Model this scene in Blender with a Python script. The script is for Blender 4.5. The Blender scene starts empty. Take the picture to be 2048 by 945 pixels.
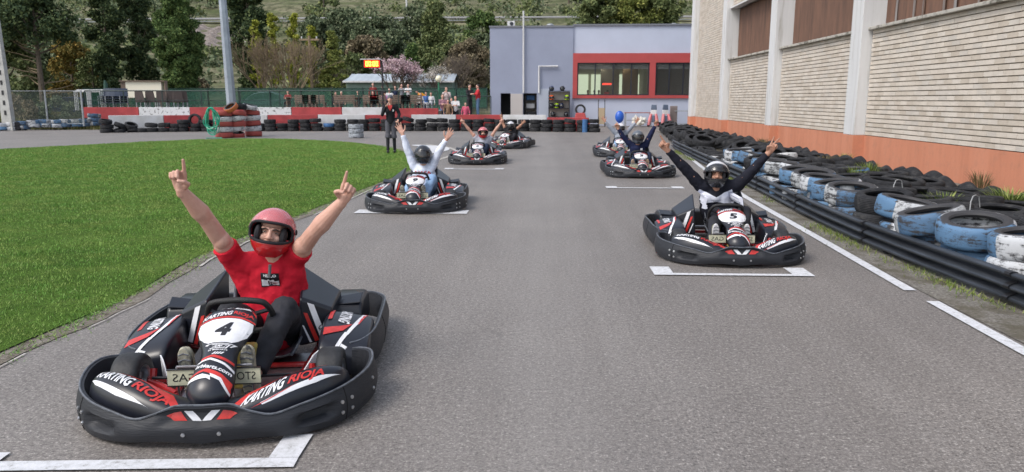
import bpy, bmesh, math, random
import numpy as np
from mathutils import Vector, Matrix, Euler
from mathutils.geometry import tessellate_polygon
R=math.radians; PI=math.pi
SC=bpy.context.scene; COL=SC.collection
random.seed(7); RNG=np.random.default_rng(7)
# ---------------- camera ----------------
FPX,CAMH,VPX,HY=1500.0,1.55,1088.0,200.0
PITCH=math.atan((472.5-HY)/FPX); YAW=math.atan((VPX-1024)/FPX*math.cos(PITCH))
cam=bpy.data.cameras.new('camera'); co=bpy.data.objects.new('camera',cam); COL.objects.link(co)
cam.sensor_width=36; cam.lens=36*FPX/2048; cam.clip_end=2000; cam.clip_start=.05
co.location=(0,0,CAMH); co.rotation_euler=(PI/2-PITCH,0,YAW); SC.camera=co
cam.dof.use_dof=True; cam.dof.focus_distance=4.3; cam.dof.aperture_fstop=cam.lens/4.5
# ---------------- light ----------------
w=bpy.data.worlds.new('World'); SC.world=w; w.use_nodes=True
nt=w.node_tree; bg=nt.nodes['Background']; sky=nt.nodes.new('ShaderNodeTexSky'); sky.sky_type='NISHITA'
SUN_EL,SUN_AZ=R(50),R(-128)     # azimuth measured from +Y towards +X
sky.sun_disc=False; sky.sun_elevation=SUN_EL; sky.sun_rotation=SUN_AZ; sky.dust_density=3; sky.air_density=1.2
hs=nt.nodes.new('ShaderNodeHueSaturation'); hs.inputs['Saturation'].default_value=.55
nt.links.new(sky.outputs[0],hs.inputs['Color']); nt.links.new(hs.outputs[0],bg.inputs[0]); bg.inputs[1].default_value=.15
sl=bpy.data.lights.new('sun','SUN'); sl.energy=.95; sl.angle=R(22); sl.color=(1,.955,.89)
so=bpy.data.objects.new('sun',sl); COL.objects.link(so)
sd=Vector((math.sin(SUN_AZ)*math.cos(SUN_EL),math.cos(SUN_AZ)*math.cos(SUN_EL),math.sin(SUN_EL)))
so.rotation_euler=sd.to_track_quat('Z','Y').to_euler()
SC.view_settings.view_transform='Standard'; SC.view_settings.look='None'; SC.view_settings.exposure=0.62; SC.view_settings.gamma=1
SC.render.engine='CYCLES'
# ---------------- measuring helpers (a pixel of the 2048 px photo -> a point in metres) ----------------
def ray(px,py):
    x=(px-1024)/FPX; y=-(py-472.5)/FPX
    fw=math.cos(PITCH)+y*math.sin(PITCH); up=-math.sin(PITCH)+y*math.cos(PITCH)
    c,s=math.cos(YAW),math.sin(YAW)
    return Vector((x*c-fw*s,fw*c+x*s,up))
def G(px,py,z=0.0):
    r=ray(px,py); t=(z-CAMH)/r.z; return Vector((r.x*t,r.y*t,z))
def D(px,py,Y):
    r=ray(px,py); t=Y/r.y; return Vector((r.x*t,Y,CAMH+r.z*t))
# ---------------- materials ----------------
MATS={}
def srgb(r,g,b): 
    f=lambda c:(c/255/12.92 if c/255<=.04045 else ((c/255+.055)/1.055)**2.4)
    return (f(r),f(g),f(b))
def mat(name,col,rough=.6,metal=0,var=.0,vs=8.0,bump=0.0,bs=60.0,spec=.5,col2=None,coat=0,emit=0,alpha=1,detail=4,trans=0,world=False,stretch=None,thr=None):
    if name in MATS: return MATS[name]
    m=bpy.data.materials.new(name); m.use_nodes=True; n=m.node_tree; L=n.links; b=n.nodes['Principled BSDF']
    b.inputs['Roughness'].default_value=rough; b.inputs['Metallic'].default_value=metal
    b.inputs['Specular IOR Level'].default_value=spec; b.inputs['Coat Weight'].default_value=coat
    b.inputs['Transmission Weight'].default_value=trans
    c=(*col,1); b.inputs['Base Color'].default_value=c
    if emit: b.inputs['Emission Color'].default_value=c; b.inputs['Emission Strength'].default_value=emit
    if alpha<1: b.inputs['Alpha'].default_value=alpha
    tc=n.nodes.new('ShaderNodeTexCoord'); src=tc.outputs['Object']
    if world:
        g=n.nodes.new('ShaderNodeNewGeometry'); src=g.outputs['Position']
    if stretch:
        mp=n.nodes.new('ShaderNodeMapping'); mp.inputs['Scale'].default_value=stretch; L.new(src,mp.inputs[0]); src=mp.outputs[0]
    if var or col2:
        t=n.nodes.new('ShaderNodeTexNoise'); t.inputs['Scale'].default_value=vs; t.inputs['Detail'].default_value=detail; t.inputs['Roughness'].default_value=.65
        L.new(src,t.inputs[0]); r=n.nodes.new('ShaderNodeValToRGB')
        lo,hi=thr or (.35,.65)
        r.color_ramp.elements[0].position=lo; r.color_ramp.elements[1].position=hi
        a=col2 or tuple(max(0,x*(1-var)) for x in col); d=col if col2 else tuple(min(1,x*(1+var)) for x in col)
        r.color_ramp.elements[0].color=(*a,1); r.color_ramp.elements[1].color=(*d,1)
        L.new(t.outputs[0],r.inputs[0]); L.new(r.outputs[0],b.inputs['Base Color'])
        if emit: L.new(r.outputs[0],b.inputs['Emission Color'])
    if bump:
        t2=n.nodes.new('ShaderNodeTexNoise'); t2.inputs['Scale'].default_value=bs; t2.inputs['Detail'].default_value=5; L.new(src,t2.inputs[0])
        bp=n.nodes.new('ShaderNodeBump'); bp.inputs['Strength'].default_value=bump; bp.inputs['Distance'].default_value=.02
        L.new(t2.outputs[0],bp.inputs['Height']); L.new(bp.outputs[0],b.inputs['Normal'])
    MATS[name]=m; return m
# ---------------- object helpers ----------------
def props(o,label=None,cat=None,group=None,kind=None):
    if label:o['label']=label
    if cat:o['category']=cat
    if group:o['group']=group
    if kind:o['kind']=kind
    return o
def empty(name,loc,rz=0,label=None,cat=None,group=None):
    o=bpy.data.objects.new(name,None); o.empty_display_size=.1; COL.objects.link(o); o.location=loc; o.rotation_euler=(0,0,rz)
    return props(o,label,cat,group)
def mesh_obj(name,me,parent=None,loc=None,rot=None):
    o=bpy.data.objects.new(name,me); COL.objects.link(o)
    if parent: o.parent=parent
    if loc is not None:o.location=loc
    if rot is not None:o.rotation_euler=rot
    return o
def newmesh(name,V,F,m=None,smooth=False,sharp=None):
    me=bpy.data.meshes.new(name); me.from_pydata([tuple(v) for v in V],[],[tuple(f) for f in F]); 
    ms=m if isinstance(m,(list,tuple)) else [m]
    for x in ms:
        if x: me.materials.append(x)
    if smooth:
        me.polygons.foreach_set('use_smooth',[True]*len(me.polygons))
        if sharp: 
            try: me.set_sharp_from_angle(angle=R(sharp))
            except Exception: pass
    me.update(); return me
def npmesh(name,V,F,m,smooth=False,matidx=None):
    """V (n,3) F (m,k) numpy"""
    V=np.asarray(V,np.float32); F=np.asarray(F,np.int32); k=F.shape[1]
    me=bpy.data.meshes.new(name); me.vertices.add(len(V)); me.vertices.foreach_set('co',V.ravel())
    me.loops.add(F.size); me.loops.foreach_set('vertex_index',F.ravel())
    me.polygons.add(len(F)); me.polygons.foreach_set('loop_start',np.arange(0,F.size,k,dtype=np.int32)); 
    for x in (m if isinstance(m,(list,tuple)) else [m]): me.materials.append(x)
    if matidx is not None: me.polygons.foreach_set('material_index',np.asarray(matidx,np.int32))
    me.polygons.foreach_set('use_smooth',np.full(len(F),smooth)); me.update(calc_edges=True); me.validate(); return me
class MB:
    def __init__(s): s.V=[];s.F=[]
    def add(s,V,F,M=None):
        b=len(s.V)
        for v in V: s.V.append(tuple(M@Vector(v)) if M is not None else tuple(v))
        for f in F: s.F.append(tuple(i+b for i in f))
        return s
    def box(s,c,d,M=None,rz=0,tp=(1,1)):
        x,y,z=[q/2 for q in d]; tx,ty=tp
        V=[(-x,-y,-z),(x,-y,-z),(x,y,-z),(-x,y,-z),(-x*tx,-y*ty,z),(x*tx,-y*ty,z),(x*tx,y*ty,z),(-x*tx,y*ty,z)]
        F=[(0,3,2,1),(4,5,6,7),(0,1,5,4),(1,2,6,5),(2,3,7,6),(3,0,4,7)]
        T=Matrix.Translation(c)@Matrix.Rotation(rz,4,'Z')
        return s.add(V,F,(M@T) if M is not None else T)
    def tube(s,pts,r,n=8,cap=True,closed=False):
        pts=[Vector(p) for p in pts]; N=len(pts); rs=r if isinstance(r,(list,tuple)) else [r]*N
        V=[];F=[];up=None
        for i,p in enumerate(pts):
            if closed: t=(pts[(i+1)%N]-pts[i-1])
            else: t=(pts[min(i+1,N-1)]-pts[max(i-1,0)])
            if t.length<1e-9: t=Vector((0,0,1))
            t.normalize()
            if up is None: up=Vector((0,0,1)) if abs(t.z)<.9 else Vector((1,0,0))
            a=up-t*up.dot(t)
            if a.length<1e-4: a=t.orthogonal()
            a.normalize(); up=a; b=t.cross(a)
            for k in range(n):
                an=2*PI*k/n; V.append(p+(a*math.cos(an)+b*math.sin(an))*rs[i])
        m=N if closed else N-1
        for i in range(m):
            j=(i+1)%N
            for k in range(n): F.append((i*n+k,i*n+(k+1)%n,j*n+(k+1)%n,j*n+k))
        if cap and not closed: F.append(tuple(range(n-1,-1,-1))); F.append(tuple((N-1)*n+k for k in range(n)))
        return s.add(V,F)
    def lathe(s,prof,n=24,M=None,closed=False,cap=False):
        """prof (r,z) turned about z"""
        V=[];F=[];P=len(prof)
        for k in range(n):
            a=2*PI*k/n
            for r,z in prof: V.append((r*math.cos(a),r*math.sin(a),z))
        for k in range(n):
            q=(k+1)%n
            for i in range(P if closed else P-1):
                j=(i+1)%P; F.append((k*P+i,q*P+i,q*P+j,k*P+j))
        if cap:
            F.append(tuple(k*P for k in range(n-1,-1,-1))); F.append(tuple(k*P+P-1 for k in range(n)))
        return s.add(V,F,M)
    def cyl(s,a,b,r,n=12,r2=None): return s.tube([a,b],[r,r2 if r2 is not None else r],n)
    def prism(s,poly,axis,lo,hi,M=None):
        """extrude a 2D outline; axis 'x': outline in (y,z) ; 'y': (x,z) ; 'z': (x,y)"""
        def q(p,t):
            return {'x':(t,p[0],p[1]),'y':(p[0],t,p[1]),'z':(p[0],p[1],t)}[axis]
        n=len(poly); V=[q(p,lo) for p in poly]+[q(p,hi) for p in poly]
        F=[tuple(range(n))[::-1],tuple(range(n,2*n))]+[(i,(i+1)%n,n+(i+1)%n,n+i) for i in range(n)]
        return s.add(V,F,M)
    def grid(s,fn,nu,nv,closeu=False,closev=False):
        V=[fn(i/(nu if closeu else nu-1),j/(nv if closev else nv-1)) for i in range(nu) for j in range(nv)]
        F=[]
        for i in range(nu if closeu else nu-1):
            for j in range(nv if closev else nv-1):
                a,b=(i+1)%nu,(j+1)%nv; F.append((i*nv+j,a*nv+j,a*nv+b,i*nv+b))
        return s.add(V,F)
    def sph(s,c,r,nu=16,nv=10,M=None):
        rx,ry,rz=r if isinstance(r,(tuple,list)) else (r,r,r)
        V=[(0,0,rz)];F=[]
        for j in range(1,nv):
            e=PI*j/nv
            for i in range(nu): a=2*PI*i/nu; V.append((rx*math.sin(e)*math.cos(a),ry*math.sin(e)*math.sin(a),rz*math.cos(e)))
        V.append((0,0,-rz)); e=len(V)-1
        for i in range(nu): F.append((0,1+i,1+(i+1)%nu)); F.append((e,e-nu+(i+1)%nu,e-nu+i))
        for j in range(nv-2):
            for i in range(nu): a=1+j*nu; F.append((a+i,a+nu+i,a+nu+(i+1)%nu,a+(i+1)%nu))
        T=Matrix.Translation(c)
        if M is not None: T=T@M.to_4x4()
        return s.add(V,F,T)
    def mesh(s,name,m,smooth=False,sharp=40): return newmesh(name,s.V,s.F,m,smooth,sharp)
    def build(s,name,m,parent=None,loc=None,rot=None,smooth=False,sharp=40,bevel=0,seg=2,subd=0,solid=0,label=None):
        me=s.mesh(name,m,smooth,sharp); bm=bmesh.new(); bm.from_mesh(me); bmesh.ops.recalc_face_normals(bm,faces=bm.faces); bm.to_mesh(me); bm.free()
        o=mesh_obj(name,me,parent,loc,rot)
        if solid: 
            q=o.modifiers.new('thickness','SOLIDIFY'); q.thickness=solid; q.offset=-1
        if bevel:
            q=o.modifiers.new('bevel','BEVEL'); q.width=bevel; q.segments=seg; q.limit_method='ANGLE'; q.angle_limit=R(35)
            me.polygons.foreach_set('use_smooth',[True]*len(me.polygons)); q.harden_normals=True
        if subd:
            q=o.modifiers.new('subdivision','SUBSURF'); q.levels=subd; q.render_levels=subd
        if label:o['label']=label
        return o
def spl(pts,t):
    """Catmull-Rom through tuples, t in 0..1 over equal keys"""
    n=len(pts)-1; x=min(max(t,0),1)*n; i=min(int(x),n-1); f=x-i
    p=[pts[max(i-1,0)],pts[i],pts[i+1],pts[min(i+2,n)]]
    return tuple(.5*((2*b)+(-a+c)*f+(2*a-5*b+4*c-d)*f*f+(-a+3*b-3*c+d)*f**3) for a,b,c,d in zip(*p))
def keyspl(keys,t):
    """keys [(t,a,b,..)] smooth interpolation at uneven t"""
    for i in range(len(keys)-1):
        if t<=keys[i+1][0] or i==len(keys)-2:
            f=(t-keys[i][0])/(keys[i+1][0]-keys[i][0]); f=min(max(f,0),1)
            k=[keys[max(i-1,0)],keys[i],keys[i+1],keys[min(i+2,len(keys)-1)]]
            out=[]
            h=k[2][0]-k[1][0]
            for q in range(1,len(k[0])):
                m1=(k[2][q]-k[0][q])/max(k[2][0]-k[0][0],1e-6)*h; m2=(k[3][q]-k[1][q])/max(k[3][0]-k[1][0],1e-6)*h
                f2,f3=f*f,f*f*f
                out.append((2*f3-3*f2+1)*k[1][q]+(f3-2*f2+f)*m1+(-2*f3+3*f2)*k[2][q]+(f3-f2)*m2)
            return out
# copying
KIDS={}
def copy_tree(o,parent=None,swap=None):
    c=o.copy(); COL.objects.link(c); c.parent=parent
    for ch in list(o.children): copy_tree(ch,c)
    return c
# ---------------- lettering and printed shapes laid on curved surfaces ----------------
TXT={}
def text_tris(s,bold=.02,shear=0.0):
    k=(s,bold,shear)
    if k in TXT: return TXT[k]
    cu=bpy.data.curves.new('lettering','FONT'); cu.body=s; cu.offset=bold; cu.shear=shear; cu.resolution_u=3
    o=bpy.data.objects.new('lettering',cu); COL.objects.link(o)
    bpy.context.view_layer.update(); dg=bpy.context.evaluated_depsgraph_get(); me=bpy.data.meshes.new_from_object(o.evaluated_get(dg))
    bm=bmesh.new(); bm.from_mesh(me); bmesh.ops.triangulate(bm,faces=bm.faces)
    V=[(v.co.x,v.co.y) for v in bm.verts]; F=[tuple(v.index for v in f.verts) for f in bm.faces]; bm.free()
    bpy.data.objects.remove(o); bpy.data.meshes.remove(me); bpy.data.curves.remove(cu)
    xs=[v[0] for v in V]; ys=[v[1] for v in V]; x0,x1,y0,y1=min(xs),max(xs),min(ys),max(ys)
    V=[((x-x0)/(x1-x0),(y-y0)/(y1-y0)) for x,y in V]
    TXT[k]=(V,F,(x1-x0)/(y1-y0)); return TXT[k]
def subdiv(V,F,h):
    for _ in range(5):
        bm=bmesh.new(); bv=[bm.verts.new((x,y,0)) for x,y in V]
        for f in F:
            try: bm.faces.new([bv[i] for i in f])
            except ValueError: pass
        ed=[e for e in bm.edges if e.calc_length()>h]
        if not ed: bm.free(); break
        bmesh.ops.subdivide_edges(bm,edges=ed,cuts=1); bmesh.ops.triangulate(bm,faces=bm.faces); bm.verts.index_update()
        V=[(v.co.x,v.co.y) for v in bm.verts]; F=[tuple(v.index for v in f.verts) for f in bm.faces]; bm.free()
    return V,F
def decal(mb,V,F,S,off=.0015,h=.05):
    V,F=subdiv(V,F,h); P=[]
    e=1e-3
    for u,v in V:
        p=Vector(S(u,v)); du=Vector(S(u+e,v))-Vector(S(u-e,v)); dv=Vector(S(u,v+e))-Vector(S(u,v-e)); n=du.cross(dv)
        n=n.normalized() if n.length>1e-12 else Vector((0,0,1)); P.append(p+n*off)
    mb.add(P,F); return mb
def dpoly(mb,poly,S,off=.0012,h=.05):
    T=tessellate_polygon([[Vector((x,y,0)) for x,y in poly]]); return decal(mb,list(poly),[tuple(t) for t in T],S,off,h)
def dtext(mb,s,quad,S,off=.0018,h=.05,bold=.02,shear=0,mirror=False):
    """quad: four (u,v) corners bl,br,tr,tl"""
    V,F,_=text_tris(s,bold,shear); bl,br,tr,tl=quad; W=[]
    for x,y in V:
        if mirror: x=1-x
        W.append(tuple((1-x)*(1-y)*bl[i]+x*(1-y)*br[i]+x*y*tr[i]+(1-x)*y*tl[i] for i in (0,1)))
    return decal(mb,W,F,S,off,h)
def plane_S(o,ux,uy):
    o,ux,uy=Vector(o),Vector(ux),Vector(uy); return lambda u,v:o+ux*u+uy*v
# ---------------- voxel-joined bodies ----------------
def frame_of(d):
    d=Vector(d).normalized(); return d.to_track_quat('Z','Y').to_matrix()
class Blob(MB):
    def cap(s,a,b,ra,rb=None,n=12):
        a,b=Vector(a),Vector(b); rb=ra if rb is None else rb; Q=frame_of(b-a) if (b-a).length>1e-6 else Matrix.Identity(3); L=(b-a).length
        prof=[]
        for k in range(5): e=-PI/2+PI/2*k/4; prof.append((max(ra*math.cos(e),1e-4),ra*math.sin(e)))
        for k in range(5): e=PI/2*k/4; prof.append((max(rb*math.cos(e),1e-4),L+rb*math.sin(e)))
        return s.lathe(prof,n,Matrix.Translation(a)@Q.to_4x4(),cap=True)
    def cone(s,a,b,ra,rb,n=16): return s.tube([a,b],[ra,rb],n)
    def chain(s,pts,rs,n=12):
        for i in range(len(pts)-1): s.cap(pts[i],pts[i+1],rs[i],rs[i+1],n)
        return s
    def out(s,name,m,parent,vox=.01,sm=3,loc=None,label=None):
        me=s.mesh(name,m,True); me.set_sharp_from_angle(angle=PI) if hasattr(me,'set_sharp_from_angle') else None
        bm=bmesh.new(); bm.from_mesh(me); bmesh.ops.recalc_face_normals(bm,faces=bm.faces); bm.to_mesh(me); bm.free()
        o=mesh_obj(name,me,parent,loc)
        q=o.modifiers.new('join','REMESH'); q.mode='VOXEL'; q.voxel_size=vox; q.use_smooth_shade=True
        if sm: q=o.modifiers.new('relax','SMOOTH'); q.factor=.5; q.iterations=sm
        if label:o['label']=label
        return o
# ---------------- shared materials ----------------
m_plastic=mat('black_bumper_plastic',(.009,.010,.014),.5,col2=(.024,.026,.032),var=.35,vs=5,bump=.22,bs=22,spec=.32,stretch=(1,1,7),thr=(.70,.36),detail=8)
m_pod=mat('black_bodywork_plastic',(.014,.016,.024),.3,var=.2,vs=4,spec=.5)
m_edge=mat('scuffed_plastic_edge',(.10,.11,.13),.45,var=.4,vs=20)
m_rub=mat('tyre_rubber',(.016,.016,.018),.75,var=.35,vs=14,bump=.25,bs=40)
m_slick=mat('kart_tyre_rubber',(.02,.021,.024),.6,var=.3,vs=20,bump=.15,bs=60)
m_chrome=mat('rim_metal',(.55,.56,.58),.3,.9)
m_steel=mat('brushed_steel',(.38,.38,.40),.35,.8,var=.2,vs=30)
m_dsteel=mat('dark_metal',(.04,.04,.045),.4,.6)
m_redf=mat('red_painted_frame',(.42,.016,.018),.35,var=.25,vs=12,coat=.3)
m_red=mat('red_print',(.55,.035,.03),.35,var=.15,vs=30)
m_white=mat('white_print',(.74,.75,.79),.38,var=.06,vs=20)
m_black=mat('black_print',(.015,.015,.02),.4)
m_cream=mat('cream_pedal_plate',(.55,.54,.40),.42,var=.12,vs=18)
m_yel=mat('yellowed_fuel_tank',(.55,.43,.12),.35,var=.2,vs=8,trans=.15)
m_lining0=mat('dark_gap',(.004,.004,.005),.9)
m_grip=mat('steering_grip',(.012,.012,.014),.55,bump=.3,bs=200)
# ---------------- kart ----------------
BIB=[(0,-.835,.145,.05,.03),(.08,-.865,.185,.095,.05),(.2,-.83,.235,.108,.055),(.36,-.735,.285,.097,.05),(.5,-.655,.33,.088,.045),(.62,-.60,.36,.108,.045),(.74,-.545,.395,.132,.04),(.86,-.475,.43,.138,.035),(.95,-.395,.455,.125,.03),(1,-.34,.455,.10,.02)]
def bib_S(s,t,inner=0):
    y,z,wd,h=keyspl(BIB,t); y2,z2,_,_=keyspl(BIB,min(t+.02,1)); y1,z1,_,_=keyspl(BIB,max(t-.02,0))
    ty,tz=y2-y1,z2-z1; L=math.hypot(ty,tz) or 1; ny,nz=-tz/L,ty/L
    a=h*(1-abs(s)**2.4)-.03*max(0,abs(s)-.85)
    return (s*wd,y+ny*a,z+nz*a)
def yf(x): return keyspl([(0,-.945),(.2,-.935),(.4,-.87),(.55,-.77),(.66,-.62)],abs(x))[0]
def yr(x): return keyspl([(0,-.78),(.2,-.74),(.4,-.65),(.55,-.585),(.66,-.56)],abs(x))[0]
def zt(x): return keyspl([(0,.175),(.10,.175),(.2,.205),(.33,.25),(.44,.27),(.54,.26),(.60,.22),(.62,.15)],abs(x))[0]
def fair_S(x,v):
    x=max(-.62,min(.62,x)); p=v*PI; a,b=yf(x),yr(x); zb=.12
    return (x,(a+b)/2-(b-a)/2*math.cos(p),zb+(zt(x)-zb)*max(math.sin(p),0)**.75)
FP=[(0,-1.0),(.1,-.998),(.2,-.985),(.32,-.96),(.44,-.905),(.55,-.83),(.64,-.72),(.70,-.58),(.722,-.44),(.70,-.32),(.64,-.26),(.59,-.25)]
RP=[(.575,-.215),(.635,-.16),(.685,-.04),(.708,.12),(.715,.35),(.715,.6),(.70,.8),(.62,.93),(.45,.985),(.2,1.0),(0,1.0)]
def sympath(P,t,front=True):
    """t -1..1"""
    a=abs(t); x,y=spl(P,a if front else 1-a); return (math.copysign(x,t) if t else x,y)
def bump_S(t,v,P=FP,front=True):
    """outer face; v 0 bottom..1 top"""
    x,y=sympath(P,t,front); e=.01
    if abs(t)<e: xa,ya=sympath(P,-e,front); xb,yb=sympath(P,e,front)
    else: xa,ya=sympath(P,t-e if t-e>-1 else -1,front); xb,yb=sympath(P,min(t+e,1),front)
    tx,ty=xb-xa,yb-ya; L=math.hypot(tx,ty) or 1; nx,ny=ty/L,-tx/L
    if not front: nx,ny=-nx,-ny
    ax=abs(x)
    if front:
        top=keyspl([(0,.19),(.12,.19),(.2,.165),(.3,.135),(.42,.155),(.58,.18),(.74,.20)],ax)[0]
        if y>-.55: top+=.02*min(1,(y+.55)/.2)
        bot=.03+.012*math.sin(ax*9)
        dep=0
        k=abs(t)
        u=(k-.40)/.07   # slot
        if abs(u)<1 and .28<v<.72: dep=.045*min(1,(1-abs(u))*3)*min(1,min(v-.28,.72-v)*12)
        if ax<.2 and v>.5: dep=max(dep,.03*min(1,(.2-ax)*16)*min(1,(v-.5)*8))
    else:
        top=.225+.01*math.sin(y*5); bot=.05; dep=0
        if y>.6: top-=.0
    bul=.018*math.sin(PI*v)-.01*v-dep
    return (x+nx*bul,y+ny*bul,bot+(top-bot)*v)
def build_kart():
    root=empty('go_kart',(0,0,0))
    def wall(P,front,name):
        mb=MB(); nt_,nv=(110,14); prof=[]
        ts=[-1+2*i/nt_ for i in range(nt_+1)]; V=[];F=[]
        for t in ts:
            ring=[bump_S(t,j/(nv-1),P,front) for j in range(nv)]
            c=Vector((0,ring[0][1]*.0,0)); o=Vector(ring[-1]); q=Vector(bump_S(t,.0,P,front))
            x,y=sympath(P,t,front); e=.01; xa,ya=sympath(P,max(t-e,-1),front); xb,yb=sympath(P,min(t+e,1),front)
            L=math.hypot(xb-xa,yb-ya) or 1; n=Vector(((yb-ya)/L,-(xb-xa)/L,0)); 
            if not front: n=-n
            top=ring[-1][2]
            inner=[Vector((x,y,top+.006))-n*.005,Vector((x,y,top+.002))-n*.028,Vector((x,y,top-.02))-n*.030,Vector((x,y,(top+ring[0][2])/2))-n*.05,Vector((x,y,ring[0][2]))-n*.035]
            ring=ring+[tuple(p) for p in inner]; k=len(ring); b=len(V); V+=ring
            if b:
                for j in range(k): a2=(j+1)%k; F.append((b-k+j,b+j,b+a2,b-k+a2))
            if t==ts[0]: F.append(tuple(range(k)))
            if t==ts[-1]: F.append(tuple(range(b+k-1,b-1,-1)))
        mb.add(V,F); o=mb.build(name,m_plastic,root,smooth=True,sharp=55)
        # scuffed lip
        lp=MB(); pts=[]
        for t in ts:
            p=Vector(bump_S(t,1,P,front)); pts.append(p+Vector((0,0,.006)))
        lp.tube(pts,.0055,6); lp.build('lip',m_edge,o,smooth=True); return o
    fb=wall(FP,True,'front_bumper'); rb=wall(RP,False,'rear_bumper')
    def bolt(o,S,t,v):
        p=Vector(S(t,v)); du=Vector(S(t+.01,v))-Vector(S(t-.01,v)); dv=Vector(S(t,v+.02))-Vector(S(t,v-.02)); n=du.cross(dv).normalized()
        b=MB().cyl(p-n*.002,p+n*.005,.0095,10); b.cyl(p+n*.004,p+n*.008,.005,6); b.build('bolt',m_chrome,o,smooth=True)
    for t,v in [(-.072,.28),(.072,.28),(-.49,.3),(-.49,.62),(-.525,.3),(-.525,.62),(.49,.3),(.49,.62),(.53,.3),(.53,.62),(.66,.35),(.66,.68)]: bolt(fb,bump_S,t,v)
    for t in (-.508,.508): MB().tube([Vector(bump_S(t,j/10)) for j in range(11)],.0028,5).build('seam',m_lining0,fb)
    for t in (-.62,.62): MB().tube([Vector(bump_S(t,j/10,RP,False)) for j in range(11)],.0028,5).build('seam',m_lining0,rb)
    SF=lambda t,v:bump_S(t,v)
    a=MB(); b=MB()
    for s in (-1,1):
        pl=[(s*.02,.57),(s*.065,.93),(s*.118,.9),(s*.075,.57)]
        if s>0: pl=pl[::-1]
        dpoly(a,[(s*.06,.62),(s*.085,.88),(s*.145,.84),(s*.11,.62)][::-s],SF,.003,.03)
        dpoly(b,[(s*0,.62),(s*.045,.90),(s*.075,.90),(s*.04,.62)][::-s],SF,.0035,.03)
    a.build('red_chevron',m_red,fb); b.build('white_chevron',m_white,fb)
    # front fairing
    ff=MB().grid(lambda u,v:fair_S(-.62+1.24*u,v),70,15).build('front_fairing',m_pod,root,smooth=True)
    ra,wa,ta,tb=MB(),MB(),MB(),MB()
    for s in (-1,1):
        # text runs left to right in the picture, on both pods
        f=lambda x,v:(x,v)
        if s>0:
            dpoly(ra,[(.12,.30),(.17,.52),(.30,.62),(.46,.62),(.52,.56),(.46,.57),(.30,.56),(.20,.42),(.15,.24)][::-1],fair_S,.002,.03)
            dtext(ta,'KARTING',[(.15,.20),(.335,.27),(.345,.50),(.18,.42)],fair_S,.003,.03,.03,.15)
            dtext(tb,'RIOJA',[(.35,.26),(.51,.27),(.51,.43),(.36,.47)],fair_S,.003,.03,.03,.1)
            dpoly(wa,[(.24,.17),(.36,.25),(.50,.31),(.58,.30),(.48,.22),(.36,.18),(.25,.13)][::-1],fair_S,.002,.03)
            dpoly(ra,[(.2,.12),(.24,.16),(.40,.28),(.30,.19)][::-1],fair_S,.0035,.03)
            dtext(wa,'AM-1',[(.42,.68),(.50,.69),(.50,.76),(.42,.75)],fair_S,.003,.03,.03,.1)
        else:
            dpoly(ra,[(-.12,.30),(-.17,.55),(-.30,.66),(-.50,.70),(-.56,.62),(-.50,.62),(-.30,.58),(-.20,.42),(-.15,.24)],fair_S,.002,.03)
            dtext(ta,'KARTING',[(-.56,.40),(-.37,.33),(-.35,.55),(-.55,.60)],fair_S,.003,.03,.03,.15)
            dtext(tb,'RIOJA',[(-.36,.31),(-.18,.22),(-.15,.42),(-.34,.53)],fair_S,.003,.03,.03,.1)
            dpoly(wa,[(-.25,.13),(-.33,.22),(-.52,.32),(-.59,.36),(-.55,.26),(-.42,.18),(-.28,.16)],fair_S,.002,.03)
            dtext(wa,'AM-1',[(-.56,.68),(-.48,.69),(-.48,.76),(-.56,.75)],fair_S,.003,.03,.03,.1)
    dtext(wa,'AM',[(-.035,.62),(.035,.62),(.045,.8),(-.025,.8)],fair_S,.003,.03,.03,.3)
    ra.build('red_stripe',m_red,ff); wa.build('white_stripe',m_white,ff); ta.build('lettering',m_white,ff); tb.build('lettering',m_red,ff)
    # steering fairing (number panel)
    bb=MB().grid(lambda u,v:bib_S(-1+2*u,v),17,40).build('number_panel',m_pod,root,smooth=True,solid=.012)
    wp,rp,tx,tr,bk=MB(),MB(),MB(),MB(),MB()
    dpoly(wp,[(-.55,.575),(.55,.575),(.74,.61),(.93,.68),(.97,.76),(.93,.83),(.5,.855),(0,.862),(-.5,.855),(-.93,.83),(-.97,.76),(-.93,.68),(-.74,.61)],bib_S,.0016,.12)
    dpoly(rp,[(-.97,.835),(-.5,.86),(0,.868),(.5,.86),(.97,.835),(.98,.85),(.5,.876),(0,.884),(-.5,.876),(-.98,.85)],bib_S,.0016,.12)
    dtext(tx,'KARTING',[(-.92,.868),(.12,.896),(.12,.932),(-.92,.905)],bib_S,.0022,.1,.035,.15)
    dtext(tr,'RIOJA',[(.16,.896),(.9,.868),(.9,.905),(.16,.932)],bib_S,.0022,.1,.035,.1)
    for i in range(3): dpoly(wp,[(-.75+i*.25,.955),(-.62+i*.25,.955),(-.5+i*.25,.99),(-.66+i*.25,.99)],bib_S,.0018,.1)
    dpoly(wp,[(.12,.95),(.8,.95),(.75,.985),(.15,.985)],bib_S,.0018,.1)
    dpoly(bk,[(.25,.958),(.5,.965),(.7,.98),(.3,.968)],bib_S,.0026,.1)
    dpoly(rp,[(-.97,.90),(-.85,.93),(-.8,.955),(-.97,.93)],bib_S,.0018,.1); dpoly(rp,[(.97,.90),(.97,.93),(.8,.955),(.85,.93)],bib_S,.0018,.1)
    for q in ([(-.7,.555),(.75,.552),(.75,.56),(-.7,.563)],[(.55,.52),(.62,.52),(.85,.56),(.75,.56)],[(-.62,.545),(-.5,.545),(-.62,.56),(-.7,.56)]): dpoly(wp,q,bib_S,.0018,.1)
    for q in ([(-.45,.50),(.38,.50),(.38,.507),(-.45,.507)],[(-.35,.54),(.55,.54),(.55,.547),(-.35,.547)],[(.34,.50),(.42,.50),(.56,.545),(.49,.545)]): dpoly(wp,q,bib_S,.0018,.1)
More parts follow.
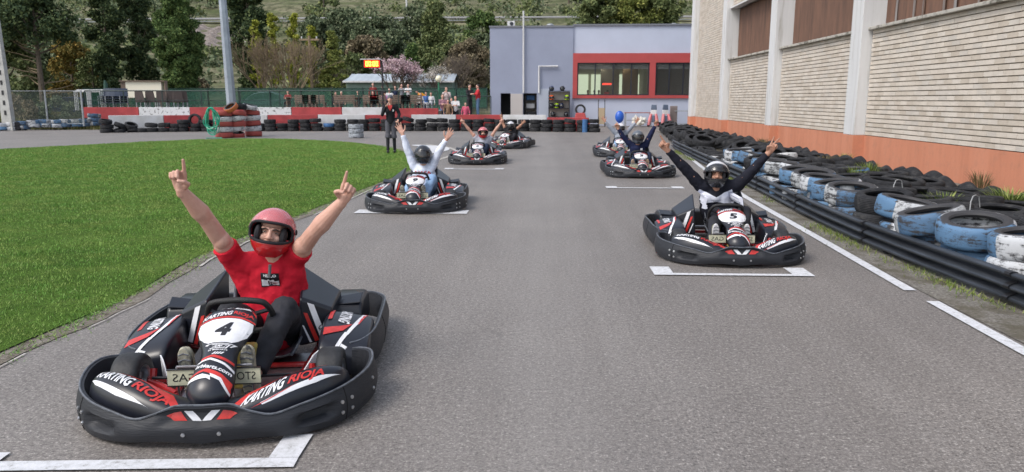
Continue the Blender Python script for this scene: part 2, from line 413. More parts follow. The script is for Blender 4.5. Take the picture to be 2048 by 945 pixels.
    dtext(tx,'AM-1',[(-.36,.512),(.36,.512),(.42,.535),(-.28,.535)],bib_S,.0022,.1,.02,.35)
    dtext(tx,'BY BRBKARTS',[(-.5,.478),(.5,.478),(.5,.492),(-.5,.492)],bib_S,.0022,.1,.03)
    for i in range(4): dpoly(tx,[(-.25+i*.14,.44),(-.15+i*.14,.44),(-.02+i*.14,.462),(-.1+i*.14,.462)],bib_S,.002,.1)
    dpoly(rp,[(-.7,.395),(-.2,.415),(.5,.38),(.9,.36),(.9,.385),(.4,.41),(-.1,.435),(-.7,.42)],bib_S,.0016,.1)
    dpoly(wp,[(-.85,.375),(-.2,.385),(.5,.335),(.93,.29),(.93,.315),(.5,.36),(-.2,.405),(-.85,.39)],bib_S,.002,.1)
    dtext(tx,'brbkarts.com',[(-.85,.33),(.85,.25),(.88,.285),(-.82,.365)],bib_S,.0024,.1,.03,.1)
    dpoly(rp,[(-.95,.25),(-.3,.27),(.4,.22),(.93,.12),(.93,.20),(.5,.25),(-.2,.295),(-.95,.27)],bib_S,.0016,.1)
    dpoly(wp,[(-.95,.21),(-.1,.215),(.1,.20),(.05,.225),(.45,.20),(.93,.10),(.93,.118),(.5,.22),(.0,.25),(.06,.23),(-.3,.25),(-.95,.24)],bib_S,.0022,.1)
    wp.build('white_panel',m_white,bb); rp.build('red_stripe',m_red,bb); tx.build('lettering',m_white,bb); tr.build('lettering',m_red,bb); bk.build('emblem',m_black,bb)
    # steering wheel: flat-topped ring
    Q=Matrix.Translation((0.0,-.235,.405))@Matrix.Rotation(R(-58),4,'X')
    pts=[]
    for k in range(40):
        a=2*PI*k/40; x,z=math.cos(a),math.sin(a); rr=.165
        yy=rr*z; 
        if yy>.118: yy=.118+(yy-.118)*.25
        if yy<-.10: yy=-.10+(yy+.10)*.3
        pts.append(Q@Vector((rr*1.02*x,yy,0)))
    # local +y of the wheel plane points up and forward
    sw=MB().tube(pts,.0165,10,closed=True).build('steering_wheel',m_grip,root,smooth=True)
    sp=MB()
    for a in (math.pi*.5,PI*1.08,PI*1.92): sp.tube([Q@Vector((0,0,-.02)),Q@Vector((.155*math.cos(a),(.118 if a<2 else .155*math.sin(a)),0))],.012,8)
    sp.cyl(Q@Vector((0,0,-.03)),Q@Vector((0,0,.01)),.03,14); sp.build('spoke',m_dsteel,sw,smooth=True)
    MB().tube([Q@Vector((0,0,-.02)),(0,-.5,.16)],.011,8).build('steering_column',m_dsteel,root,smooth=True)
    # floor pan, frame
    MB().prism([(-.26,-.80),(.26,-.80),(.30,-.3),(.30,.15),(-.30,.15),(-.30,-.3)],'z',.045,.050).build('floor_pan',m_steel,root)
    fr=MB()
    for s in (-1,1):
        fr.tube([(s*.24,-.88,.075),(s*.27,-.6,.07),(s*.31,-.2,.07),(s*.33,.3,.07),(s*.31,.9,.08)],.0155,8)
        fr.tube([(s*.28,-.50,.075),(s*.36,-.47,.11),(s*.42,-.455,.13)],.02,8)
        fr.tube([(s*.40,-.47,.09),(s*.40,-.43,.19)],.018,8)
        fr.tube([(s*.31,-.26,.08),(s*.5,-.22,.10),(s*.62,-.20,.11)],.015,8); fr.tube([(s*.32,.22,.08),(s*.5,.20,.11),(s*.64,.18,.11)],.015,8)
        fr.tube([(s*.31,-.35,.075),(s*.44,-.42,.13)],.017,8)
    fr.tube([(-.27,-.6,.07),(.27,-.6,.07)],.0155,8); fr.tube([(-.31,-.1,.07),(.31,-.1,.07)],.0155,8); fr.tube([(-.31,.55,.08),(.31,.55,.08)],.016,8); fr.tube([(-.27,-.86,.075),(.27,-.86,.075)],.0155,8)
    fr.tube([(-.2,-.93,.10),(-.2,-.86,.08)],.012,8); fr.tube([(.2,-.93,.10),(.2,-.86,.08)],.012,8)
    fr.build('frame',m_redf,root,smooth=True)
    MB().tube([(-.5,.52,.14),(.5,.52,.14)],.02,10).build('rear_axle',m_steel,root,smooth=True)
    tr_=MB(); 
    for s in (-1,1): tr_.tube([(0,-.5,.15),(s*.40,-.46,.15)],.008,6)
    tr_.build('tie_rod',m_dsteel,root,smooth=True)
    # wheels
    def wheel(x,y,r,wd):
        M=Matrix.Translation((x,y,r))@Matrix.Rotation(PI/2,4,'Y'); h=wd/2; k=.018
        pr=[(r*.52,-h+.01),(r*.72,-h),(r*.9,-h+.004),(r-.004,-h+k),(r,-h+k*2),(r,h-k*2),(r-.004,h-k),(r*.9,h-.004),(r*.72,h),(r*.52,h-.01)]
        wq=MB().lathe(pr,32,M,closed=True).build('wheel',m_slick,root,smooth=True,sharp=60)
        pr=[(.018,-h*.55),(.045,-h*.5),(.05,-h*.2),(r*.46,-h*.25),(r*.49,-h+.012),(r*.56,-h+.004),(r*.56,-h+.012),(r*.5,0),(r*.56,h-.012),(r*.56,h-.004),(r*.49,h-.012),(r*.46,h*.25),(.05,h*.2),(.045,h*.5),(.018,h*.55)]
        MB().lathe(pr,24,M,cap=True).build('rim',m_chrome,wq,smooth=True,sharp=35)
    for s in (-1,1): wheel(s*.50,-.455,.14,.135); wheel(s*.50,.52,.142,.18)
    # side pods
    for s in (-1,1):
        def P(x,y,z): return (s*x,y,z)
        ks=[(0,-.27,.41,.655,.06,.19),(.12,-.25,.40,.665,.05,.225),(.3,-.17,.395,.67,.05,.265),(.6,.0,.39,.675,.05,.30),(.85,.14,.40,.675,.05,.315),(1,.18,.41,.665,.06,.305)]
        def pod(u,v,inset=0):
            y,xi,xo,zb,ztp=keyspl(ks,u); a=v
            # section loop: inner bottom, inner top, outer top, outer bottom
            an=-PI*.75+2*PI*a; ex=math.cos(an); ez=math.sin(an); q=.28
            cx=math.copysign(abs(ex)**q,ex); cz=math.copysign(abs(ez)**q,ez)
            xm,zm=(xi+xo)/2,(zb+ztp)/2
            z=zm+cz*(ztp-zb)/2
            if cz>0: z-=.05*max(0,(cx+1)/2)*cz
            return P(xm+cx*(xo-xi)/2,y,z)
        mb=MB(); nu,nv=14,28; V=[pod(i/(nu-1),j/nv) for i in range(nu) for j in range(nv)]
        V=V; F=[(i*nv+j,(i+1)*nv+j,(i+1)*nv+(j+1)%nv,i*nv+(j+1)%nv) for i in range(nu-1) for j in range(nv)]
        F+= [tuple(range(nv)),tuple((nu-1)*nv+j for j in range(nv-1,-1,-1))]
        po=mb.add(V,F).build('side_pod',m_pod,root,bevel=.012,smooth=True)
        def podS(u,v):   # u across 0 inner..1 outer, v 0 front..1 rear, top face
            y,xi,xo,zb,ztp=keyspl(ks,v); x=xi+(xo-xi)*(.04+.92*u); return P(x,y,ztp-.05*u+.001-.004*(abs(u-.5)*2)**4)
        fl=(lambda u,v:podS(u,v)) if s>0 else (lambda u,v:podS(1-u,v))
        r_,w_=MB(),MB()
        for poly in ([(.08,.62),(.16,.64),(.14,.97),(.05,.97)],[(.05,.30),(.45,.42),(.62,.58),(.35,.50),(.05,.44)],[(.72,.6),(.76,.6),(.9,.9),(.84,.9)]): dpoly(r_,poly,fl,.003,.15)
        for poly in ([(.62,.55),(.7,.56),(.92,.95),(.84,.95)],[(.5,.35),(.58,.36),(.75,.62),(.66,.62)],[(.32,.12),(.4,.12),(.6,.4),(.5,.4)],[(.4,.06),(.5,.06),(.6,.16),(.46,.2)]): dpoly(w_,poly,fl,.003,.15)
        dtext(w_,'KARTING',[(.30,.93),(.30,.60),(.56,.56),(.56,.92)],fl,.004,.15,.03)
        r_.build('red_stripe',m_red,po); w_.build('white_stripe',m_white,po)
        # white deflector strip toward the pedals
        MB().add([(s*.31,-.46,.09),(s*.40,-.30,.09),(s*.41,-.29,.215),(s*.385,-.33,.20)],[(0,1,2,3)]).build('deflector',m_white,root,solid=.006)
    # rear wheel covers and tall seat-side covers
    for s in (-1,1):
        pf=[(.29,.10),(.30,.24),(.33,.30),(.38,.32),(.66,.31),(.78,.27),(.80,.10)]
        o=MB().prism([(y,z) for y,z in pf],'x',.40*s if s>0 else -.59,.59 if s>0 else -.40).build('wheel_cover',m_pod,root,bevel=.025,seg=3,smooth=True)
        # flared flap on top
        MB().add([(s*.43,.33,.30),(s*.575,.32,.315),(s*.585,.43,.35),(s*.43,.45,.32),(s*.43,.33,.29),(s*.575,.32,.305),(s*.585,.43,.34),(s*.43,.45,.31)],[(0,1,2,3),(7,6,5,4),(0,4,5,1),(1,5,6,2),(2,6,7,3),(3,7,4,0)]).build('cover_flap',m_pod,root,bevel=.004)
        A=[(s*.245,.02,.13),(s*.40,.10,.14),(s*.44,.12,.33),(s*.26,.05,.42)]
        B=[(s*.25,.45,.15),(s*.44,.45,.16),(s*.45,.45,.36),(s*.22,.42,.54)]
        o=MB().add(A+B,[(0,1,2,3),(7,6,5,4),(0,4,5,1),(1,5,6,2),(2,6,7,3),(3,7,4,0)]).build('seat_side_cover',m_pod,root,bevel=.02,seg=3,smooth=True)
        pA,pB,pC,pD=[Vector(q) for q in A]
        def FS(u,v): return tuple((pA*(1-u)*(1-v)+pB*u*(1-v)+pC*u*v+pD*(1-u)*v))
        fs=FS if s>0 else (lambda u,v:FS(1-u,v))
        g_,r2,k_=MB(),MB(),MB()
        if s>0: st=[(.22,.95),(.42,.95),(.95,.12),(.75,.10)]; rd=[(.12,.72),(.24,.72),(.70,.08),(.56,.06)]; wh=[(.1,.45),(.15,.45),(.46,.06),(.38,.06)]
        else: st=[(.78,.95),(.58,.95),(.05,.12),(.25,.10)]; rd=[(.88,.72),(.76,.72),(.30,.08),(.44,.06)]; wh=[(.9,.45),(.85,.45),(.54,.06),(.62,.06)]
        for pl,mm in ((st,g_),(rd,r2),(wh,g_)): dpoly(mm,pl,fs,.004,.2)
        g_.build('pale_stripe',m_white,o); r2.build('red_stripe',m_red,o)
        if s>0: dtext(k_,'CI',[(.60,.42),(.66,.33),(.80,.45),(.72,.52)],fs,.006,.2,.03); k_.build('lettering',m_black,o)
    # seat shell
    def seat(u,v):
        # u: across -1..1 ; v: front of base ..top of back
        a=u*2-1; k=keyspl([(0,-.12,.115,.17,.03),(.2,.0,.085,.185,.08),(.42,.16,.075,.20,.15),(.6,.30,.13,.205,.2),(.8,.38,.32,.20,.17),(1,.43,.52,.17,.08)],v)
        y,z,wd,lift=k; e=abs(a)**2.6
        return (.07+math.copysign(abs(a)**.8,a)*wd,y-(.18*e if v>.5 else .04*e),z+lift*e)
    st=MB().grid(seat,21,24).build('seat',m_pod,root,smooth=True,solid=.012)
    for a in (0,1): MB().tube([seat(a,i/14) for i in range(15)],.007,6).build('seat_edge',m_edge,st,smooth=True)
    # engine and fuel tank
    MB().box((-.05,.72,.2),(.36,.22,.22)).build('engine',m_dsteel,root,bevel=.02)
    MB().box((.06,-.42,.19),(.13,.14,.22),tp=(.9,.8)).build('fuel_tank',m_yel,root,bevel=.02,seg=3)
    # pedals
    for s,wd in ((-1,'GAS'),(1,'STOP')):
        q=MB(); x=-.155 if s<0 else .10
        for d in (-.05,.05): q.tube([(x+d,-.62,.06),(x+d,-.655,.16),(x+d,-.66,.275)],.006,6)
        q.tube([(x-.05,-.66,.275),(x+.05,-.66,.275)],.006,6); pd=q.build('pedal',m_steel,root,smooth=True)
        pl=MB().box((x+s*.01,-.672,.225),(.165,.006,.08)).build('pedal_plate',m_cream,pd,bevel=.002)
        MB().box((x+s*.01,-.674,.266),(.167,.012,.004)).box((x+s*.01,-.674,.184),(.167,.012,.004)).build('plate_edge',m_dsteel,pl)
        S=plane_S((x+s*.01-.082,-.675,.185),(.165,0,0),(0,0,.08))
        t=MB(); qd=[(.15,.25),(.85,.25),(.85,.75),(.15,.75)]; dtext(t,wd,qd,S,.0012,1,.0,0,mirror=True); t.build('lettering',m_black,pl)
    return root
def number_decal(root,num):
    bb=[c for c in root.children if c.name.startswith('number_panel')][0]
    t=MB(); w_=.36 if len(num)==1 else .5
    dtext(t,num,[(-w_,.665),(w_*.6,.665),(w_,.815),(-w_*.5,.815)],bib_S,.003,.1,.05,.0); t.build('number',m_black,bb)
KART_SPOTS=[ # x of bumper front, y of bumper front, turn, number
 (-1.52,3.085,R(8),'4'),(1.85,6.9,R(-1),'5'),(-1.79,10.1,R(4),'9'),(2.0,15.0,R(1),'3'),(-1.6,18.0,R(3),'2'),(2.1,20.5,R(-2),'7'),(-1.35,24.0,R(-12),'6')]
KLAB=['Black go-kart with white 4 panel, nearest the camera beside the lawn','Black go-kart with white 5 panel by the dashed white line on the right','Black go-kart with white 9 panel beside the lawn edge, behind kart 4','Black go-kart with white 3 panel, driver in navy, behind kart 5','Black go-kart carrying the driver in the red helmet and pale grey shirt','Black go-kart of the driver in grey with the white cap-like helmet, far right','Black go-kart farthest back near the tyre wall, driver in black']
KARTS=[]
k0=build_kart(); 
for i,(x,y,th,num) in enumerate(KART_SPOTS):
    k=k0 if i==0 else copy_tree(k0)
    k.location=(x-math.sin(th)*1.0,y+math.cos(th)*1.0,0); k.rotation_euler=(0,0,th); props(k,KLAB[i],'go-kart','karts lined up on the starting grid'); KARTS.append(k)
for k,(x,y,th,num) in zip(KARTS,KART_SPOTS): number_decal(k,num)
bpy.context.view_layer.update()
# ---------------- people ----------------
m_skin=mat('skin',(.62,.37,.29),.5,col2=(.57,.31,.235),var=.1,vs=22,bump=.2,bs=150,detail=8)
m_skin2=mat('tanned_skin',(.42,.22,.15),.5,var=.14,vs=14,bump=.05,bs=80)
m_hair=mat('dark_hair',(.025,.018,.014),.6,bump=.4,bs=80)
m_eyew=mat('eye_white',(.34,.29,.26),.35); m_iris=mat('iris',(.03,.018,.012),.2); m_lip=mat('lips',(.36,.13,.11),.5)
m_lining=mat('helmet_lining',(.012,.012,.016),.8)
m_trk=mat('black_trousers',(.016,.017,.024),.8,var=.3,vs=10,bump=.35,bs=9)
def cloth(name,c,**k): return mat(name,c,.85,var=k.get('var',.12),vs=10,bump=k.get('bump',.45),bs=k.get('bs',10),spec=.25)
m_tee=cloth('red_cotton',(.53,.012,.03),bump=.9,bs=7)
m_visor=mat('clear_visor',(.85,.45,.50),.05,alpha=.20,coat=.6,spec=.9)
m_dvis=mat('smoked_visor',(.02,.022,.028),.06,alpha=.62,coat=1)
def hand(B,wr,fd,pn,side,pose,k=1.0,seg=1):
    """five-fingered hand added to the blob. fd finger direction, pn direction the palm faces, side +1: thumb on fd x pn side"""
    fd=Vector(fd).normalized(); pn=Vector(pn); pn=(pn-fd*pn.dot(fd)).normalized(); lat=fd.cross(pn)*side; wr=Vector(wr)
    pc=wr+fd*.045*k
    # palm: four rays side by side
    base=[]
    for i,o in enumerate((.030,.010,-.011,-.030)):
        kn=wr+fd*(.092-.004*abs(i-1))*k+lat*o*k; base.append(kn)
        B.cap(wr+lat*o*.55*k+fd*.012*k,kn,.0165*k,.0135*k,10)
    B.cap(wr-fd*.02*k,wr+fd*.03*k,.027*k,.024*k,12)
    L=[.078,.086,.08,.062]; rr=[.0098,.0100,.0095,.0085]
    curled={'point':(0,1,1,1),'open':(0,0,0,0),'peace':(0,0,1,1),'fist':(1,1,1,1)}[pose]
    for i in range(4):
        b=base[i]; l=L[i]*k; r=rr[i]*k; sp=lat*(.32-.21*i)*(1 if pose in('open',) else .35)
        if pose=='peace' and i<2: sp=lat*(.28 if i==0 else -.16)
        if curled[i]:
            p1=b+(fd*.55+pn*.85).normalized()*l*.46; p2=p1+(pn*.55-fd*.85).normalized()*l*.34; p3=p2+(-fd*.75-pn*.65).normalized()*l*.24
        else:
            d=(fd+sp+pn*.06).normalized(); p1=b+d*l*.5; d2=(d+pn*.10).normalized(); p2=p1+d2*l*.3; d3=(d2+pn*.12).normalized(); p3=p2+d3*l*.22
        B.chain([b,p1,p2,p3],[r*1.12,r*1.02,r*.92,r*.8],8)
    t0=wr+lat*.026*k+fd*.018*k+pn*.008*k
    if pose in('open',):
        t1=t0+(lat*.85+fd*.55+pn*.2).normalized()*.045*k; t2=t1+(lat*.55+fd*.85+pn*.1).normalized()*.032*k; t3=t2+(lat*.4+fd).normalized()*.024*k
    else:
        t1=t0+(lat*.6+fd*.6+pn*.55).normalized()*.042*k; t2=t1+(fd*.55-lat*.35+pn*.55).normalized()*.032*k; t3=t2+(fd*.2-lat*.9+pn*.25).normalized()*.024*k
    B.chain([t0,t1,t2,t3],[.0145*k,.0125*k,.0112*k,.0095*k],8)
def headshape(B,c,Q,face=True,k=1.0):
    c=Vector(c)
    def P(x,y,z): return c+Q@Vector((x,y,z))*k
    B.sph(c+Q@Vector((0,.015,.03))*k,(.073*k,.092*k,.088*k),16,12,Q); B.sph(c+Q@Vector((0,-.015,-.03))*k,(.060*k,.072*k,.085*k),16,12,Q)
    B.cap(P(0,-.055,-.085),P(0,-.05,-.07),.027*k,.03*k)
    for s in (-1,1): B.sph(P(s*.074,.01,-.005),(.012*k,.022*k,.032*k),10,8,Q); B.sph(P(s*.035,-.065,-.028),(.024*k,.02*k,.022*k),10,8,Q); B.cap(P(s*.012,-.083,.026),P(s*.045,-.072,.026),.011*k,.009*k,8)
    if face:
        B.cap(P(0,-.088,.015),P(0,-.108,-.022),.009*k,.014*k,10); 
        for s in (-1,1): B.sph(P(s*.014,-.098,-.026),(.010*k,.012*k,.009*k),8,6,Q)
        B.cap(P(-.02,-.086,-.052),P(.02,-.086,-.052),.009*k,.009*k,8); B.cap(P(-.017,-.083,-.064),P(.017,-.083,-.064),.010*k,.010*k,8)
def face_parts(par,c,Q,k=1.0):
    c=Vector(c)
    def P(x,y,z): return c+Q@Vector((x,y,z))*k
    for s in (-1,1):
        e=MB().sph(P(s*.031,-.0755,.006),(.0115*k,.008*k,.0036*k),12,8,Q).build('eye',m_eyew,par,smooth=True); MB().sph(P(s*.031,-.081,.006),(.0048*k,.0045*k,.0036*k),10,8,Q).build('iris',m_iris,e,smooth=True)
        MB().tube([P(s*.012,-.091,.021),P(s*.030,-.090,.026),P(s*.05,-.079,.021)],[.0034*k,.005*k,.0026*k],6).build('eyebrow',m_hair,par,smooth=True)
    MB().tube([P(-.024,-.088,-.054),P(-.012,-.0965,-.0585),P(0,-.0975,-.058),P(.012,-.0965,-.0585),P(.024,-.088,-.054)],[.001,.003,.0035,.003,.001],6).build('mouth',m_lip,par,smooth=True)
def helmet(par,c,Q,mshell,visor='closed',mtop=None,k=1.0,rear=None):
    c=Vector(c)
    def shape(az,el,r=1.0):
        ce,se=math.cos(el),math.sin(el); fr=max(0,math.cos(az))
        rx,ry,rz=.130,.150,.137
        if el<0: ch=min(1,-el/R(35)); ry+=.022*fr*ch; rx-=.002*ch
        if el<0: rz*=1.16+.16*min(1,-el/R(30))
        x=math.sin(az)*ce*rx*r; y=-math.cos(az)*ce*ry*r+.012; z=se*rz*r
        if el<R(-38): z=max(z,-.137*r*(.68+.62*fr*fr))
        return c+Q@Vector((x,y,z))*k
    nA,nE=48,26
    azs=[-PI+2*PI*i/nA for i in range(nA)]; els=[R(-52)+(R(90)-R(-52))*j/(nE-1) for j in range(nE)]
    def port(az,el):
        a=abs(az)/R(66)
        return a<1 and R(-19)*(1-.35*a**3)<el<R(24)*math.sqrt(max(0,1-a**4))+R(0)
    V=[shape(a,e) for a in azs for e in els]; F=[]
    for i in range(nA):
        for j in range(nE-1):
            a=azs[i]+PI/nA; e=(els[j]+els[j+1])/2
            if port(a,e): continue
            n=(i+1)%nA; F.append((i*nE+j,n*nE+j,n*nE+j+1,i*nE+j+1))
    mb=MB().add(V,F)
    sh=mb.build('helmet',mshell,par,smooth=True,sharp=80); q=sh.modifiers.new('t','SOLIDIFY'); q.thickness=.012*k; q.offset=-1
    # lining
    F2=[f for f in F]; V2=[shape(a,e,.90) for a in azs for e in els]
    MB().add(V2,F2).build('lining',m_lining,sh,smooth=True,sharp=80)
    # gasket round the eye port
    pts=[]
    for i in range(41): 
        a=-R(66)+R(132)*i/40; t=abs(a)/R(66); pts.append(shape(a,R(24)*math.sqrt(max(0,1-min(1,t)**4)),1.0))
    for i in range(41):
        a=R(66)-R(132)*i/40; t=abs(a)/R(66); pts.append(shape(a,R(-19)*(1-.35*t**3),1.0))
    MB().tube(pts,.0085*k,8,closed=True).build('gasket',m_lining,sh,smooth=True)
    lo,hi={'closed':(-22,27),'up':(27,72),'half':(10,52)}[visor] if visor else (0,0)
    if visor:
        aw=R(74)
        def vs(u,v):
            a=-aw+2*aw*u; t=abs(a)/aw
            l,h=R(lo),R(hi)
            if visor=='closed': e=l*(1-.3*t**3)+(h*(1-.35*t**4)-l*(1-.3*t**3))*v
            else: e=(l*(1-t**3)+R(2)*t**3)+((h*(1-t**2.2)+R(16)*t**2.2)-(l*(1-t**3)+R(2)*t**3))*v
            return shape(a,e,1.045)
        vo=MB().grid(vs,33,9).build('visor',m_visor if visor=='up' else m_dvis,sh,smooth=True); q=vo.modifiers.new('t','SOLIDIFY'); q.thickness=.0025; q.offset=0
        for s in (-1,1):
            p=shape(s*R(80),R(6),1.05); p0=shape(s*R(80),R(6),.98); MB().cyl(p0,p,.016*k,12).build('visor_pivot',m_lining,sh,smooth=True)
    if mtop:
        def ts(u,v): return shape(-PI+2*PI*u,R(30)+6*0+(R(88)-R(30))*v,1.012)
        MB().grid(ts,33,8).build('crown_panel',mtop,sh,smooth=True)
    # chin vent
    def cs(u,v): return shape(-R(16)+R(32)*u,R(-38)+R(8)*v,1.01)
    MB().grid(cs,7,3).build('vent',m_lining,sh) if not (visor=='up') else None
    for s in (-1,1): MB().sph(c+Q@Vector((s*.070,-.062,-.02))*k,(.022*k,.040*k,.055*k),10,8,Q).build('cheek_pad',m_lining,sh,smooth=True)
    return sh,shape
fold_tex=bpy.data.textures.new('cloth_folds','CLOUDS'); fold_tex.noise_scale=.06; fold_tex.noise_depth=1
def folds(o,st):
    q=o.modifiers.new('folds','DISPLACE'); q.texture=fold_tex; q.strength=st; q.mid_level=.5; q.texture_coords='LOCAL'
def rotm(yaw=0,pitch=0,roll=0):
    """yaw about z, then nod, then tilt"""
    return (Matrix.Rotation(yaw,3,'Z')@Matrix.Rotation(pitch,3,'X')@Matrix.Rotation(roll,3,'Y'))
def shoe(par,heel,toe,m,msole,up=(0,-1,0)):
    """sole faces 'up' vector"""
    heel,toe,up=Vector(heel),Vector(toe),Vector(up); d=(toe-heel).normalized(); lat=d.cross(up).normalized(); b=-up
    B=Blob(); B.cap(heel+b*.035,heel+d*.05+b*.045,.036,.04); B.cap(heel+d*.05+b*.03,toe-d*.03+b*.022,.036,.034); B.cap(heel+d*.12+lat*.008+b*.02,toe-d*.04-lat*.006+b*.018,.034,.03)
    B.cap(heel+b*.04,heel+b*.10,.036,.035)
    o=B.out('shoe',m,par,.008,2)
    L=(toe-heel).length; n=20; out=[]
    for k in range(n):
        a=2*PI*k/n; x=math.cos(a); y=math.sin(a); wd=.036+.010*max(0,x)-.006*(1 if abs(x)<.4 else 0); out.append(heel+d*(L/2*(1+x*1.12))+lat*(y*wd))
    V=[p+up*.014 for p in out]+[p-up*.010 for p in out]; F=[tuple(range(n)),tuple(range(2*n-1,n-1,-1))]+[(i,(i+1)%n,n+(i+1)%n,n+i) for i in range(n)]
    so_=MB().add(V,F).build('sole',msole,o,bevel=.005)
    # tread bars
    t=MB()
    for i in range(9):
        p=heel+d*(L*(.0+.115*i)); wd=.030 if 1<i<8 else .024
        t.tube([p+up*.0155-lat*wd,p+up*.0155+d*.01,p+up*.0155+lat*wd],.0035,5)
    t.build('tread',m_edge,so_)
    return o
def tolocal(k,p): return k.matrix_world.inverted()@Vector(p)
def seated_driver(kart,label,S):
    """S: dict of the driver's colours and pose; head/hands/elbows given as photo pixel + local y of the plane they lie in"""
    Mi=kart.matrix_world.inverted(); o=Mi@Vector((0,0,CAMH)); 
    def px(x,y,ly):
        r=Mi.to_3x3()@ray(x,y); t=(ly-o.y)/r.y; return o+r*t
    root=empty('person',kart.location,kart.rotation_euler.z,label,'person',None)
    hd=px(*S['head']); vox=S.get('vox',.008); sk=S['skin']; lean=hd.x
    hip=Vector((.07,.22,.16)); neck=hd+Vector((0,.03,-.15)); chest=Vector((.5*(hip.x+neck.x)+.0,.22,.37)); shz=neck.z-.035
    tl=S.get('tilt',0)
    shR=Vector((neck.x-.185,neck.y+.01,shz+.02+tl*.1)); shL=Vector((neck.x+.185,neck.y+.01,shz+.02-tl*.1))   # image left / image right
    if 'sh' in S: shR=px(*S['sh'][0]); shL=px(*S['sh'][1])
    arms=[]
    for s,sh,nm in ((-1,shR,'r'),(1,shL,'l')):
        wr=px(*S['wrist_'+nm]); el=px(*S['elbow_'+nm]); tip=px(*S['tip_'+nm]); arms.append((s,sh,el,wr,(tip-wr)))
    kn=[Vector((-.12+hip.x-.03,-.13,.385)),Vector((.14+hip.x,-.13,.40))]; an=[Vector((-.165,-.50,.15)),Vector((.11,-.50,.15))]
    B=Blob()
    B.cap(neck-Vector((0,0,.05)),hd-Vector((0,-.02,.04)),.056,.054)
    Qh=rotm(*S.get('hrot',(0,0,0)))
    headshape(B,hd,Qh,True)
    B.cap(chest,neck+Vector((0,.02,-.08)),.10,.06); B.cap(shR,shL,.045,.045); B.cap(hip,chest,.10,.10)
    fat=S.get('fat',1.0)
    for s,sh,el,wr,td in arms:
        B.cap(sh,el,.054*fat,.043*fat,14); B.sph(el+Vector((0,.012,-.004)),.041*fat); B.cap(el,el.lerp(wr,.28),.042*fat,.049*fat,14); B.cap(el.lerp(wr,.28),el.lerp(wr,.62),.049*fat,.038*fat,14); B.cap(el.lerp(wr,.62),wr,.038*fat,.027*fat,14); B.sph(sh.lerp(el,.55)+Vector((-s*.010,-.012,0)),(.046*fat,.046*fat,.052*fat))
        B.sph(sh.lerp(el,.45),(.055*fat,.055*fat,.055*fat))
        if 'palm' in S: pn=Vector(S['palm'])
        else: pn=Vector((0,-1,0))
        hand(B,wr,td,pn,S.get('thumb',1)*(1 if s<0 else -1),S['pose_'+('r' if s<0 else 'l')],S.get('hk',1.0))
    for q in (0,1): B.cap(hip+Vector((-.09 if q==0 else .09,0,0)),kn[q],.06,.05); B.cap(kn[q],an[q],.045,.035)
    body=B.out('body',sk,root,S.get('bvox',vox*.62),2)
    # garments
    T=Blob(); mt=S['top']
    T.cap(hip+Vector((0,0,.0)),chest,.150*S.get('wst',1),.150*S.get('wst',1),20); T.cap(hip+Vector((-.05,0,.06)),chest+Vector((-.065,0,.02)),.125,.130,18); T.cap(hip+Vector((.05,0,.06)),chest+Vector((.065,0,.02)),.125,.130,18); T.cap(chest+Vector((-.055,0,0)),neck+Vector((-.075,.03,-.10)),.12,.085,16); T.cap(chest+Vector((.055,0,0)),neck+Vector((.075,.03,-.10)),.12,.085,16)
    T.cap(shR,shL,.072,.072,16); T.cap(neck+Vector((0,.01,-.075)),neck+Vector((0,.012,-.01)),.088,.068,16)
    T.sph(chest+Vector((0,-.04,.02)),(.15,.11,.14))
    for s,sh,el,wr,td in arms:
        if S.get('sleeve','long')=='short':
            e=sh.lerp(el,S.get('slen',.5)); T.cap(sh,sh.lerp(el,.1),.070,.068,16); T.cone(sh,e,.068,.072); T.cap(sh,chest+Vector((s*.10,0,.02)),.065,.10,14)
        elif S['sleeve']=='none': pass
        else:
            T.cap(sh,el,.072,.056,14); T.cap(el,el.lerp(wr,.25),.056,.054,14); T.cone(el.lerp(wr,.2),el.lerp(wr,.93),.054,.038)
    top=T.out('shirt',mt,root,vox,3); folds(top,.015)
    if S.get('band'):
        # white chest band: a shell over the front of the chest
        pass
    P=Blob(); mp=S['bottom']
    P.sph(hip,(.175,.14,.12)); P.cap(hip+Vector((-.09,0,.02)),kn[0],.095,.078,14); P.cap(hip+Vector((.09,0,.02)),kn[1],.095,.078,14)
    for q in (0,1): P.cap(kn[q],kn[q].lerp(an[q],.3),.076,.068,14); P.cone(kn[q].lerp(an[q],.25),an[q].lerp(kn[q],.08),.068,.06)
    folds(P.out('trousers',mp,root,vox*1.2,3),.016)
    for q in (0,1):
        s=-1 if q==0 else 1
        heel=an[q]+Vector((0,-.075,-.075)); shoe(root,heel,heel+Vector((s*.012,-.055,.275)),S['shoe'],S['sole'],Vector((0,-1,-.2)).normalized())
    if S.get('face'): face_parts(root,hd,Qh)
    sh_,shape=helmet(root,hd+Qh@Vector((0,.008,.008)),Qh,S['helmet'],S.get('visor','closed'),S.get('hcrown'))
    return root,hd,shape,sh_,dict(chest=chest,neck=neck,hip=hip,arms=arms,Qh=Qh,top=top)
m_hred=mat('red_helmet_shell',(.50,.02,.025),.16,var=.08,vs=6,coat=.8)
m_hblk=mat('black_helmet_shell',(.018,.02,.026),.2,coat=.7,var=.3,vs=7)
m_hwht=mat('white_helmet_shell',(.62,.62,.66),.25,coat=.5,var=.1,vs=9)
m_hgry=mat('grey_helmet_shell',(.10,.115,.14),.3,coat=.5)
m_kh=mat('cream_trainers',(.42,.40,.31),.8,var=.15,vs=12,bump=.2); m_soleC=mat('worn_cream_sole',(.40,.385,.30),.7,col2=(.07,.07,.07),vs=9,var=.3,thr=(.38,.5))
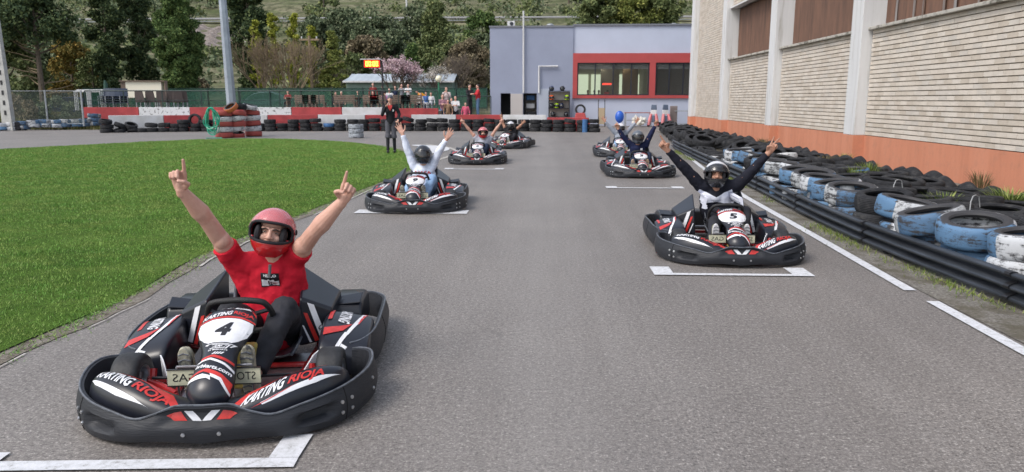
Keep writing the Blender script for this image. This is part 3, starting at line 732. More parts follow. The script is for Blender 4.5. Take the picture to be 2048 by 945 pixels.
m_navy=cloth('navy_cotton',(.012,.017,.055)); m_pwht=cloth('white_blue_knit',(.70,.75,.88)); m_blkk=cloth('black_knit',(.012,.013,.022)); m_lgry=cloth('pale_grey_cotton',(.42,.44,.52)); m_gry=cloth('grey_melange',(.28,.31,.37)); m_jean=cloth('washed_denim',(.25,.38,.58),bump=.3); m_dkn=cloth('dark_denim',(.02,.03,.06))
m_shW=mat('white_trainers',(.6,.6,.62),.6,bump=.1); m_tan=mat('tan_trainers',(.42,.30,.20),.7)
D1=dict(head=(545,466,.10),sh=((474,528,.16),(584,524,.16)),elbow_r=(414,440,-.02),wrist_r=(362,380,-.16),tip_r=(352,322,-.20),elbow_l=(629,464,-.0),wrist_l=(686,402,-.10),tip_l=(708,350,-.14),
 pose_r='point',pose_l='point',skin=m_skin,top=m_tee,bottom=m_trk,sleeve='short',slen=.42,shoe=m_kh,sole=m_soleC,helmet=m_hred,visor='up',face=True,hrot=(R(3),R(-7),R(11)),vox=.0075,bvox=.0038,fat=1.05,hk=1.02,thumb=1)
d1=seated_driver(KARTS[0],'Smiling driver in red T-shirt and red helmet with raised visor, both index fingers pointing up',D1)
# shirt print, laid on the chest with a raycast-free front patch
def chest_patch(J,w0,h0,zc,bulge=.0):
    n=J['neck']
    return n
D5=dict(head=(1433,350,.10),sh=((1402,372,.16),(1474,372,.16)),elbow_r=(1368,335,.08),wrist_r=(1334,300,.02),tip_r=(1314,276,0),elbow_l=(1502,345,.08),wrist_l=(1537,306,.0),tip_l=(1561,272,0),
 pose_r='point',pose_l='peace',skin=m_skin2,top=m_blkk,bottom=m_trk,sleeve='long',shoe=mat('khaki_shoes',(.20,.20,.13),.8,bump=.2),sole=m_shW,helmet=m_hblk,hcrown=m_hwht,visor='half',face=True,hrot=(R(-6),R(-5),R(2)),vox=.010,bvox=.0055)
D9=dict(head=(846,310,.10),sh=((829,334,.18),(863,334,.18)),elbow_r=(815,300,.14),wrist_r=(805,268,.1),tip_r=(796,250,.1),elbow_l=(879,302,.14),wrist_l=(893,279,.1),tip_l=(905,258,.1),
 pose_r='open',pose_l='open',skin=m_skin,top=m_pwht,bottom=m_jean,sleeve='long',shoe=m_kh,sole=m_soleC,helmet=m_hblk,visor='closed',hrot=(R(8),R(-3),0),vox=.012,bvox=.0065)
DR=dict(head=(966,266,.10),sh=((954,279,.18),(980,279,.18)),elbow_r=(940,262,.16),wrist_r=(928,247,.1),tip_r=(919,237,.1),elbow_l=(990,262,.16),wrist_l=(1001,247,.1),tip_l=(1008,236,.1),
 pose_r='point',pose_l='point',skin=m_skin,top=m_lgry,bottom=m_dkn,sleeve='short',slen=.35,shoe=m_shW,sole=m_shW,helmet=m_hred,visor='up',face=True,hrot=(R(4),R(2),0),vox=.016,bvox=.009,fat=.85)
D3=dict(head=(1276,275,.10),sh=((1263,291,.18),(1291,291,.18)),elbow_r=(1247,275,.14),wrist_r=(1236,257,.1),tip_r=(1230,244,.1),elbow_l=(1301,270,.14),wrist_l=(1311,251,.1),tip_l=(1317,234,.1),
 pose_r='fist',pose_l='fist',skin=m_skin2,top=m_navy,bottom=m_dkn,sleeve='long',shoe=m_tan,sole=m_tan,helmet=m_hgry,visor='closed',hrot=(0,R(2),0),vox=.014,bvox=.008)
D7=dict(head=(1241,257,.10),sh=((1231,266,.18),(1252,266,.18)),elbow_r=(1219,254,.14),wrist_r=(1210,243,.1),tip_r=(1204,234,.1),elbow_l=(1262,256,.14),wrist_l=(1272,245,.1),tip_l=(1278,236,.1),
 pose_r='open',pose_l='open',skin=m_skin2,top=m_gry,bottom=m_jean,sleeve='long',shoe=m_shW,sole=m_shW,helmet=m_hwht,visor='closed',hrot=(R(6),R(2),0),vox=.018,bvox=.010)
D6=dict(head=(1021,252,.10),sh=((1012,261,.18),(1031,260,.18)),elbow_r=(1006,247,.16),wrist_r=(1003,236,.12),tip_r=(1000,224,.1),elbow_l=(1039,254,.16),wrist_l=(1044,248,.12),tip_l=(1050,242,.1),
 pose_r='point',pose_l='open',skin=m_skin2,top=mat('black_tee',(.014,.014,.018),.85,bump=.2),bottom=m_trk,sleeve='short',slen=.4,shoe=m_shW,sole=m_shW,helmet=m_hblk,hcrown=m_hwht,visor='closed',hrot=(R(-4),R(2),0),vox=.018,bvox=.010)
d5=seated_driver(KARTS[1],'Driver in black sweater with white chest band, arms spread wide, seated in kart 5',D5)
d9=seated_driver(KARTS[2],'Driver in white and pale blue top with black helmet, open hands raised, in kart 9',D9)
dr=seated_driver(KARTS[4],'Driver in pale grey T-shirt and red helmet with both arms up, far left lane',DR)
d3=seated_driver(KARTS[3],'Driver in navy long-sleeved top and dark grey helmet with raised fists, kart 3',D3)
d7=seated_driver(KARTS[5],'Driver in grey melange top and white helmet behind the navy driver',D7)
d6=seated_driver(KARTS[6],'Driver in black T-shirt with white-topped black helmet, farthest kart',D6)
# prints on clothing: thin panels wrapped on the evaluated garment by a shrinkwrap
def garment_print(root,top,poly_mb,name,m,off=.002):
    me=poly_mb.mesh(name,m); o=mesh_obj(name,me,top); q=o.modifiers.new('lay','SHRINKWRAP'); q.target=top; q.wrap_method='PROJECT'; q.use_project_y=True; q.use_project_x=False; q.use_project_z=False
    q.use_negative_direction=False; q.use_positive_direction=True; q.offset=off; q.project_limit=.6; q.wrap_mode='ABOVE_SURFACE'; o['kind']='stuff'; return o
n1=d1[4]['neck']; T1=d1[4]['top']
PS=plane_S((n1.x-.075,n1.y-.35,n1.z-.165),(.105,0,0),(0,0,.085))
a=MB(); dpoly(a,[(0,.0),(1,0),(1,1),(0,1)],PS,0,.1); garment_print(d1[0],T1,a,'print_patch',m_black,.003)
a=MB(); dtext(a,'HELLO',[(.15,.74),(.85,.74),(.85,.93),(.15,.93)],PS,0,.15,.03)
dpoly(a,[(.04,.10),(.35,.06),(.5,.2),(.62,.08),(.96,.10),(.96,.48),(.75,.44),(.70,.58),(.52,.50),(.44,.60),(.30,.50),(.04,.56)],PS,0,.1); garment_print(d1[0],T1,a,'white_print',m_white,.005)
a=MB()
for p in ([(.34,.12),(.40,.12),(.47,.5),(.41,.5)],[(.47,.15),(.51,.15),(.58,.45),(.53,.45)],[(.6,.25),(.75,.2),(.76,.27),(.62,.32)]): dpoly(a,p,PS,0,.1)
garment_print(d1[0],T1,a,'black_print',m_black,.007)
a=MB(); a.tube([d1[1]+Vector((.005,-.13,-.16)),d1[1]+Vector((.0,-.125,-.20)),d1[1]+Vector((-.004,-.135,-.235))],.009,6); a.build('chin_strap',mat('grey_webbing',(.10,.10,.11),.8),d1[3],smooth=True)
n5=d5[4]['neck']; PS=plane_S((n5.x-.21,n5.y-.4,n5.z-.165),(.42,0,0),(0,0,.19))
a=MB(); dpoly(a,[(0,.05),(.08,.0),(.5,.16),(.92,0),(1,.05),(.97,.55),(.90,.86),(.5,.42),(.10,.86),(.03,.55)],PS,0,.06); garment_print(d5[0],d5[4]['top'],a,'chest_band',mat('white_knit_band',(.66,.68,.78),.85),.004)
n9=d9[4]['neck']; PS=plane_S((n9.x-.12,n9.y-.4,n9.z-.14),(.24,0,0),(0,0,.05))
a=MB(); dtext(a,'NASA',[(0,0),(1,0),(1,1),(0,1)],PS,0,.1,.03); garment_print(d9[0],d9[4]['top'],a,'chest_lettering',m_red,.004)
PS=plane_S((d3[4]['neck'].x+.05,d3[4]['neck'].y-.4,d3[4]['neck'].z-.13),(.05,0,0),(0,0,.05))
a=MB(); dpoly(a,[(0,0),(1,0),(1,1),(0,1)],PS,0,.3); garment_print(d3[0],d3[4]['top'],a,'chest_badge',m_white,.004)
# ---------------- standing people ----------------
def standing(name_label,x,y,z0,h,face,top,bottom,hair=m_hair,skin=None,arms=None,vox=.022,group=None,sit=False,sleeve='long',legs='long',shoes=None,hat=None,longhair=False,pose='fist',bend=0,stride=.0):
    """face: heading the person looks, radians, 0 = toward the camera (-y)"""
    skin=skin or m_skin; k=h/1.75; root=empty('person',(x,y,z0),face,name_label,'person',group)
    V=lambda a,b,c:Vector((a,b,c))*k
    if sit:
        hz=.48; hip=V(0,.05,hz); kn=[V(s*.11,-.38,.50) for s in(-1,1)]; an=[V(s*.12,-.36,.09) for s in(-1,1)]
    else:
        hz=.93; hip=V(0,0,hz); kn=[V(s*.095,-.03+s*stride*.4,.50) for s in(-1,1)]; an=[V(s*.10,s*stride,.08) for s in(-1,1)]
    b=bend; up=lambda c:Vector((0,-math.sin(b)*c,math.cos(b)*c))*k
    chest=hip+up(.32); neck=hip+up(.53); hd=hip+up(.70)+V(0,-.02,0)
    sh=[neck+V(s*.175,0,-.05) for s in(-1,1)]
    arms=arms or [(( -.26,.02,-.30),(-.27,-.08,-.55)),((.26,.02,-.30),(.27,-.08,-.55))]
    el=[neck+V(*arms[i][0]) for i in(0,1)]; wr=[neck+V(*arms[i][1]) for i in(0,1)]
    B=Blob(); headshape(B,hd,Matrix.Identity(3),vox<.02,k); B.cap(neck-V(0,0,.04),hd-V(0,-.02,.05),.055*k,.05*k); B.cap(hip,chest,.09*k,.09*k); B.cap(chest,neck-V(0,0,.05),.09*k,.06*k); B.cap(sh[0],sh[1],.045*k)
    for i,s in enumerate((-1,1)):
        B.cap(sh[i],el[i],.046*k,.038*k); B.cap(el[i],wr[i],.038*k,.027*k); hand(B,wr[i],(wr[i]-el[i]),(-s*.7,-.6,0),1 if s>0 else -1,pose,k)
        B.cap(hip+V(s*.09,0,0),kn[i],.07*k,.05*k); B.cap(kn[i],an[i],.05*k,.035*k)
    B.out('body',skin,root,vox*.62,2)
    T=Blob(); T.cap(hip+V(0,0,.02),chest,.135*k,.14*k,16); T.cap(chest+V(-.05,0,0),neck+V(-.07,0,-.08),.105*k,.08*k); T.cap(chest+V(.05,0,0),neck+V(.07,0,-.08),.105*k,.08*k); T.cap(sh[0],sh[1],.062*k)
    for i in(0,1):
        if sleeve=='short': T.cone(sh[i],sh[i].lerp(el[i],.6),.066*k,.06*k); T.cap(sh[i],sh[i].lerp(el[i],.2),.066*k,.06*k)
        elif sleeve=='long': T.cap(sh[i],el[i],.064*k,.052*k); T.cone(el[i],el[i].lerp(wr[i],.95),.052*k,.038*k); T.cap(el[i],el[i].lerp(wr[i],.3),.052*k,.05*k)
    T.out('shirt',top,root,vox,2)
    P=Blob(); P.sph(hip,(.155*k,.125*k,.12*k))
    e=.95 if legs=='long' else 0
    for i,s in enumerate((-1,1)):
        P.cap(hip+V(s*.085,0,0),kn[i].lerp(hip,.08),.092*k,.075*k)
        if legs=='long': P.cap(kn[i],kn[i].lerp(an[i],.2),.066*k,.062*k); P.cone(kn[i],an[i].lerp(kn[i],.03),.064*k,.055*k)
        else: P.cone(kn[i].lerp(hip,.15),kn[i].lerp(an[i],.12),.085*k,.095*k)
    P.out('trousers' if legs=='long' else 'shorts',bottom,root,vox,2)
    if legs=='short':
        P=Blob()
        for i in(0,1): P.cone(kn[i],an[i],.06*k,.045*k)
        P.out('leggings',m_trk,root,vox*.8,1)
    for i,s in enumerate((-1,1)):
        F=Blob(); F.cap(an[i]+V(0,.02,-.035),an[i]+V(0,-.13,-.045),.045*k,.036*k); F.out('shoe',shoes or m_dsteel,root,vox*.7,1)
    H=Blob()
    if hat: H.sph(hd+V(0,.015,.05),(.088*k,.105*k,.09*k)); H.out('beanie',hat,root,vox*.6,1)
    else:
        H.sph(hd+V(0,.03,.045),(.082*k,.095*k,.088*k))
        if longhair: H.cap(hd+V(0,.055,.0),hd+V(0,.08,-.20),.075*k,.05*k)
        H.out('hair',hair,root,vox*.6,1)
    return root,hd,neck,hip,k
m_hood=cloth('black_hooded_jacket',(.016,.017,.022)); m_short=cloth('charcoal_shorts',(.09,.09,.11)); m_beanie=cloth('grey_knit',(.12,.13,.16),bs=60)
mp=G(783,307)
mr=standing('Standing marshal in black hooded jacket, grey shorts and beanie, hand raised to his face',mp.x,mp.y,.02,1.66,R(8),m_hood,m_short,arms=[((-.24,-.10,-.30),(-.10,-.24,-.03)),((.27,.0,-.28),(.24,-.20,-.46))],vox=.011,legs='short',hat=m_beanie,pose='fist',stride=.07)
nk=mr[2]; 
MB().add([(-.07,nk.y-.12,nk.z-.01),(.07,nk.y-.12,nk.z-.01),(.05,nk.y-.135,nk.z-.09),(0,nk.y-.14,nk.z-.17),(-.05,nk.y-.135,nk.z-.09)],[(0,1,2,3,4)]).build('red_collar',m_red,mr[0],solid=.01)
MB().box(nk+Vector((.09,-.125,-.16)),(.04,.006,.05)).build('chest_badge',m_white,mr[0])
MB().box(nk+Vector((-.085,-.27,.06)),(.02,.07,.14)).build('phone',m_dsteel,mr[0],bevel=.004)
# ---------------- ground ----------------
def nodes_mat(name,rough=.85,spec=.4):
    m=bpy.data.materials.new(name); m.use_nodes=True; n=m.node_tree; b=n.nodes['Principled BSDF']; b.inputs['Roughness'].default_value=rough; b.inputs['Specular IOR Level'].default_value=spec
    g=n.nodes.new('ShaderNodeNewGeometry'); return m,n,b,g.outputs['Position']
def N(n,t,**k):
    x=n.nodes.new(t)
    for a,v in k.items(): setattr(x,a,v)
    return x
def noise(n,src,sc,det=4,rough=.6):
    t=N(n,'ShaderNodeTexNoise'); t.inputs['Scale'].default_value=sc; t.inputs['Detail'].default_value=det; t.inputs['Roughness'].default_value=rough; n.links.new(src,t.inputs[0]); return t.outputs[0]
def ramp(n,src,stops):
    r=N(n,'ShaderNodeValToRGB'); e=r.color_ramp.elements
    while len(e)<len(stops): e.new(.5)
    for i,(p,c) in enumerate(stops): e[i].position=p; e[i].color=(*c,1) if len(c)==3 else c
    n.links.new(src,r.inputs[0]); return r.outputs[0]
def mix(n,f,a,b,mode='MIX'):
    x=N(n,'ShaderNodeMix',data_type='RGBA',blend_type=mode)
    if isinstance(f,(int,float)): x.inputs[0].default_value=f
    else: n.links.new(f,x.inputs[0])
    for i,v in ((6,a),(7,b)):
        if isinstance(v,tuple): x.inputs[i].default_value=(*v,1)
        else: n.links.new(v,x.inputs[i])
    return x.outputs[2]
def mathn(n,op,a,b=None,c=None):
    x=N(n,'ShaderNodeMath',operation=op)
    for i,v in enumerate((a,b,c)):
        if v is None: continue
        if isinstance(v,(int,float)): x.inputs[i].default_value=v
        else: n.links.new(v,x.inputs[i])
    return x.outputs[0]
def bumpn(n,b,h,s,d=.01):
    x=N(n,'ShaderNodeBump'); x.inputs['Strength'].default_value=s; x.inputs['Distance'].default_value=d; n.links.new(h,x.inputs['Height']); n.links.new(x.outputs[0],b.inputs['Normal'])
m_asph,n,b,P=nodes_mat('asphalt',.62,.62)
s1=mathn(n,'ADD',mathn(n,'MULTIPLY',noise(n,P,78,3,.8),.6),mathn(n,'MULTIPLY',noise(n,P,34,3,.8),.4)); s2=noise(n,P,.45,4); s3=noise(n,P,7,5)
c=ramp(n,s1,[(.36,(.045,.040,.037)),(.47,(.180,.163,.152)),(.56,(.265,.243,.226)),(.64,(.56,.53,.49))])
c=mix(n,ramp(n,s2,[(.35,(0,0,0)),(.7,(1,1,1))]),c,mix(n,1.0,c,(.80,.80,.81),'MULTIPLY'))
c=mix(n,ramp(n,s3,[(.3,(0,0,0)),(.75,(.45,.45,.45))]),c,mix(n,1.0,c,(.84,.83,.82),'MULTIPLY'))
sx=N(n,'ShaderNodeSeparateXYZ'); n.links.new(P,sx.inputs[0]); 
ax=mathn(n,'ABSOLUTE',mathn(n,'ADD',sx.outputs[0],mathn(n,'MULTIPLY',mathn(n,'SUBTRACT',noise(n,P,1.6,5),.5),1.0)))
band=ramp(n,ax,[(.0,(.22,.22,.22)),(.9,(0,0,0))]); c=mix(n,band,c,(.31,.295,.285))
# darker rubbered line left by the karts
rb=mathn(n,'ABSOLUTE',mathn(n,'SUBTRACT',sx.outputs[0],1.0)); rbm=ramp(n,rb,[(.1,(.35,.35,.35)),(.8,(0,0,0))]); c=mix(n,rbm,c,mix(n,1.0,c,(.86,.86,.87),'MULTIPLY'))
mp=N(n,'ShaderNodeMapping'); mp.inputs['Scale'].default_value=(3.2,.16,1); n.links.new(P,mp.inputs[0]); st=noise(n,mp.outputs[0],1,5,.6); c=mix(n,ramp(n,st,[(.42,(0,0,0)),(.66,(.45,.45,.45))]),c,mix(n,1.0,c,(.80,.785,.775),'MULTIPLY')); c=mix(n,ramp(n,st,[(.28,(.45,.45,.45)),(.42,(0,0,0))]),c,mix(n,1.0,c,(1.18,1.16,1.15),'MULTIPLY'))
vo=N(n,'ShaderNodeTexVoronoi',feature='DISTANCE_TO_EDGE'); vo.inputs['Scale'].default_value=.33; wv=N(n,'ShaderNodeVectorMath',operation='ADD'); nz=N(n,'ShaderNodeTexNoise'); nz.inputs['Scale'].default_value=1.3; nz.inputs['Detail'].default_value=6; n.links.new(P,nz.inputs[0]); n.links.new(P,wv.inputs[0]); n.links.new(nz.outputs[1],wv.inputs[1]); n.links.new(wv.outputs[0],vo.inputs['Vector'])
ck=mathn(n,'MULTIPLY',ramp(n,vo.outputs[0],[(0,(1,1,1)),(.006,(0,0,0))]),ramp(n,noise(n,P,.35,3),[(.5,(0,0,0)),(.6,(.30,.30,.30))])); c=mix(n,ck,c,(.06,.056,.054))
oil=ramp(n,noise(n,P,1.9,3,.5),[(.70,(0,0,0)),(.76,(.35,.35,.35))]); c=mix(n,oil,c,mix(n,1.0,c,(.7,.7,.72),'MULTIPLY'))
n.links.new(c,b.inputs['Base Color']); bumpn(n,b,s1,.6,.007)
def sheet(name,poly,z,m,parent=None,kind='structure',res=None):
    T=tessellate_polygon([[Vector((x,y,0)) for x,y in poly]]); me=newmesh(name,[(x,y,z) for x,y in poly],T,m)
    bm=bmesh.new(); bm.from_mesh(me); bmesh.ops.recalc_face_normals(bm,faces=bm.faces)
    if sum(f.normal.z for f in bm.faces)<0: bmesh.ops.reverse_faces(bm,faces=bm.faces)
    bm.to_mesh(me); bm.free()
    o=mesh_obj(name,me,parent)
    if kind: o['kind']=kind
    return o
m_soil,n,b,P=nodes_mat('dry_soil',.95,.2); s=noise(n,P,6,6,.7); c=ramp(n,s,[(.3,(.075,.06,.042)),(.5,(.16,.135,.10)),(.62,(.10,.11,.05)),(.75,(.22,.19,.145))]); n.links.new(c,b.inputs['Base Color']); bumpn(n,b,noise(n,P,40,5),.6,.02)
m_grav,n,b,P=nodes_mat('gravel_verge',.95,.2); s=noise(n,P,45,5,.75); c=ramp(n,s,[(.3,(.085,.078,.068)),(.5,(.19,.178,.16)),(.7,(.34,.32,.29))]); c=mix(n,ramp(n,noise(n,P,3,5),[(.45,(0,0,0)),(.62,(.8,.8,.8))]),c,(.10,.088,.062)); n.links.new(c,b.inputs['Base Color']); bumpn(n,b,s,.8,.015)
m_turf,n,b,P=nodes_mat('turf',.95,.1); s=noise(n,P,1.2,6,.65); c=ramp(n,s,[(.3,(.06,.12,.018)),(.5,(.095,.18,.028)),(.7,(.15,.23,.05))]); c=mix(n,ramp(n,noise(n,P,30,4),[(.35,(0,0,0)),(.7,(.7,.7,.7))]),c,(.035,.06,.012)); n.links.new(c,b.inputs['Base Color']); bumpn(n,b,noise(n,P,60,4),1,.03)
m_paint,n,b,P=nodes_mat('worn_white_road_paint',.7,.4); s=noise(n,P,26,8,.85); c=ramp(n,s,[(.34,(.22,.21,.20)),(.44,(.52,.53,.55)),(.6,(.66,.67,.71))]); n.links.new(c,b.inputs['Base Color'])
m_kerb,n,b,P=nodes_mat('dusty_edge',.95,.2); s=noise(n,P,14,6,.8); c=ramp(n,s,[(.36,(.085,.072,.055)),(.5,(.175,.155,.13)),(.66,(.27,.25,.225))]); n.links.new(c,b.inputs['Base Color']); bumpn(n,b,s,.6,.02)
sheet('track',[(-60,-30),(60,-30),(60,47),(-60,47)],0,m_asph)
sheet('gravel_verge',[(3.10,-3),(3.1,5.9),(3.12,7),(3.34,12.2),(3.8,18),(4.4,24),(5.2,31),(5.6,38),(7.9,38),(7.9,-3)],.006,m_grav)
LAWN=[(-3.45,1.0),(-3.36,4.3),(-3.30,5.6),(-3.46,7.3),(-3.42,8.6),(-3.33,10.0),(-3.18,12.8),(-3.02,15.6),(-3.05,17.6),(-3.35,19.6),(-4.05,22.0),(-5.3,24.9),(-7.2,27.5),(-9.4,29.2),(-11.85,29.9),(-14.0,28.6),(-15.6,26.0),(-17.1,23),(-18.3,18),(-18,10),(-16,3),(-10,-1),(-5,-1.5)]
def smooth_loop(P,k=6):
    out=[];n=len(P)
    for i in range(n):
        a,b,c,d=P[i-1],P[i],P[(i+1)%n],P[(i+2)%n]
        for j in range(k):
            f=j/k; out.append(tuple(.5*(2*b[q]+(c[q]-a[q])*f+(2*a[q]-5*b[q]+4*c[q]-d[q])*f*f+(-a[q]+3*b[q]-3*c[q]+d[q])*f**3) for q in(0,1)))
    return out
LL=smooth_loop(LAWN)
LC=np.array(LL)
def offset_loop(P,d):
    n=len(P); out=[]
    for i in range(n):
        tx,ty=P[(i+1)%n][0]-P[i-1][0],P[(i+1)%n][1]-P[i-1][1]; L=math.hypot(tx,ty) or 1
        j=.5*(math.sin(i*1.7)+math.sin(i*.61+2))*.03
        out.append((P[i][0]+ty/L*(d+j),P[i][1]-tx/L*(d+j)))
    return out
sheet('lawn_edge',offset_loop(LL,.16),.005,m_kerb)
sheet('lawn',LL,.014,m_turf)
# grass blades
def inside(x,y,P):
    r=np.zeros(len(x),bool); n=len(P)
    for i in range(n):
        x0,y0=P[i];x1,y1=P[(i+1)%n]
        if y0==y1: continue
        c=((y0>y)!=(y1>y))&(x<(x1-x0)*(y-y0)/(y1-y0)+x0); r^=c
    return r
def blades(name,n,x0,x1,y0,y1,h,wd,m,poly,dens=None,z0=.012):
    x=RNG.uniform(x0,x1,n*2); u=RNG.uniform(0,1,n*2); y=y0+(y1-y0)*u**1.6
    k=inside(x,y,poly); x,y=x[k][:n],y[k][:n]; n=len(x)
    cl=.75+.35*np.sin(x*3.1+np.sin(y*2.3)*2)*np.sin(y*2.7+np.sin(x*1.9)*2)+RNG.uniform(-.25,.25,n)
    hh=h*np.clip(cl,.35,1.6)*(1+ (y-y0)/30); a=RNG.uniform(0,2*PI,n); t=RNG.uniform(.2,.9,n)*hh; w=wd*(1+(y-y0)/12)
    b=RNG.uniform(0,2*PI,n)
    V=np.zeros((n,3,3),np.float32); V[:,0]=np.c_[x-np.cos(a)*w,y-np.sin(a)*w,np.full(n,z0)]; V[:,1]=np.c_[x+np.cos(a)*w,y+np.sin(a)*w,np.full(n,z0)]
    V[:,2]=np.c_[x+np.cos(b)*t,y+np.sin(b)*t,z0+hh]; F=np.arange(n*3).reshape(n,3)
    o=mesh_obj(name,npmesh(name,V.reshape(-1,3),F,m)); props(o,kind='stuff'); return o
m_blade,n,b,P=nodes_mat('grass_blades',.7,.25)
g=[x for x in n.nodes if x.type=='NEW_GEOMETRY'][0]
c1=ramp(n,g.outputs['Random Per Island'],[(0,(.080,.185,.030)),(.5,(.125,.275,.048)),(.9,(.17,.34,.075)),(1,(.32,.40,.17))])
c2=mix(n,ramp(n,noise(n,P,.8,5),[(.35,(0,0,0)),(.7,(.8,.8,.8))]),c1,mix(n,1.0,c1,(1.45,1.25,1.3),'MULTIPLY')); c2=mix(n,ramp(n,noise(n,P,2.2,5),[(.44,(0,0,0)),(.62,(.85,.85,.85))]),c2,(.25,.32,.085)); c2=mix(n,ramp(n,noise(n,P,5.5,4),[(.3,(.7,.7,.7)),(.45,(0,0,0))]),c2,mix(n,1.0,c2,(.6,.72,.6),'MULTIPLY')); n.links.new(c2,b.inputs['Base Color'])
b.inputs['Subsurface Weight'].default_value=0
o=blades('grass',470000,-17.5,-3.0,2.6,30,.021,.0030,m_blade,offset_loop(LL,-.02)); props(o,'Short green lawn grass on the island inside the track','grass')
# tufts straggling over the edge
ex=[];
for i in range(len(LL)):
    x,y=LL[i]
    if x>-6 and 3<y<26:
        for _ in range(150): ex.append((x+random.gauss(.03,.06)*(1+.8*math.sin(y*3.1)),y+random.uniform(-.35,.35)))
ex=np.array(ex); n_=len(ex); a=RNG.uniform(0,2*PI,n_); hh=RNG.uniform(.008,.03,n_); b_=RNG.uniform(0,2*PI,n_)
V=np.zeros((n_,3,3),np.float32); w_=.004; V[:,0]=np.c_[ex[:,0]-np.cos(a)*w_,ex[:,1]-np.sin(a)*w_,np.full(n_,.006)]; V[:,1]=np.c_[ex[:,0]+np.cos(a)*w_,ex[:,1]+np.sin(a)*w_,np.full(n_,.006)]; V[:,2]=np.c_[ex[:,0]+np.cos(b_)*hh,ex[:,1]+np.sin(b_)*hh,hh]
o=mesh_obj('grass',npmesh('edge_grass',V.reshape(-1,3),np.arange(n_*3).reshape(n_,3),m_blade)); props(o,'Straggling grass along the dusty rim of the lawn','grass',None,'stuff')
# thin pale concrete line beside the lawn
def strip(name,pts,wd,z,m,kind='structure',parent=None):
    V=[];F=[]
    for i,p in enumerate(pts):
        q0,q1=pts[max(i-1,0)],pts[min(i+1,len(pts)-1)]; tx,ty=q1[0]-q0[0],q1[1]-q0[1]; L=math.hypot(tx,ty) or 1
        for s in(-1,1): V.append((p[0]+ty/L*wd/2*s,p[1]-tx/L*wd/2*s,z))
        if i: k=2*i; F.append((k-2,k-1,k+1,k))
    o=mesh_obj(name,newmesh(name,V,F,m),parent); 
    if kind:o['kind']=kind
    return o
m_line2,n,b,P=nodes_mat('crumbled_edge_line',.9,.2); s=noise(n,P,9,6,.8); c=ramp(n,s,[(.36,(.20,.185,.165)),(.48,(.42,.40,.375)),(.7,(.54,.525,.50))]); n.links.new(c,b.inputs['Base Color'])
ol=offset_loop(LL,.19); ol=[p for p in ol if p[0]>-4.2 and p[1]<21 and p[1]>2]; ol.sort(key=lambda p:p[1]); run=[]
for i,p in enumerate(ol):
    on=math.sin(i*.9)+math.sin(i*.37+1)+.6*math.sin(i*2.3)>-1.1
    if on: run.append(p)
    if (not on or i==len(ol)-1):
        if len(run)>1: strip('edge_line',run,.022+.01*math.sin(i),.010,m_line2)
        run=[]
# painted marks
def quad(name,pts,label=None): o=sheet(name,pts,.010,m_paint); return o
def densify(p,step=.5):
    out=[]
    for a,b in zip(p,p[1:]):
        k=max(1,int(math.hypot(b[0]-a[0],b[1]-a[1])/step)); out+=[(a[0]+(b[0]-a[0])*i/k,a[1]+(b[1]-a[1])*i/k) for i in range(k)]
    return out+[p[-1]]
strip('side_line',densify([(3.0,1.0),(3.0,4.6),(3.03,5.78)]),.10,.010,m_paint); strip('side_line',densify([(3.02,6.12),(3.12,8.5),(3.26,12.18),(3.62,17),(4.2,23),(4.9,29)]),.10,.010,m_paint)
def grid_box(x0,x1,y,wd=.08,leg=.22,bl=.17):
    quad('grid_box_line',[(x0,y-wd/2),(x1,y-wd/2),(x1,y+wd/2),(x0,y+wd/2)]); quad('grid_box_line',[(x0,y+wd/2+.002),(x0+bl,y+wd/2+.002),(x0+bl,y+leg),(x0,y+leg)]); quad('grid_box_line',[(x1-bl,y+wd/2+.002),(x1,y+wd/2+.002),(x1,y+leg),(x1-bl,y+leg)])
p=[G(575,878),G(636,873),G(606,925),G(564,927)]
def rotp(P_,a): 
    cx,cy=-1.06,2.98; return [(cx+(x-cx)*math.cos(a)-(y-cy)*math.sin(a),cy+(x-cx)*math.sin(a)+(y-cy)*math.cos(a)) for x,y in P_]
for P_ in ([(-2.48,2.93),(-1.06,2.93),(-1.06,3.015),(-2.48,3.015)],[(-1.19,3.017),(-1.06,3.017),(-1.05,3.25),(-1.18,3.25)],[(-2.48,3.017),(-2.35,3.017),(-2.35,3.10),(-2.48,3.10)]): quad('grid_box_line',rotp(P_,R(4)))
grid_box(1.0,2.42,6.63,.075,.30,.18); grid_box(-2.62,-1.05,10.2,.09,.30,.25); grid_box(1.12,2.5,13.35,.10,.25,.2); grid_box(-2.25,-.9,16.9,.10,.25,.2)
# pale painted kerb patch and hooked line at the lawn's tip
tip=smooth_loop([(-3.45,21.2),(-2.95,23.2),(-3.3,25.0),(-4.3,26.0),(-4.5,25.6),(-3.75,24.4),(-3.5,23.0)],4); sheet('painted_kerb_patch',tip,.0165,m_paint)
strip('tip_line',densify([(-2.75,19.4),(-2.55,21.2),(-2.6,22.8),(-3.1,24.6),(-4.2,26.6)]),.12,.012,m_line2)
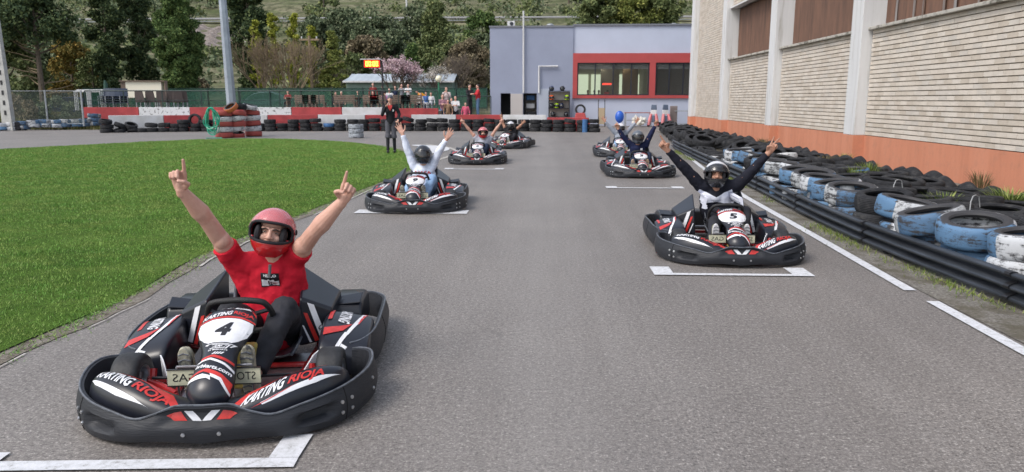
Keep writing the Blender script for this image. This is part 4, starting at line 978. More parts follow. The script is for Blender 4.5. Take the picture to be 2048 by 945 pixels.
# ---------------- tyres ----------------
TP=[(.205,-.075),(.215,-.092),(.25,-.097),(.285,-.094),(.305,-.080),(.313,-.05),(.315,0),(.313,.05),(.305,.080),(.285,.094),(.25,.097),(.215,.092),(.205,.075),(.222,.05),(.285,.06),(.29,0),(.285,-.06),(.222,-.05)]
tb_=MB().lathe(TP,26,closed=True); 
def tread(me): pass
m_tyre,n,b,P=nodes_mat('weathered_tyre',.8,.3); oi=N(n,'ShaderNodeObjectInfo'); s=noise(n,P,9,5,.7); c=ramp(n,s,[(.3,(.010,.010,.012)),(.55,(.030,.031,.035)),(.75,(.085,.082,.078))]); c=mix(n,ramp(n,oi.outputs['Random'],[(0,(0,0,0)),(1,(.6,.6,.6))]),c,mix(n,1.0,c,(.55,.57,.62),'MULTIPLY')); n.links.new(c,b.inputs['Base Color'])
w1=N(n,'ShaderNodeTexWave'); tc=N(n,'ShaderNodeTexCoord'); w1.inputs['Scale'].default_value=18; w1.bands_direction='Z'; n.links.new(tc.outputs['Object'],w1.inputs[0]); bumpn(n,b,w1.outputs[0],.5,.008)
def paint_tyre(name,ca,cb,sect,worn):
    m,n,b,P=nodes_mat(name,.65,.4); tc=N(n,'ShaderNodeTexCoord'); sx=N(n,'ShaderNodeSeparateXYZ'); n.links.new(tc.outputs['Object'],sx.inputs[0])
    if cb:
        at=mathn(n,'ARCTAN2',sx.outputs[1],sx.outputs[0]); k=mathn(n,'GREATER_THAN',mathn(n,'SINE',mathn(n,'MULTIPLY',at,sect)),0); c=mix(n,k,ca,cb)
    else: c=None
    s=noise(n,P,11,6,.75); st=[(worn-.05,(0,0,0)),(worn+.03,(1,1,1))]
    mp=N(n,'ShaderNodeMapping'); mp.inputs['Scale'].default_value=(4,4,30); n.links.new(P,mp.inputs[0]); s2=noise(n,mp.outputs[0],1,4,.7)
    f=mathn(n,'MULTIPLY',mathn(n,'ADD',s,s2),.5); msk=ramp(n,f,st)
    rr_=mathn(n,'SQRT',mathn(n,'ADD',mathn(n,'MULTIPLY',sx.outputs[0],sx.outputs[0]),mathn(n,'MULTIPLY',sx.outputs[1],sx.outputs[1]))); side=ramp(n,mathn(n,'ADD',rr_,mathn(n,'MULTIPLY',mathn(n,'SUBTRACT',noise(n,P,3,4),.5),.10)),[(.272,(0,0,0)),(.284,(1,1,1))]); msk=mathn(n,'MULTIPLY',msk,side)
    a=mix(n,msk,(.045,.045,.05),c if c else ca); a=mix(n,ramp(n,noise(n,P,3,4),[(.4,(0,0,0)),(.8,(.5,.5,.5))]),a,mix(n,1.0,a,(.72,.70,.68),'MULTIPLY')); n.links.new(a,b.inputs['Base Color']); bumpn(n,b,s,.3,.01)
    return m
m_bw=paint_tyre('blue_and_white_painted_tyre',(.10,.20,.34),(.50,.52,.55),1,.465); m_bw2=paint_tyre('worn_blue_and_white_tyre',(.075,.15,.26),(.40,.42,.44),2,.495)
m_wt=paint_tyre('worn_white_tyre',(.55,.56,.58),None,1,.45); m_bt=paint_tyre('worn_blue_tyre',(.05,.14,.32),None,1,.42); m_rt=paint_tyre('worn_red_tyre',(.36,.07,.06),None,1,.38); m_ot=paint_tyre('worn_orange_tyre',(.45,.13,.04),None,1,.4); m_gt=paint_tyre('grey_painted_tyre',(.33,.36,.40),None,1,.47)
def tmesh(m,name):
    me=tb_.mesh(name,m,True,50); bm=bmesh.new(); bm.from_mesh(me); bmesh.ops.recalc_face_normals(bm,faces=bm.faces); bm.to_mesh(me); bm.free(); return me
TM={k:tmesh(v,k+'_tyre') for k,v in dict(black=m_tyre,bw=m_bw,bw2=m_bw2,white=m_wt,blue=m_bt,red=m_rt,orange=m_ot,grey=m_gt).items()}
NT=[0]
def tyre(kind,loc,rot,label,group,sc=1.0,parent=None):
    o=bpy.data.objects.new('tyre',TM[kind]); COL.objects.link(o); o.location=loc; o.rotation_euler=rot; o.scale=(sc,sc,sc) if not isinstance(sc,tuple) else sc
    if parent: o.parent=parent
    else: props(o,label,'tyre',group)
    NT[0]+=1; return o
def ordw(i):
    W=['first','second','third','fourth','fifth','sixth','seventh','eighth','ninth','tenth','eleventh','twelfth','thirteenth','fourteenth','fifteenth','sixteenth','seventeenth','eighteenth','nineteenth']
    if i<19: return W[i]
    t={2:'twent',3:'thirt',4:'fort',5:'fift',6:'sixt'}[(i+1)//10]; u=(i+1)%10
    return t+'ieth' if u==0 else t+'y-'+W[u-1]
LV=['bottom','second-layer','third-layer','top']
def tdesc(k,n): return 'bottom' if k==0 else ('top' if k==n-1 else 'middle')
def wallY(px): return keyspl([(190,35.2),(400,37.0),(750,38.0),(1000,38.0),(1205,36.9)],px)[0]
# row of black tyres before the red and white wall (pixel column of each stack, its layers)
rows=[(212,3,.80),(247,2,0),(278,1,0),(268,2,0),(296,2,0),(330,2,0),(368,3,0),(395,2,0),(420,3,0)]
xs=[]
px=512
seq=[2,3,2,3,3,3,2,3,3,3,3,3,3,3,3,3,3,3,3,3,3,3,3,3,3]
st=[]
for i,(p_,n_) in enumerate([(211,3),(238,2),(262,2),(283,1),(303,2),(326,2),(348,2),(365,3),(390,2),(412,3),(436,3)]): st.append((p_,n_))
p_=518; i=0
while p_<1200:
    st.append((p_,seq[i%len(seq)] if i<9 else 3)); p_+=22.6+random.uniform(-.8,1.4); i+=1
for i,(p_,n_) in enumerate(st):
    Y=wallY(p_)-.05; x=D(p_,240,Y).x; 
    for k in range(n_):
        kd='black'; z=.098+k*.195; rx=ry=0
        if 636<p_<660 and k==n_-1: kd='blue'
        if p_ in (238,262): rx,ry=(R(6),R(-24 if k else -12)); z+=.03*k
        elif p_==390 and k==n_-1: pass
        elif k==n_-1 and random.random()<.25: ry=R(random.uniform(-16,16)); z+=.04
        if 785<p_<835 and k==n_-1: ry=R(-14); z+=.05
        t=tyre(kd,(x+random.gauss(0,.025),Y+random.gauss(0,.03),z),(rx,ry,random.uniform(0,6)),'%s %s tyre, %s stack from the left by the red-white wall'%('Blue' if kd=='blue' else 'Black',tdesc(k,n_) if n_>1 else 'lone',ordw(i)),'tyres stacked along the red and white wall')
        t.scale=(.93,.93,.97)
    if p_==390: tyre('black',(x,Y-.02,.39+.17),(R(84),0,R(4)),'Black tyre standing upright on a stack before the red wall, left of the hose','tyres stacked along the red and white wall')
    if p_ in(1090,) : pass
# pale blue striped end piece among the stacks
q=D(1170,240,wallY(1170)-.3); MB().tube([(q.x,q.y,0),(q.x,q.y,.62)],.13,14).tube([(q.x,q.y,.2),(q.x,q.y,.24)],.14,14).tube([(q.x,q.y,.4),(q.x,q.y,.44)],.14,14).build('bollard',m_bt,smooth=True); props(bpy.data.objects['bollard'],'Short pale blue post standing between the last tyre stacks','post')
# ---------------- red and white walls ----------------
m_wred=mat('red_wall_paint',(.36,.045,.05),.7,var=.22,vs=1.5,bump=.25,bs=12,world=True); m_wwhite=mat('white_wall_paint',(.62,.63,.66),.7,var=.1,vs=2,bump=.2,bs=12,world=True,col2=(.50,.50,.50))
m_wworn=mat('flaking_white_paint',(.60,.61,.63),.7,col2=(.12,.12,.12),var=.3,vs=6,thr=(.38,.45),world=True); m_dkgreen=mat('dark_green_metal',(.012,.03,.028),.5)
def wall_run(name,segs,Yf,ztop,thick,label,z0=0):
    r=empty(name,(0,0,0),0,label,'wall')
    for (a,b_,m,dz) in segs:
        pts=[a+(b_-a)*i/max(1,int((b_-a)/40)) for i in range(max(1,int((b_-a)/40))+1)]
        lo=[];hi=[]
        for p_ in pts: Y=Yf(p_); x=D(p_,230,Y).x; lo.append((x,Y)); hi.append((x,Y+thick))
        poly=lo+hi[::-1]; MB().prism(poly,'z',z0,ztop+dz).build('wall_block',m,r,bevel=.012)
    return r
wl=lambda p_:wallY(p_)+.42
wall_run('barrier_wall',[(216,326,m_wwhite,0),(327.2,505,m_wred,-.01),(506,534,m_wwhite,0),(535,634.5,m_wred,-.01),(635.5,729.5,m_wwhite,0),(730.5,821.5,m_wred,-.01),(822.5,911.5,m_wwhite,0),(912.5,1004.5,m_wred,0),(1005.5,1092,m_wwhite,0),(1094,1178,m_wred,-.12)],wl,.80,.22,'Low red and white painted wall behind the row of black tyres')
uw=lambda p_:40.5
wall_run('terrace_wall',[(168,277.5,m_wred,0),(278.5,379.5,m_wworn,0),(380.5,492,m_wred,0),(493,582.5,m_wworn,0),(583.5,683.5,m_wred,0),(684.5,775,m_wwhite,0),(776,876,m_wred,-.05)],uw,1.15,.25,'Upper red and white terrace wall carrying the dark railing')
X0,X1=D(168,200,40.5).x,D(876,200,40.5).x
m_tile=mat('terrace_paving',(.22,.19,.165),.85,var=.15,vs=1.5,world=True)
t=MB().box(((X0+X1)/2,47.2,.5),(X1-X0,13.0,.9)).build('terrace',m_tile); t['kind']='structure'
XR=D(985,200,44).x
t=MB().box(((X1+XR)/2+.02,47.9,.22),(XR-X1,10,.44)).box(((X1+XR)/2+.02,45.9,.5),(XR-X1,6.0,.2)).build('walkway',mat('pale_concrete',(.34,.32,.30),.85,var=.12,vs=2,world=True)); t['kind']='structure'
def railing(xa,xb,Y,zb,zt,label,step=.16):
    r=empty('railing',(xa,Y,zb),0,label,'railing'); w_=xb-xa
    MB().tube([(0,0,zt-zb),(w_,0,zt-zb)],.032,8).build('top_rail',m_dkgreen,r,smooth=True)
    for f in(.12,.42): MB().tube([(0,0,(zt-zb)*f),(w_,0,(zt-zb)*f)],.014,6).build('mid_rail',m_dkgreen,r,smooth=True)
    n_=int(w_/2.0)
    for i in range(n_+1): MB().box((w_*i/n_,0,(zt-zb)/2),(.045,.045,zt-zb-.03)).build('post',m_dkgreen,r)
    q=MB()
    for i in range(int(w_/step)): q.tube([(i*step,0,(zt-zb)*.12),(i*step,0,(zt-zb)*.42)],.007,4)
    o=q.build('picket',m_dkgreen,r); o['kind']='stuff'; return r
railing(X0,X1,40.62,1.15,2.03,'Long dark green railing on top of the red and white terrace wall')
railing(D(880,200,43).x,D(978,200,43).x,44.6,.6,1.75,'Short dark railing left of the grey building, beside the walkway')
# green mesh fences
m_mesh=bpy.data.materials.new('green_fence_mesh'); m_mesh.use_nodes=True; b=m_mesh.node_tree.nodes['Principled BSDF']; b.inputs['Base Color'].default_value=(.025,.095,.065,1); b.inputs['Alpha'].default_value=.56; b.inputs['Roughness'].default_value=.8
m_net=bpy.data.materials.new('wire_net'); m_net.use_nodes=True; b=m_net.node_tree.nodes['Principled BSDF']; b.inputs['Base Color'].default_value=(.10,.13,.12,1); b.inputs['Alpha'].default_value=.16
def fence(pxs,Y,zb,zt,m,mp,label,pr=.035):
    X=[D(p_,200,Y).x for p_ in pxs]; r=empty('fence',(X[0],Y,zb),0,label,'fence')
    for i,x in enumerate(X):
        MB().tube([(x-X[0],0,-.1),(x-X[0],0,zt-zb+.05)],pr,8).build('post',mp,r,smooth=True)
        if i: MB().box(((x+X[i-1])/2-X[0],.04,(zt-zb)/2),(x-X[i-1]-.04,.012,zt-zb)).build('mesh_panel',m,r)
    for z in (0.02,zt-zb): MB().tube([(0,0,z),(X[-1]-X[0],0,z)],.015,6).build('tension_wire',mp,r)
    return r
m_galv=mat('galvanised_steel',(.34,.36,.38),.5,.4,var=.15,vs=6)
fence([168+62*i for i in range(14)],53.0,.93,2.35,m_mesh,m_dkgreen,'Green mesh fence along the back of the terrace')
fence([20,91,163],38.6,.3,2.0,m_net,m_galv,'Grey wire fence with leaning posts at the far left',.045)
# ---------------- tyre clusters ----------------
def cluster():
    base=[G(441,277),G(471,275),G(500,274)]
    lay=[[('red',0),('white',0),('red',0),('white',0),('red',0)],[('red',0),('white',0),('red',0),('white',0),('red',0)],[('red',0),('white',0),('red',0),('white',0),('red',0)]]
    names=['left','middle','right']
    for s,(bp,l) in enumerate(zip(base,lay)):
        bx,by=bp.x,bp.y+.15+[.25,-.1,.3][s]
        for k,(kd,_) in enumerate(l):
            tyre(kd,(bx+(.0,.06,-.02)[s]*k*.6+random.gauss(0,.012),by,.11+k*.222),(R(random.uniform(-5,5)),R((3,9,-5)[s]+random.uniform(-4,4)),random.uniform(0,6)),'%s tyre, %s layer up in the %s pile beside the green hose'%('Dull red' if kd=='red' else 'White',ordw(k),names[s]),'red and white tyres piled on the lawn',(1.12,1.12,1.12))
    p=base[1]; tyre('black',(p.x+.12,p.y+.15,1.28),(R(2),R(6),0),'Black tyre lying on top of the striped red and white cluster','red and white tyres piled on the lawn',1.15)
    p=base[0]; tyre('orange',(p.x+.35,p.y+.4,1.23),(R(30),R(-20),0),'Orange painted tyre leaning at the top left of the striped cluster','red and white tyres piled on the lawn',.95)
    p=base[2]; tyre('white',(p.x-.05,p.y+.3,1.25),(0,R(14),0),'White tyre on the top right of the striped cluster','red and white tyres piled on the lawn',1.0)
cluster()
m_hose=mat('green_hose',(.015,.36,.22),.4,coat=.3)
hb=MB(); rr=random.Random(4); hp=G(428,277)
for k in range(11):
    pts=[]; w_=rr.uniform(.18,.42); hgt=rr.uniform(.75,1.22); ph=rr.uniform(-.4,.4); yy=rr.uniform(-.12,.12)
    for i in range(26):
        a=2*PI*i/26; rxx=w_*(.45+.55*(.5-.5*math.sin(a)))
        pts.append((hp.x+.05+math.cos(a)*rxx+ph*.15*math.cos(2*a),hp.y-.25+yy+.04*math.sin(3*a+k),max(.03,1.24-hgt/2+hgt/2*math.sin(a)+rr.gauss(0,.006))))
    hb.tube(pts,.0165,6,closed=True)
hb.tube([(hp.x+.2+.3*math.cos(a*.7),hp.y-.4+.12*math.sin(a),.03) for a in [i*.4 for i in range(12)]],.0165,6)
hb.build('hose',m_hose,smooth=True); props(bpy.data.objects['hose'],'Coiled bright green hose hanging on the left of the striped tyre cluster','hose')
g3=G(709,277)
for k in range(3): tyre('grey',(g3.x,g3.y+.3,.1+.185*k),(0,0,k*2.1),'Pale grey painted tyre, %s of the little stack at the lawn end'%('bottom','middle','top')[k],'grey painted tyres at the end of the lawn',.98)
# left blue and white tyres by the bank
for i,(p_,yb,n_,kd) in enumerate([(4,262,2,'bw'),(22,266,2,'white'),(37,262,2,'black'),(45,258,2,'bw2'),(66,255,2,'bw'),(90,254,2,'bw2'),(112,255,2,'bw'),(131,254,2,'bw2'),(152,253,2,'bw'),(171,252,2,'bw2'),(188,250,3,'bw2')]):
    q=D(p_,yb+1,37.3+p_*.011); q.z=max(0,q.z)
    for k in range(n_):
        tyre(kd,(q.x,q.y+.1,q.z+.11+.2*k),(R(random.uniform(-5,5)),R(random.uniform(-5,5)),random.uniform(0,6)),'%s tyre, %s of the %s pile from the left by grass bank'%({'bw':'Blue and white','bw2':'Worn blue and white','white':'Chipped white','black':'Black'}[kd],tdesc(k,n_),ordw(i)),'painted tyres below the bank at the far left',1.05)
# right side heap
RS=random.Random(11)
def guardX(Y): return keyspl([(-2,4.3),(1.5,3.95),(5.5,3.57),(8.45,3.45),(13.6,3.68),(23.9,4.14),(30,4.75),(38,5.6)],Y)[0]
cnt=0; near_names=[]
def heap_label(kd,Y,col,k):
    return None
heap=[]
Y=4.3
ri=0
while Y<37.2:
    gx=guardX(Y); ri+=1
    # front painted stack
    kd='black' if ri%9==8 else ('bw' if ri%3 else 'bw2')
    sc=(1.0,1.0,1.12) if Y<17 else 1.0
    nlay=2 if Y<17 else (2 if RS.random()<.5 else 1)
    if Y>17: kd='black' if RS.random()<.72 else RS.choice(['bw','white','bw2','white'])
    for k in range(nlay):
        tl=R(RS.uniform(-4,4)) if k==0 else R(RS.uniform(-14,10))
        if Y>17: tl=R(RS.uniform(-28,28))
        kk=kd
        heap.append((kk,(gx+.44+RS.gauss(0,.06),Y+RS.gauss(0,.03),.15+k*.225+(.02 if k else 0)),(tl,R(RS.uniform(-6,6)),(ri*2.3+k*.35) if Y<17 else RS.uniform(0,6)),sc,'front',ri,k,nlay))
    # inner columns
    w_=(6.75 if Y<26 else 7.1)-(gx+.50); nc=int(w_/.60)
    for c_ in range(1,nc+1):
        last=c_==nc
        x=gx+.50+c_*w_/(nc+.35)
        if last:
            if Y<40: heap.append(('black',((6.75 if Y<26 else 7.1)+RS.uniform(-.08,.12),Y+RS.uniform(-.1,.1),.02+.04*math.sin(Y*2)),(0,R(60+RS.uniform(-8,10)),RS.uniform(-.25,.25)),1.0,'wall',ri,1,2)); continue
        k2='black'
        if RS.random()<(.16 if Y>15 else .07): k2=RS.choice(['white','blue','grey'])
        amp=7 if Y<15 else 26
        heap.append((k2,(x+RS.gauss(0,.05),Y+RS.gauss(0,.06),.13+.24*(1-c_/nc)+RS.uniform(-.03,.07)),(R(RS.uniform(-amp,amp)*(1.1-.6*c_/nc)),R(RS.uniform(-amp,amp)*(1.1-.6*c_/nc)),RS.uniform(0,6)),1.0,'inner',ri,1,c_))
        if RS.random()<.7 and len(heap)<330: pass
    Y+=.635 if Y<17 else .64
ind=0; extra=MB()
TOT=len(heap)
wd=dict(bw='Blue and white',bw2='Chipped blue and white',black='Black',white='White-painted',blue='Blue-painted',grey='Grey-painted')
lanes=['first','second','third','fourth','fifth','sixth']
for h in sorted(heap,key=lambda h:h[1][1]+(0 if h[4]!='inner' else 3)):
    kd,loc,rot,sc,zone,ri_,k,nl=h
    place='%s tyre, %s row of the heap'%(wd[kd],ordw(ri_-1))
    if zone=='front': lb='%s, %s in the guard rail stack'%(place,'upper' if k and nl>1 else 'lower')
    elif zone=='wall': lb='%s, upright against orange wall'%place
    else: lb='%s, %s lane behind guard rail'%(place,lanes[nl])
    if NT[0]>=300 and not (zone=='front' and kd!='black' and False): 
        # beyond the limit: joined
        M=Matrix.Translation(loc)@Euler(rot).to_matrix().to_4x4(); extra.add(tb_.V,tb_.F,M); continue
    tyre(kd,loc,rot,lb,'old tyres heaped between the guard rail and the brick building',sc); ind+=1
if extra.V:
    o=extra.build('tyre',m_tyre,smooth=True); props(o,'Far tangle of black tyres at the end of the heap by the grey building','tyres',None,'stuff')
print('TYRES',NT[0],'heap',TOT)
# straps of white cable over the near stacks
m_cable=mat('white_cable',(.33,.34,.35),.6)
for i,(x,Y_) in enumerate([(4.7,5.7),(4.55,7.1),(4.75,8.4),(5.3,6.4),(5.4,7.9),(4.6,9.9)]):
    zc=.49-.10*max(0,(x-4.6)); MB().tube([(x-.10,Y_-.10,zc-.14),(x-.09,Y_-.08,zc-.02),(x-.05,Y_-.04,zc+.035),(x,Y_,zc+.045),(x+.06,Y_+.04,zc+.02),(x+.10,Y_+.07,zc-.10)],.006,6).build('cable_loop',m_cable,smooth=True)
    props(bpy.data.objects['cable_loop' if i==0 else 'cable_loop.%03d'%i],'Short white cable loop tying neighbouring tyres, %s one from the camera'%ordw([0,2,4,1,3,5][i]),'cable','white cable loops tying the tyres')
# ---------------- guard rail ----------------
m_guard=mat('weathered_dark_rail',(.055,.062,.075),.42,.55,var=.4,vs=3,bump=.1,bs=10,world=True,stretch=(1,.4,6))
PZ=.64
prof=[(-.05,.375),(.0,.385),(.03,.37),(.035,.345),(.02,.32),(-.045,.285),(-.05,.26),(.02,.225),(.035,.205),(.03,.18),(-.045,.145),(-.05,.12),(.02,.09),(.035,.07),(.03,.045),(-.02,.03)]
prof=[(d*.8,z*PZ+.02) for d,z in prof]
gr=empty('guard_rail',(3.5,8,0),0,'Dark weathered metal guard rail between the side line and the tyre heap','guard rail')
ys=[-1.5+2.4*i for i in range(12)]
for i in range(len(ys)-1):
    V=[];F=[];m_=13
    for j in range(m_):
        Y_=ys[i]+(ys[i+1]-ys[i]+.08)*j/(m_-1); gx=guardX(Y_)+.004*(i%2); dx=(guardX(Y_+.1)-guardX(Y_-.1))/.2; L=math.hypot(dx,1)
        for d,z in prof: V.append((gx-d/L-3.5,Y_+d*dx/L-8,z+(i%2)*.003))
        for d,z in prof[::-1]: V.append((gx-(d-.006)/L-3.5,Y_+(d-.006)*dx/L-8,z+(i%2)*.003-.001))
    k=len(prof)*2
    for j in range(m_-1):
        for q in range(k): F.append((j*k+q,j*k+(q+1)%k,(j+1)*k+(q+1)%k,(j+1)*k+q))
    F+=[tuple(range(k)),tuple((m_-1)*k+q for q in range(k-1,-1,-1))]
    MB().add(V,F).build('rail',m_guard,gr,smooth=True,sharp=60)
    Y_=ys[i+1]; gx=guardX(Y_)
    V=[];F=[]
    for j in range(2):
        yy=Y_-.03+.06*j
        for d,z in prof: V.append((guardX(yy)-(d+.012)-3.5,yy-8,z+.008))
    for q in range(len(prof)-1): F.append((q,q+1,len(prof)+q+1,len(prof)+q))
    MB().add(V,F).build('joint_clamp',m_dsteel,gr,solid=.004)
    MB().box((gx+.10-3.5,Y_-.4-8,.10),(.08,.08,.21)).build('post',m_dsteel,gr)
# ---------------- brick building on the right ----------------
XB=7.8; XC=7.52; XW=8.08
m_brick,n,b,P=nodes_mat('pale_brick',.85,.3); g=[x for x in n.nodes if x.type=='NEW_GEOMETRY'][0]; oi=N(n,'ShaderNodeObjectInfo')
r1=mathn(n,'FRACT',mathn(n,'ADD',g.outputs['Random Per Island'],oi.outputs['Random'])); c=ramp(n,r1,[(0,(.52,.46,.39)),(.3,(.60,.54,.47)),(.6,(.65,.59,.52)),(.85,(.61,.56,.50)),(1,(.55,.51,.46))])
s=noise(n,P,3,5,.7); c=mix(n,ramp(n,s,[(.35,(0,0,0)),(.75,(.8,.8,.8))]),c,mix(n,1.0,c,(.78,.76,.75),'MULTIPLY')); n.links.new(c,b.inputs['Base Color']); bumpn(n,b,noise(n,P,60,4),.35,.006)
m_mortar=mat('recessed_mortar',(.50,.44,.37),.95,var=.2,vs=5,world=True)
m_orange,n,b,P=nodes_mat('orange_plinth_render',.85,.3); mp=N(n,'ShaderNodeMapping'); mp.inputs['Scale'].default_value=(1.5,1.5,.25); n.links.new(P,mp.inputs[0]); s=noise(n,mp.outputs[0],1.4,7,.7); c=ramp(n,s,[(.32,(.47,.19,.115)),(.5,(.53,.22,.135)),(.7,(.57,.25,.16))]); c=mix(n,ramp(n,noise(n,P,5,7,.75),[(.5,(0,0,0)),(.68,(.3,.3,.3))]),c,(.30,.17,.12)); n.links.new(c,b.inputs['Base Color']); bumpn(n,b,noise(n,P,30,4),.35,.01)
m_conc,n,b,P=nodes_mat('painted_concrete_column',.75,.4); mp=N(n,'ShaderNodeMapping'); mp.inputs['Scale'].default_value=(5,5,.35); n.links.new(P,mp.inputs[0]); s=noise(n,mp.outputs[0],1.2,7,.7); c=ramp(n,s,[(.32,(.40,.39,.37)),(.46,(.585,.59,.60)),(.7,(.63,.635,.645))]); n.links.new(c,b.inputs['Base Color']); bumpn(n,b,noise(n,P,14,5),.2,.01)
m_sill=mat('mossy_concrete_sill',(.42,.40,.36),.9,col2=(.12,.11,.09),vs=4,var=.3,thr=(.36,.5),world=True,bump=.3)
m_rust=mat('rusty_brown_sheet',(.17,.090,.060),.7,col2=(.085,.048,.036),vs=1.6,var=.3,thr=(.3,.7),world=True,stretch=(1,3,.35))
m_rustg=mat('grey_stained_sheet',(.26,.25,.25),.6,col2=(.12,.075,.055),vs=2,var=.3,thr=(.4,.6),world=True,stretch=(1,5,.2))
bld=empty('brick_building',(XB,20,0),0,'Long pale brick hall with white columns, orange plinth and rusty sheet panels on the right','building')
def bb_(c,d,name,m,par=bld,**k): return MB().box((c[0]-XB,c[1]-20,c[2]),d).build(name,m,par,**k)
YE=40.05; Y0=3.0
bb_((XB+.14,(Y0+YE)/2,1.95),(.22,YE-Y0,2.48),'brick_wall',m_mortar)
brw=bld.children[0]
bb_((XB+.10,(Y0+YE)/2,.35),(.24,YE-Y0,.70),'plinth',m_orange,bevel=.01)
ZT=9.0
bb_((XW+3,(Y0+YE)/2,ZT/2),(5.4,YE-Y0-.3,ZT),'inner_block',m_mortar)
cols=[39.4,32.5,25.55,18.7,6.0]
for i,y in enumerate(cols):
    bb_((XC+.42,y+.325,.70+(ZT-.70)/2+.002),(.84,.65,ZT-.70-.004),'column',m_conc,bevel=.012)
    bb_((XC+.415,y+.325,.35),(.86,.67,.70),'column_base',m_orange,bevel=.012)
# bricks
BL,CH=.29,.103
bays=[(19.36,25.53),(26.22,32.48),(33.17,39.38),(6.67,18.68)]
ind_me=MB().box((0,0,0),(.05,BL-.006,CH-.020)).mesh('brick',m_brick)
nb=0
def bay_bricks(y0,y1,z0,z1,single):
    global nb
    q=MB(); rows_=int(round((z1-z0)/CH)); rr=random.Random(3)
    for r_ in range(rows_):
        y=y0-(BL/2 if r_%2 else 0); z=z0+(r_+.5)*CH
        while y<y1-.02:
            a=max(y,y0)+.003; b_=min(y+BL,y1)-.003; y+=BL
            if b_-a<.04: continue
            ym=(a+b_)/2; dx=rr.uniform(-.0015,.0015)
            if single and 12.0<ym<15.65 and nb<300:
                o=bpy.data.objects.new('brick',ind_me); COL.objects.link(o); o.parent=brw; o.location=(-.002+dx,ym-20,z); o.scale=(1,(b_-a)/(BL-.006),1); nb+=1
            else: q.box((-.002+dx,ym-20,z),(.05,b_-a,CH-.020))
    me=q.mesh('brick',m_brick); o=mesh_obj('brick',me,brw); o['kind']='stuff'
for y0,y1 in bays: bay_bricks(y0,y1,.705,3.17,y0<10)
bay_bricks(33.17,39.38,3.17,ZT-.2,False); bay_bricks(26.22,32.48,5.28,ZT-.2,False)
bb_((XB+.14,(33.17+39.38)/2,6.05),(.22,6.2,5.7),'brick_wall',m_mortar); bb_((XB+.14,(26.22+32.48)/2,7.15),(.22,6.25,3.5),'brick_wall',m_mortar)
for y0,y1 in bays[:2]+bays[3:]:
    bb_((XB+.02,(y0+y1)/2,3.205),(.34,y1-y0-.004,.07),'sill',m_sill,bevel=.012)
    # corrugated sheet with upright ribs
    zt=5.24 if y0>26 else ZT-.2; V=[];F=[];st_=.10; k=int((y1-y0)/st_)
    for i in range(k+1):
        y=y0+(y1-y0)*i/k; d=.028 if (i//1)%2 else -.028
        V+=[(XW-XB+d,y-20,3.2),(XW-XB+d,y-20,zt)]
        if i: a=2*i; F.append((a-2,a,a+1,a-1))
    MB().add(V,F).build('corrugated_sheet',m_rust,bld)
for i in range(18):   # pale replaced strips among the ribs in the nearest bay
    y=11.0+i*.42
    if i%3!=1: bb_((XW-.045,y,6.0),(.01,.09,5.5),'pale_strip',m_rustg)
bb_((XB+.0,(26.22+32.48)/2,5.27),(.30,6.25,.06),'lintel',m_conc)
bb_((XB+2.9,YE+.12,ZT/2),(5.9,.22,ZT),'end_wall',m_conc)
# ---------------- grey clubhouse ----------------
YF=46.0
def fx(px,y=120): return D(px,y,YF).x
def fz(py): return D(1150,py,YF).z
m_dg=mat('blue_grey_render',(.27,.30,.40),.8,var=.05,vs=.6,world=True,bump=.1); m_lg=mat('pale_lilac_grey_render',(.46,.50,.62),.8,var=.04,vs=.6,world=True,bump=.1); m_band=mat('red_window_band',(.40,.06,.06),.65,var=.06,vs=1,world=True)
m_fr=mat('dark_window_frame',(.03,.033,.045),.4,.3); m_cap=mat('roof_edge_trim',(.16,.17,.20),.6)
m_glass=bpy.data.materials.new('window_glass'); m_glass.use_nodes=True; b=m_glass.node_tree.nodes['Principled BSDF']; b.inputs['Base Color'].default_value=(.05,.055,.05,1); b.inputs['Roughness'].default_value=.03; b.inputs['Alpha'].default_value=.30; b.inputs['Specular IOR Level'].default_value=.9
cb=empty('clubhouse',(fx(1146),YF,0),0,'Flat-roofed grey clubhouse with a red framed window band at the end of the track','building')
ox=fx(1146)
def cbx(x0,x1,z0,z1,y0,y1,name,m,**k): 
    par=k.pop('parent',cb); return MB().box(((x0+x1)/2-ox,(y0+y1)/2-YF,(z0+z1)/2),(x1-x0,y1-y0,z1-z0)).build(name,m,par,**k)
zt1,zt2=fz(55),fz(52); xl=fx(980)
# left volume with two openings
xd=[fx(1001),fx(1021),fx(1047),fx(1074)]; zd=fz(187)
cbx(xl,xd[0],0,zd,YF,YF+.25,'wall',m_dg); cbx(xl,ox,zd,zt1,YF,YF+.25,'wall',m_dg); cbx(xd[1],xd[2],0,zd,YF,YF+.25,'wall',m_dg); cbx(xd[3],ox,0,zd,YF,YF+.25,'wall',m_dg)
cbx(xl,xl+.25,0,zt1,YF+.25,YF+12,'side_wall',m_dg); cbx(xl-.05,ox,zt1,zt1+.10,YF-.05,YF+12,'roof_edge',m_cap)
cbx(xl+.26,ox,.0,zt1-.01,YF+3.2,YF+3.4,'partition',m_fr)
cbx(fx(1021)+.01,fx(1046),0.02,zd-.03,YF-.06,YF-.005,'door_leaf',mat('beige_door',(.46,.43,.42),.6),bevel=.01)
cbx(fx(1078),fx(1099),0.02,fz(178),YF-.05,YF-.003,'metal_door',mat('pale_blue_grey_door',(.38,.42,.50),.6),bevel=.01)
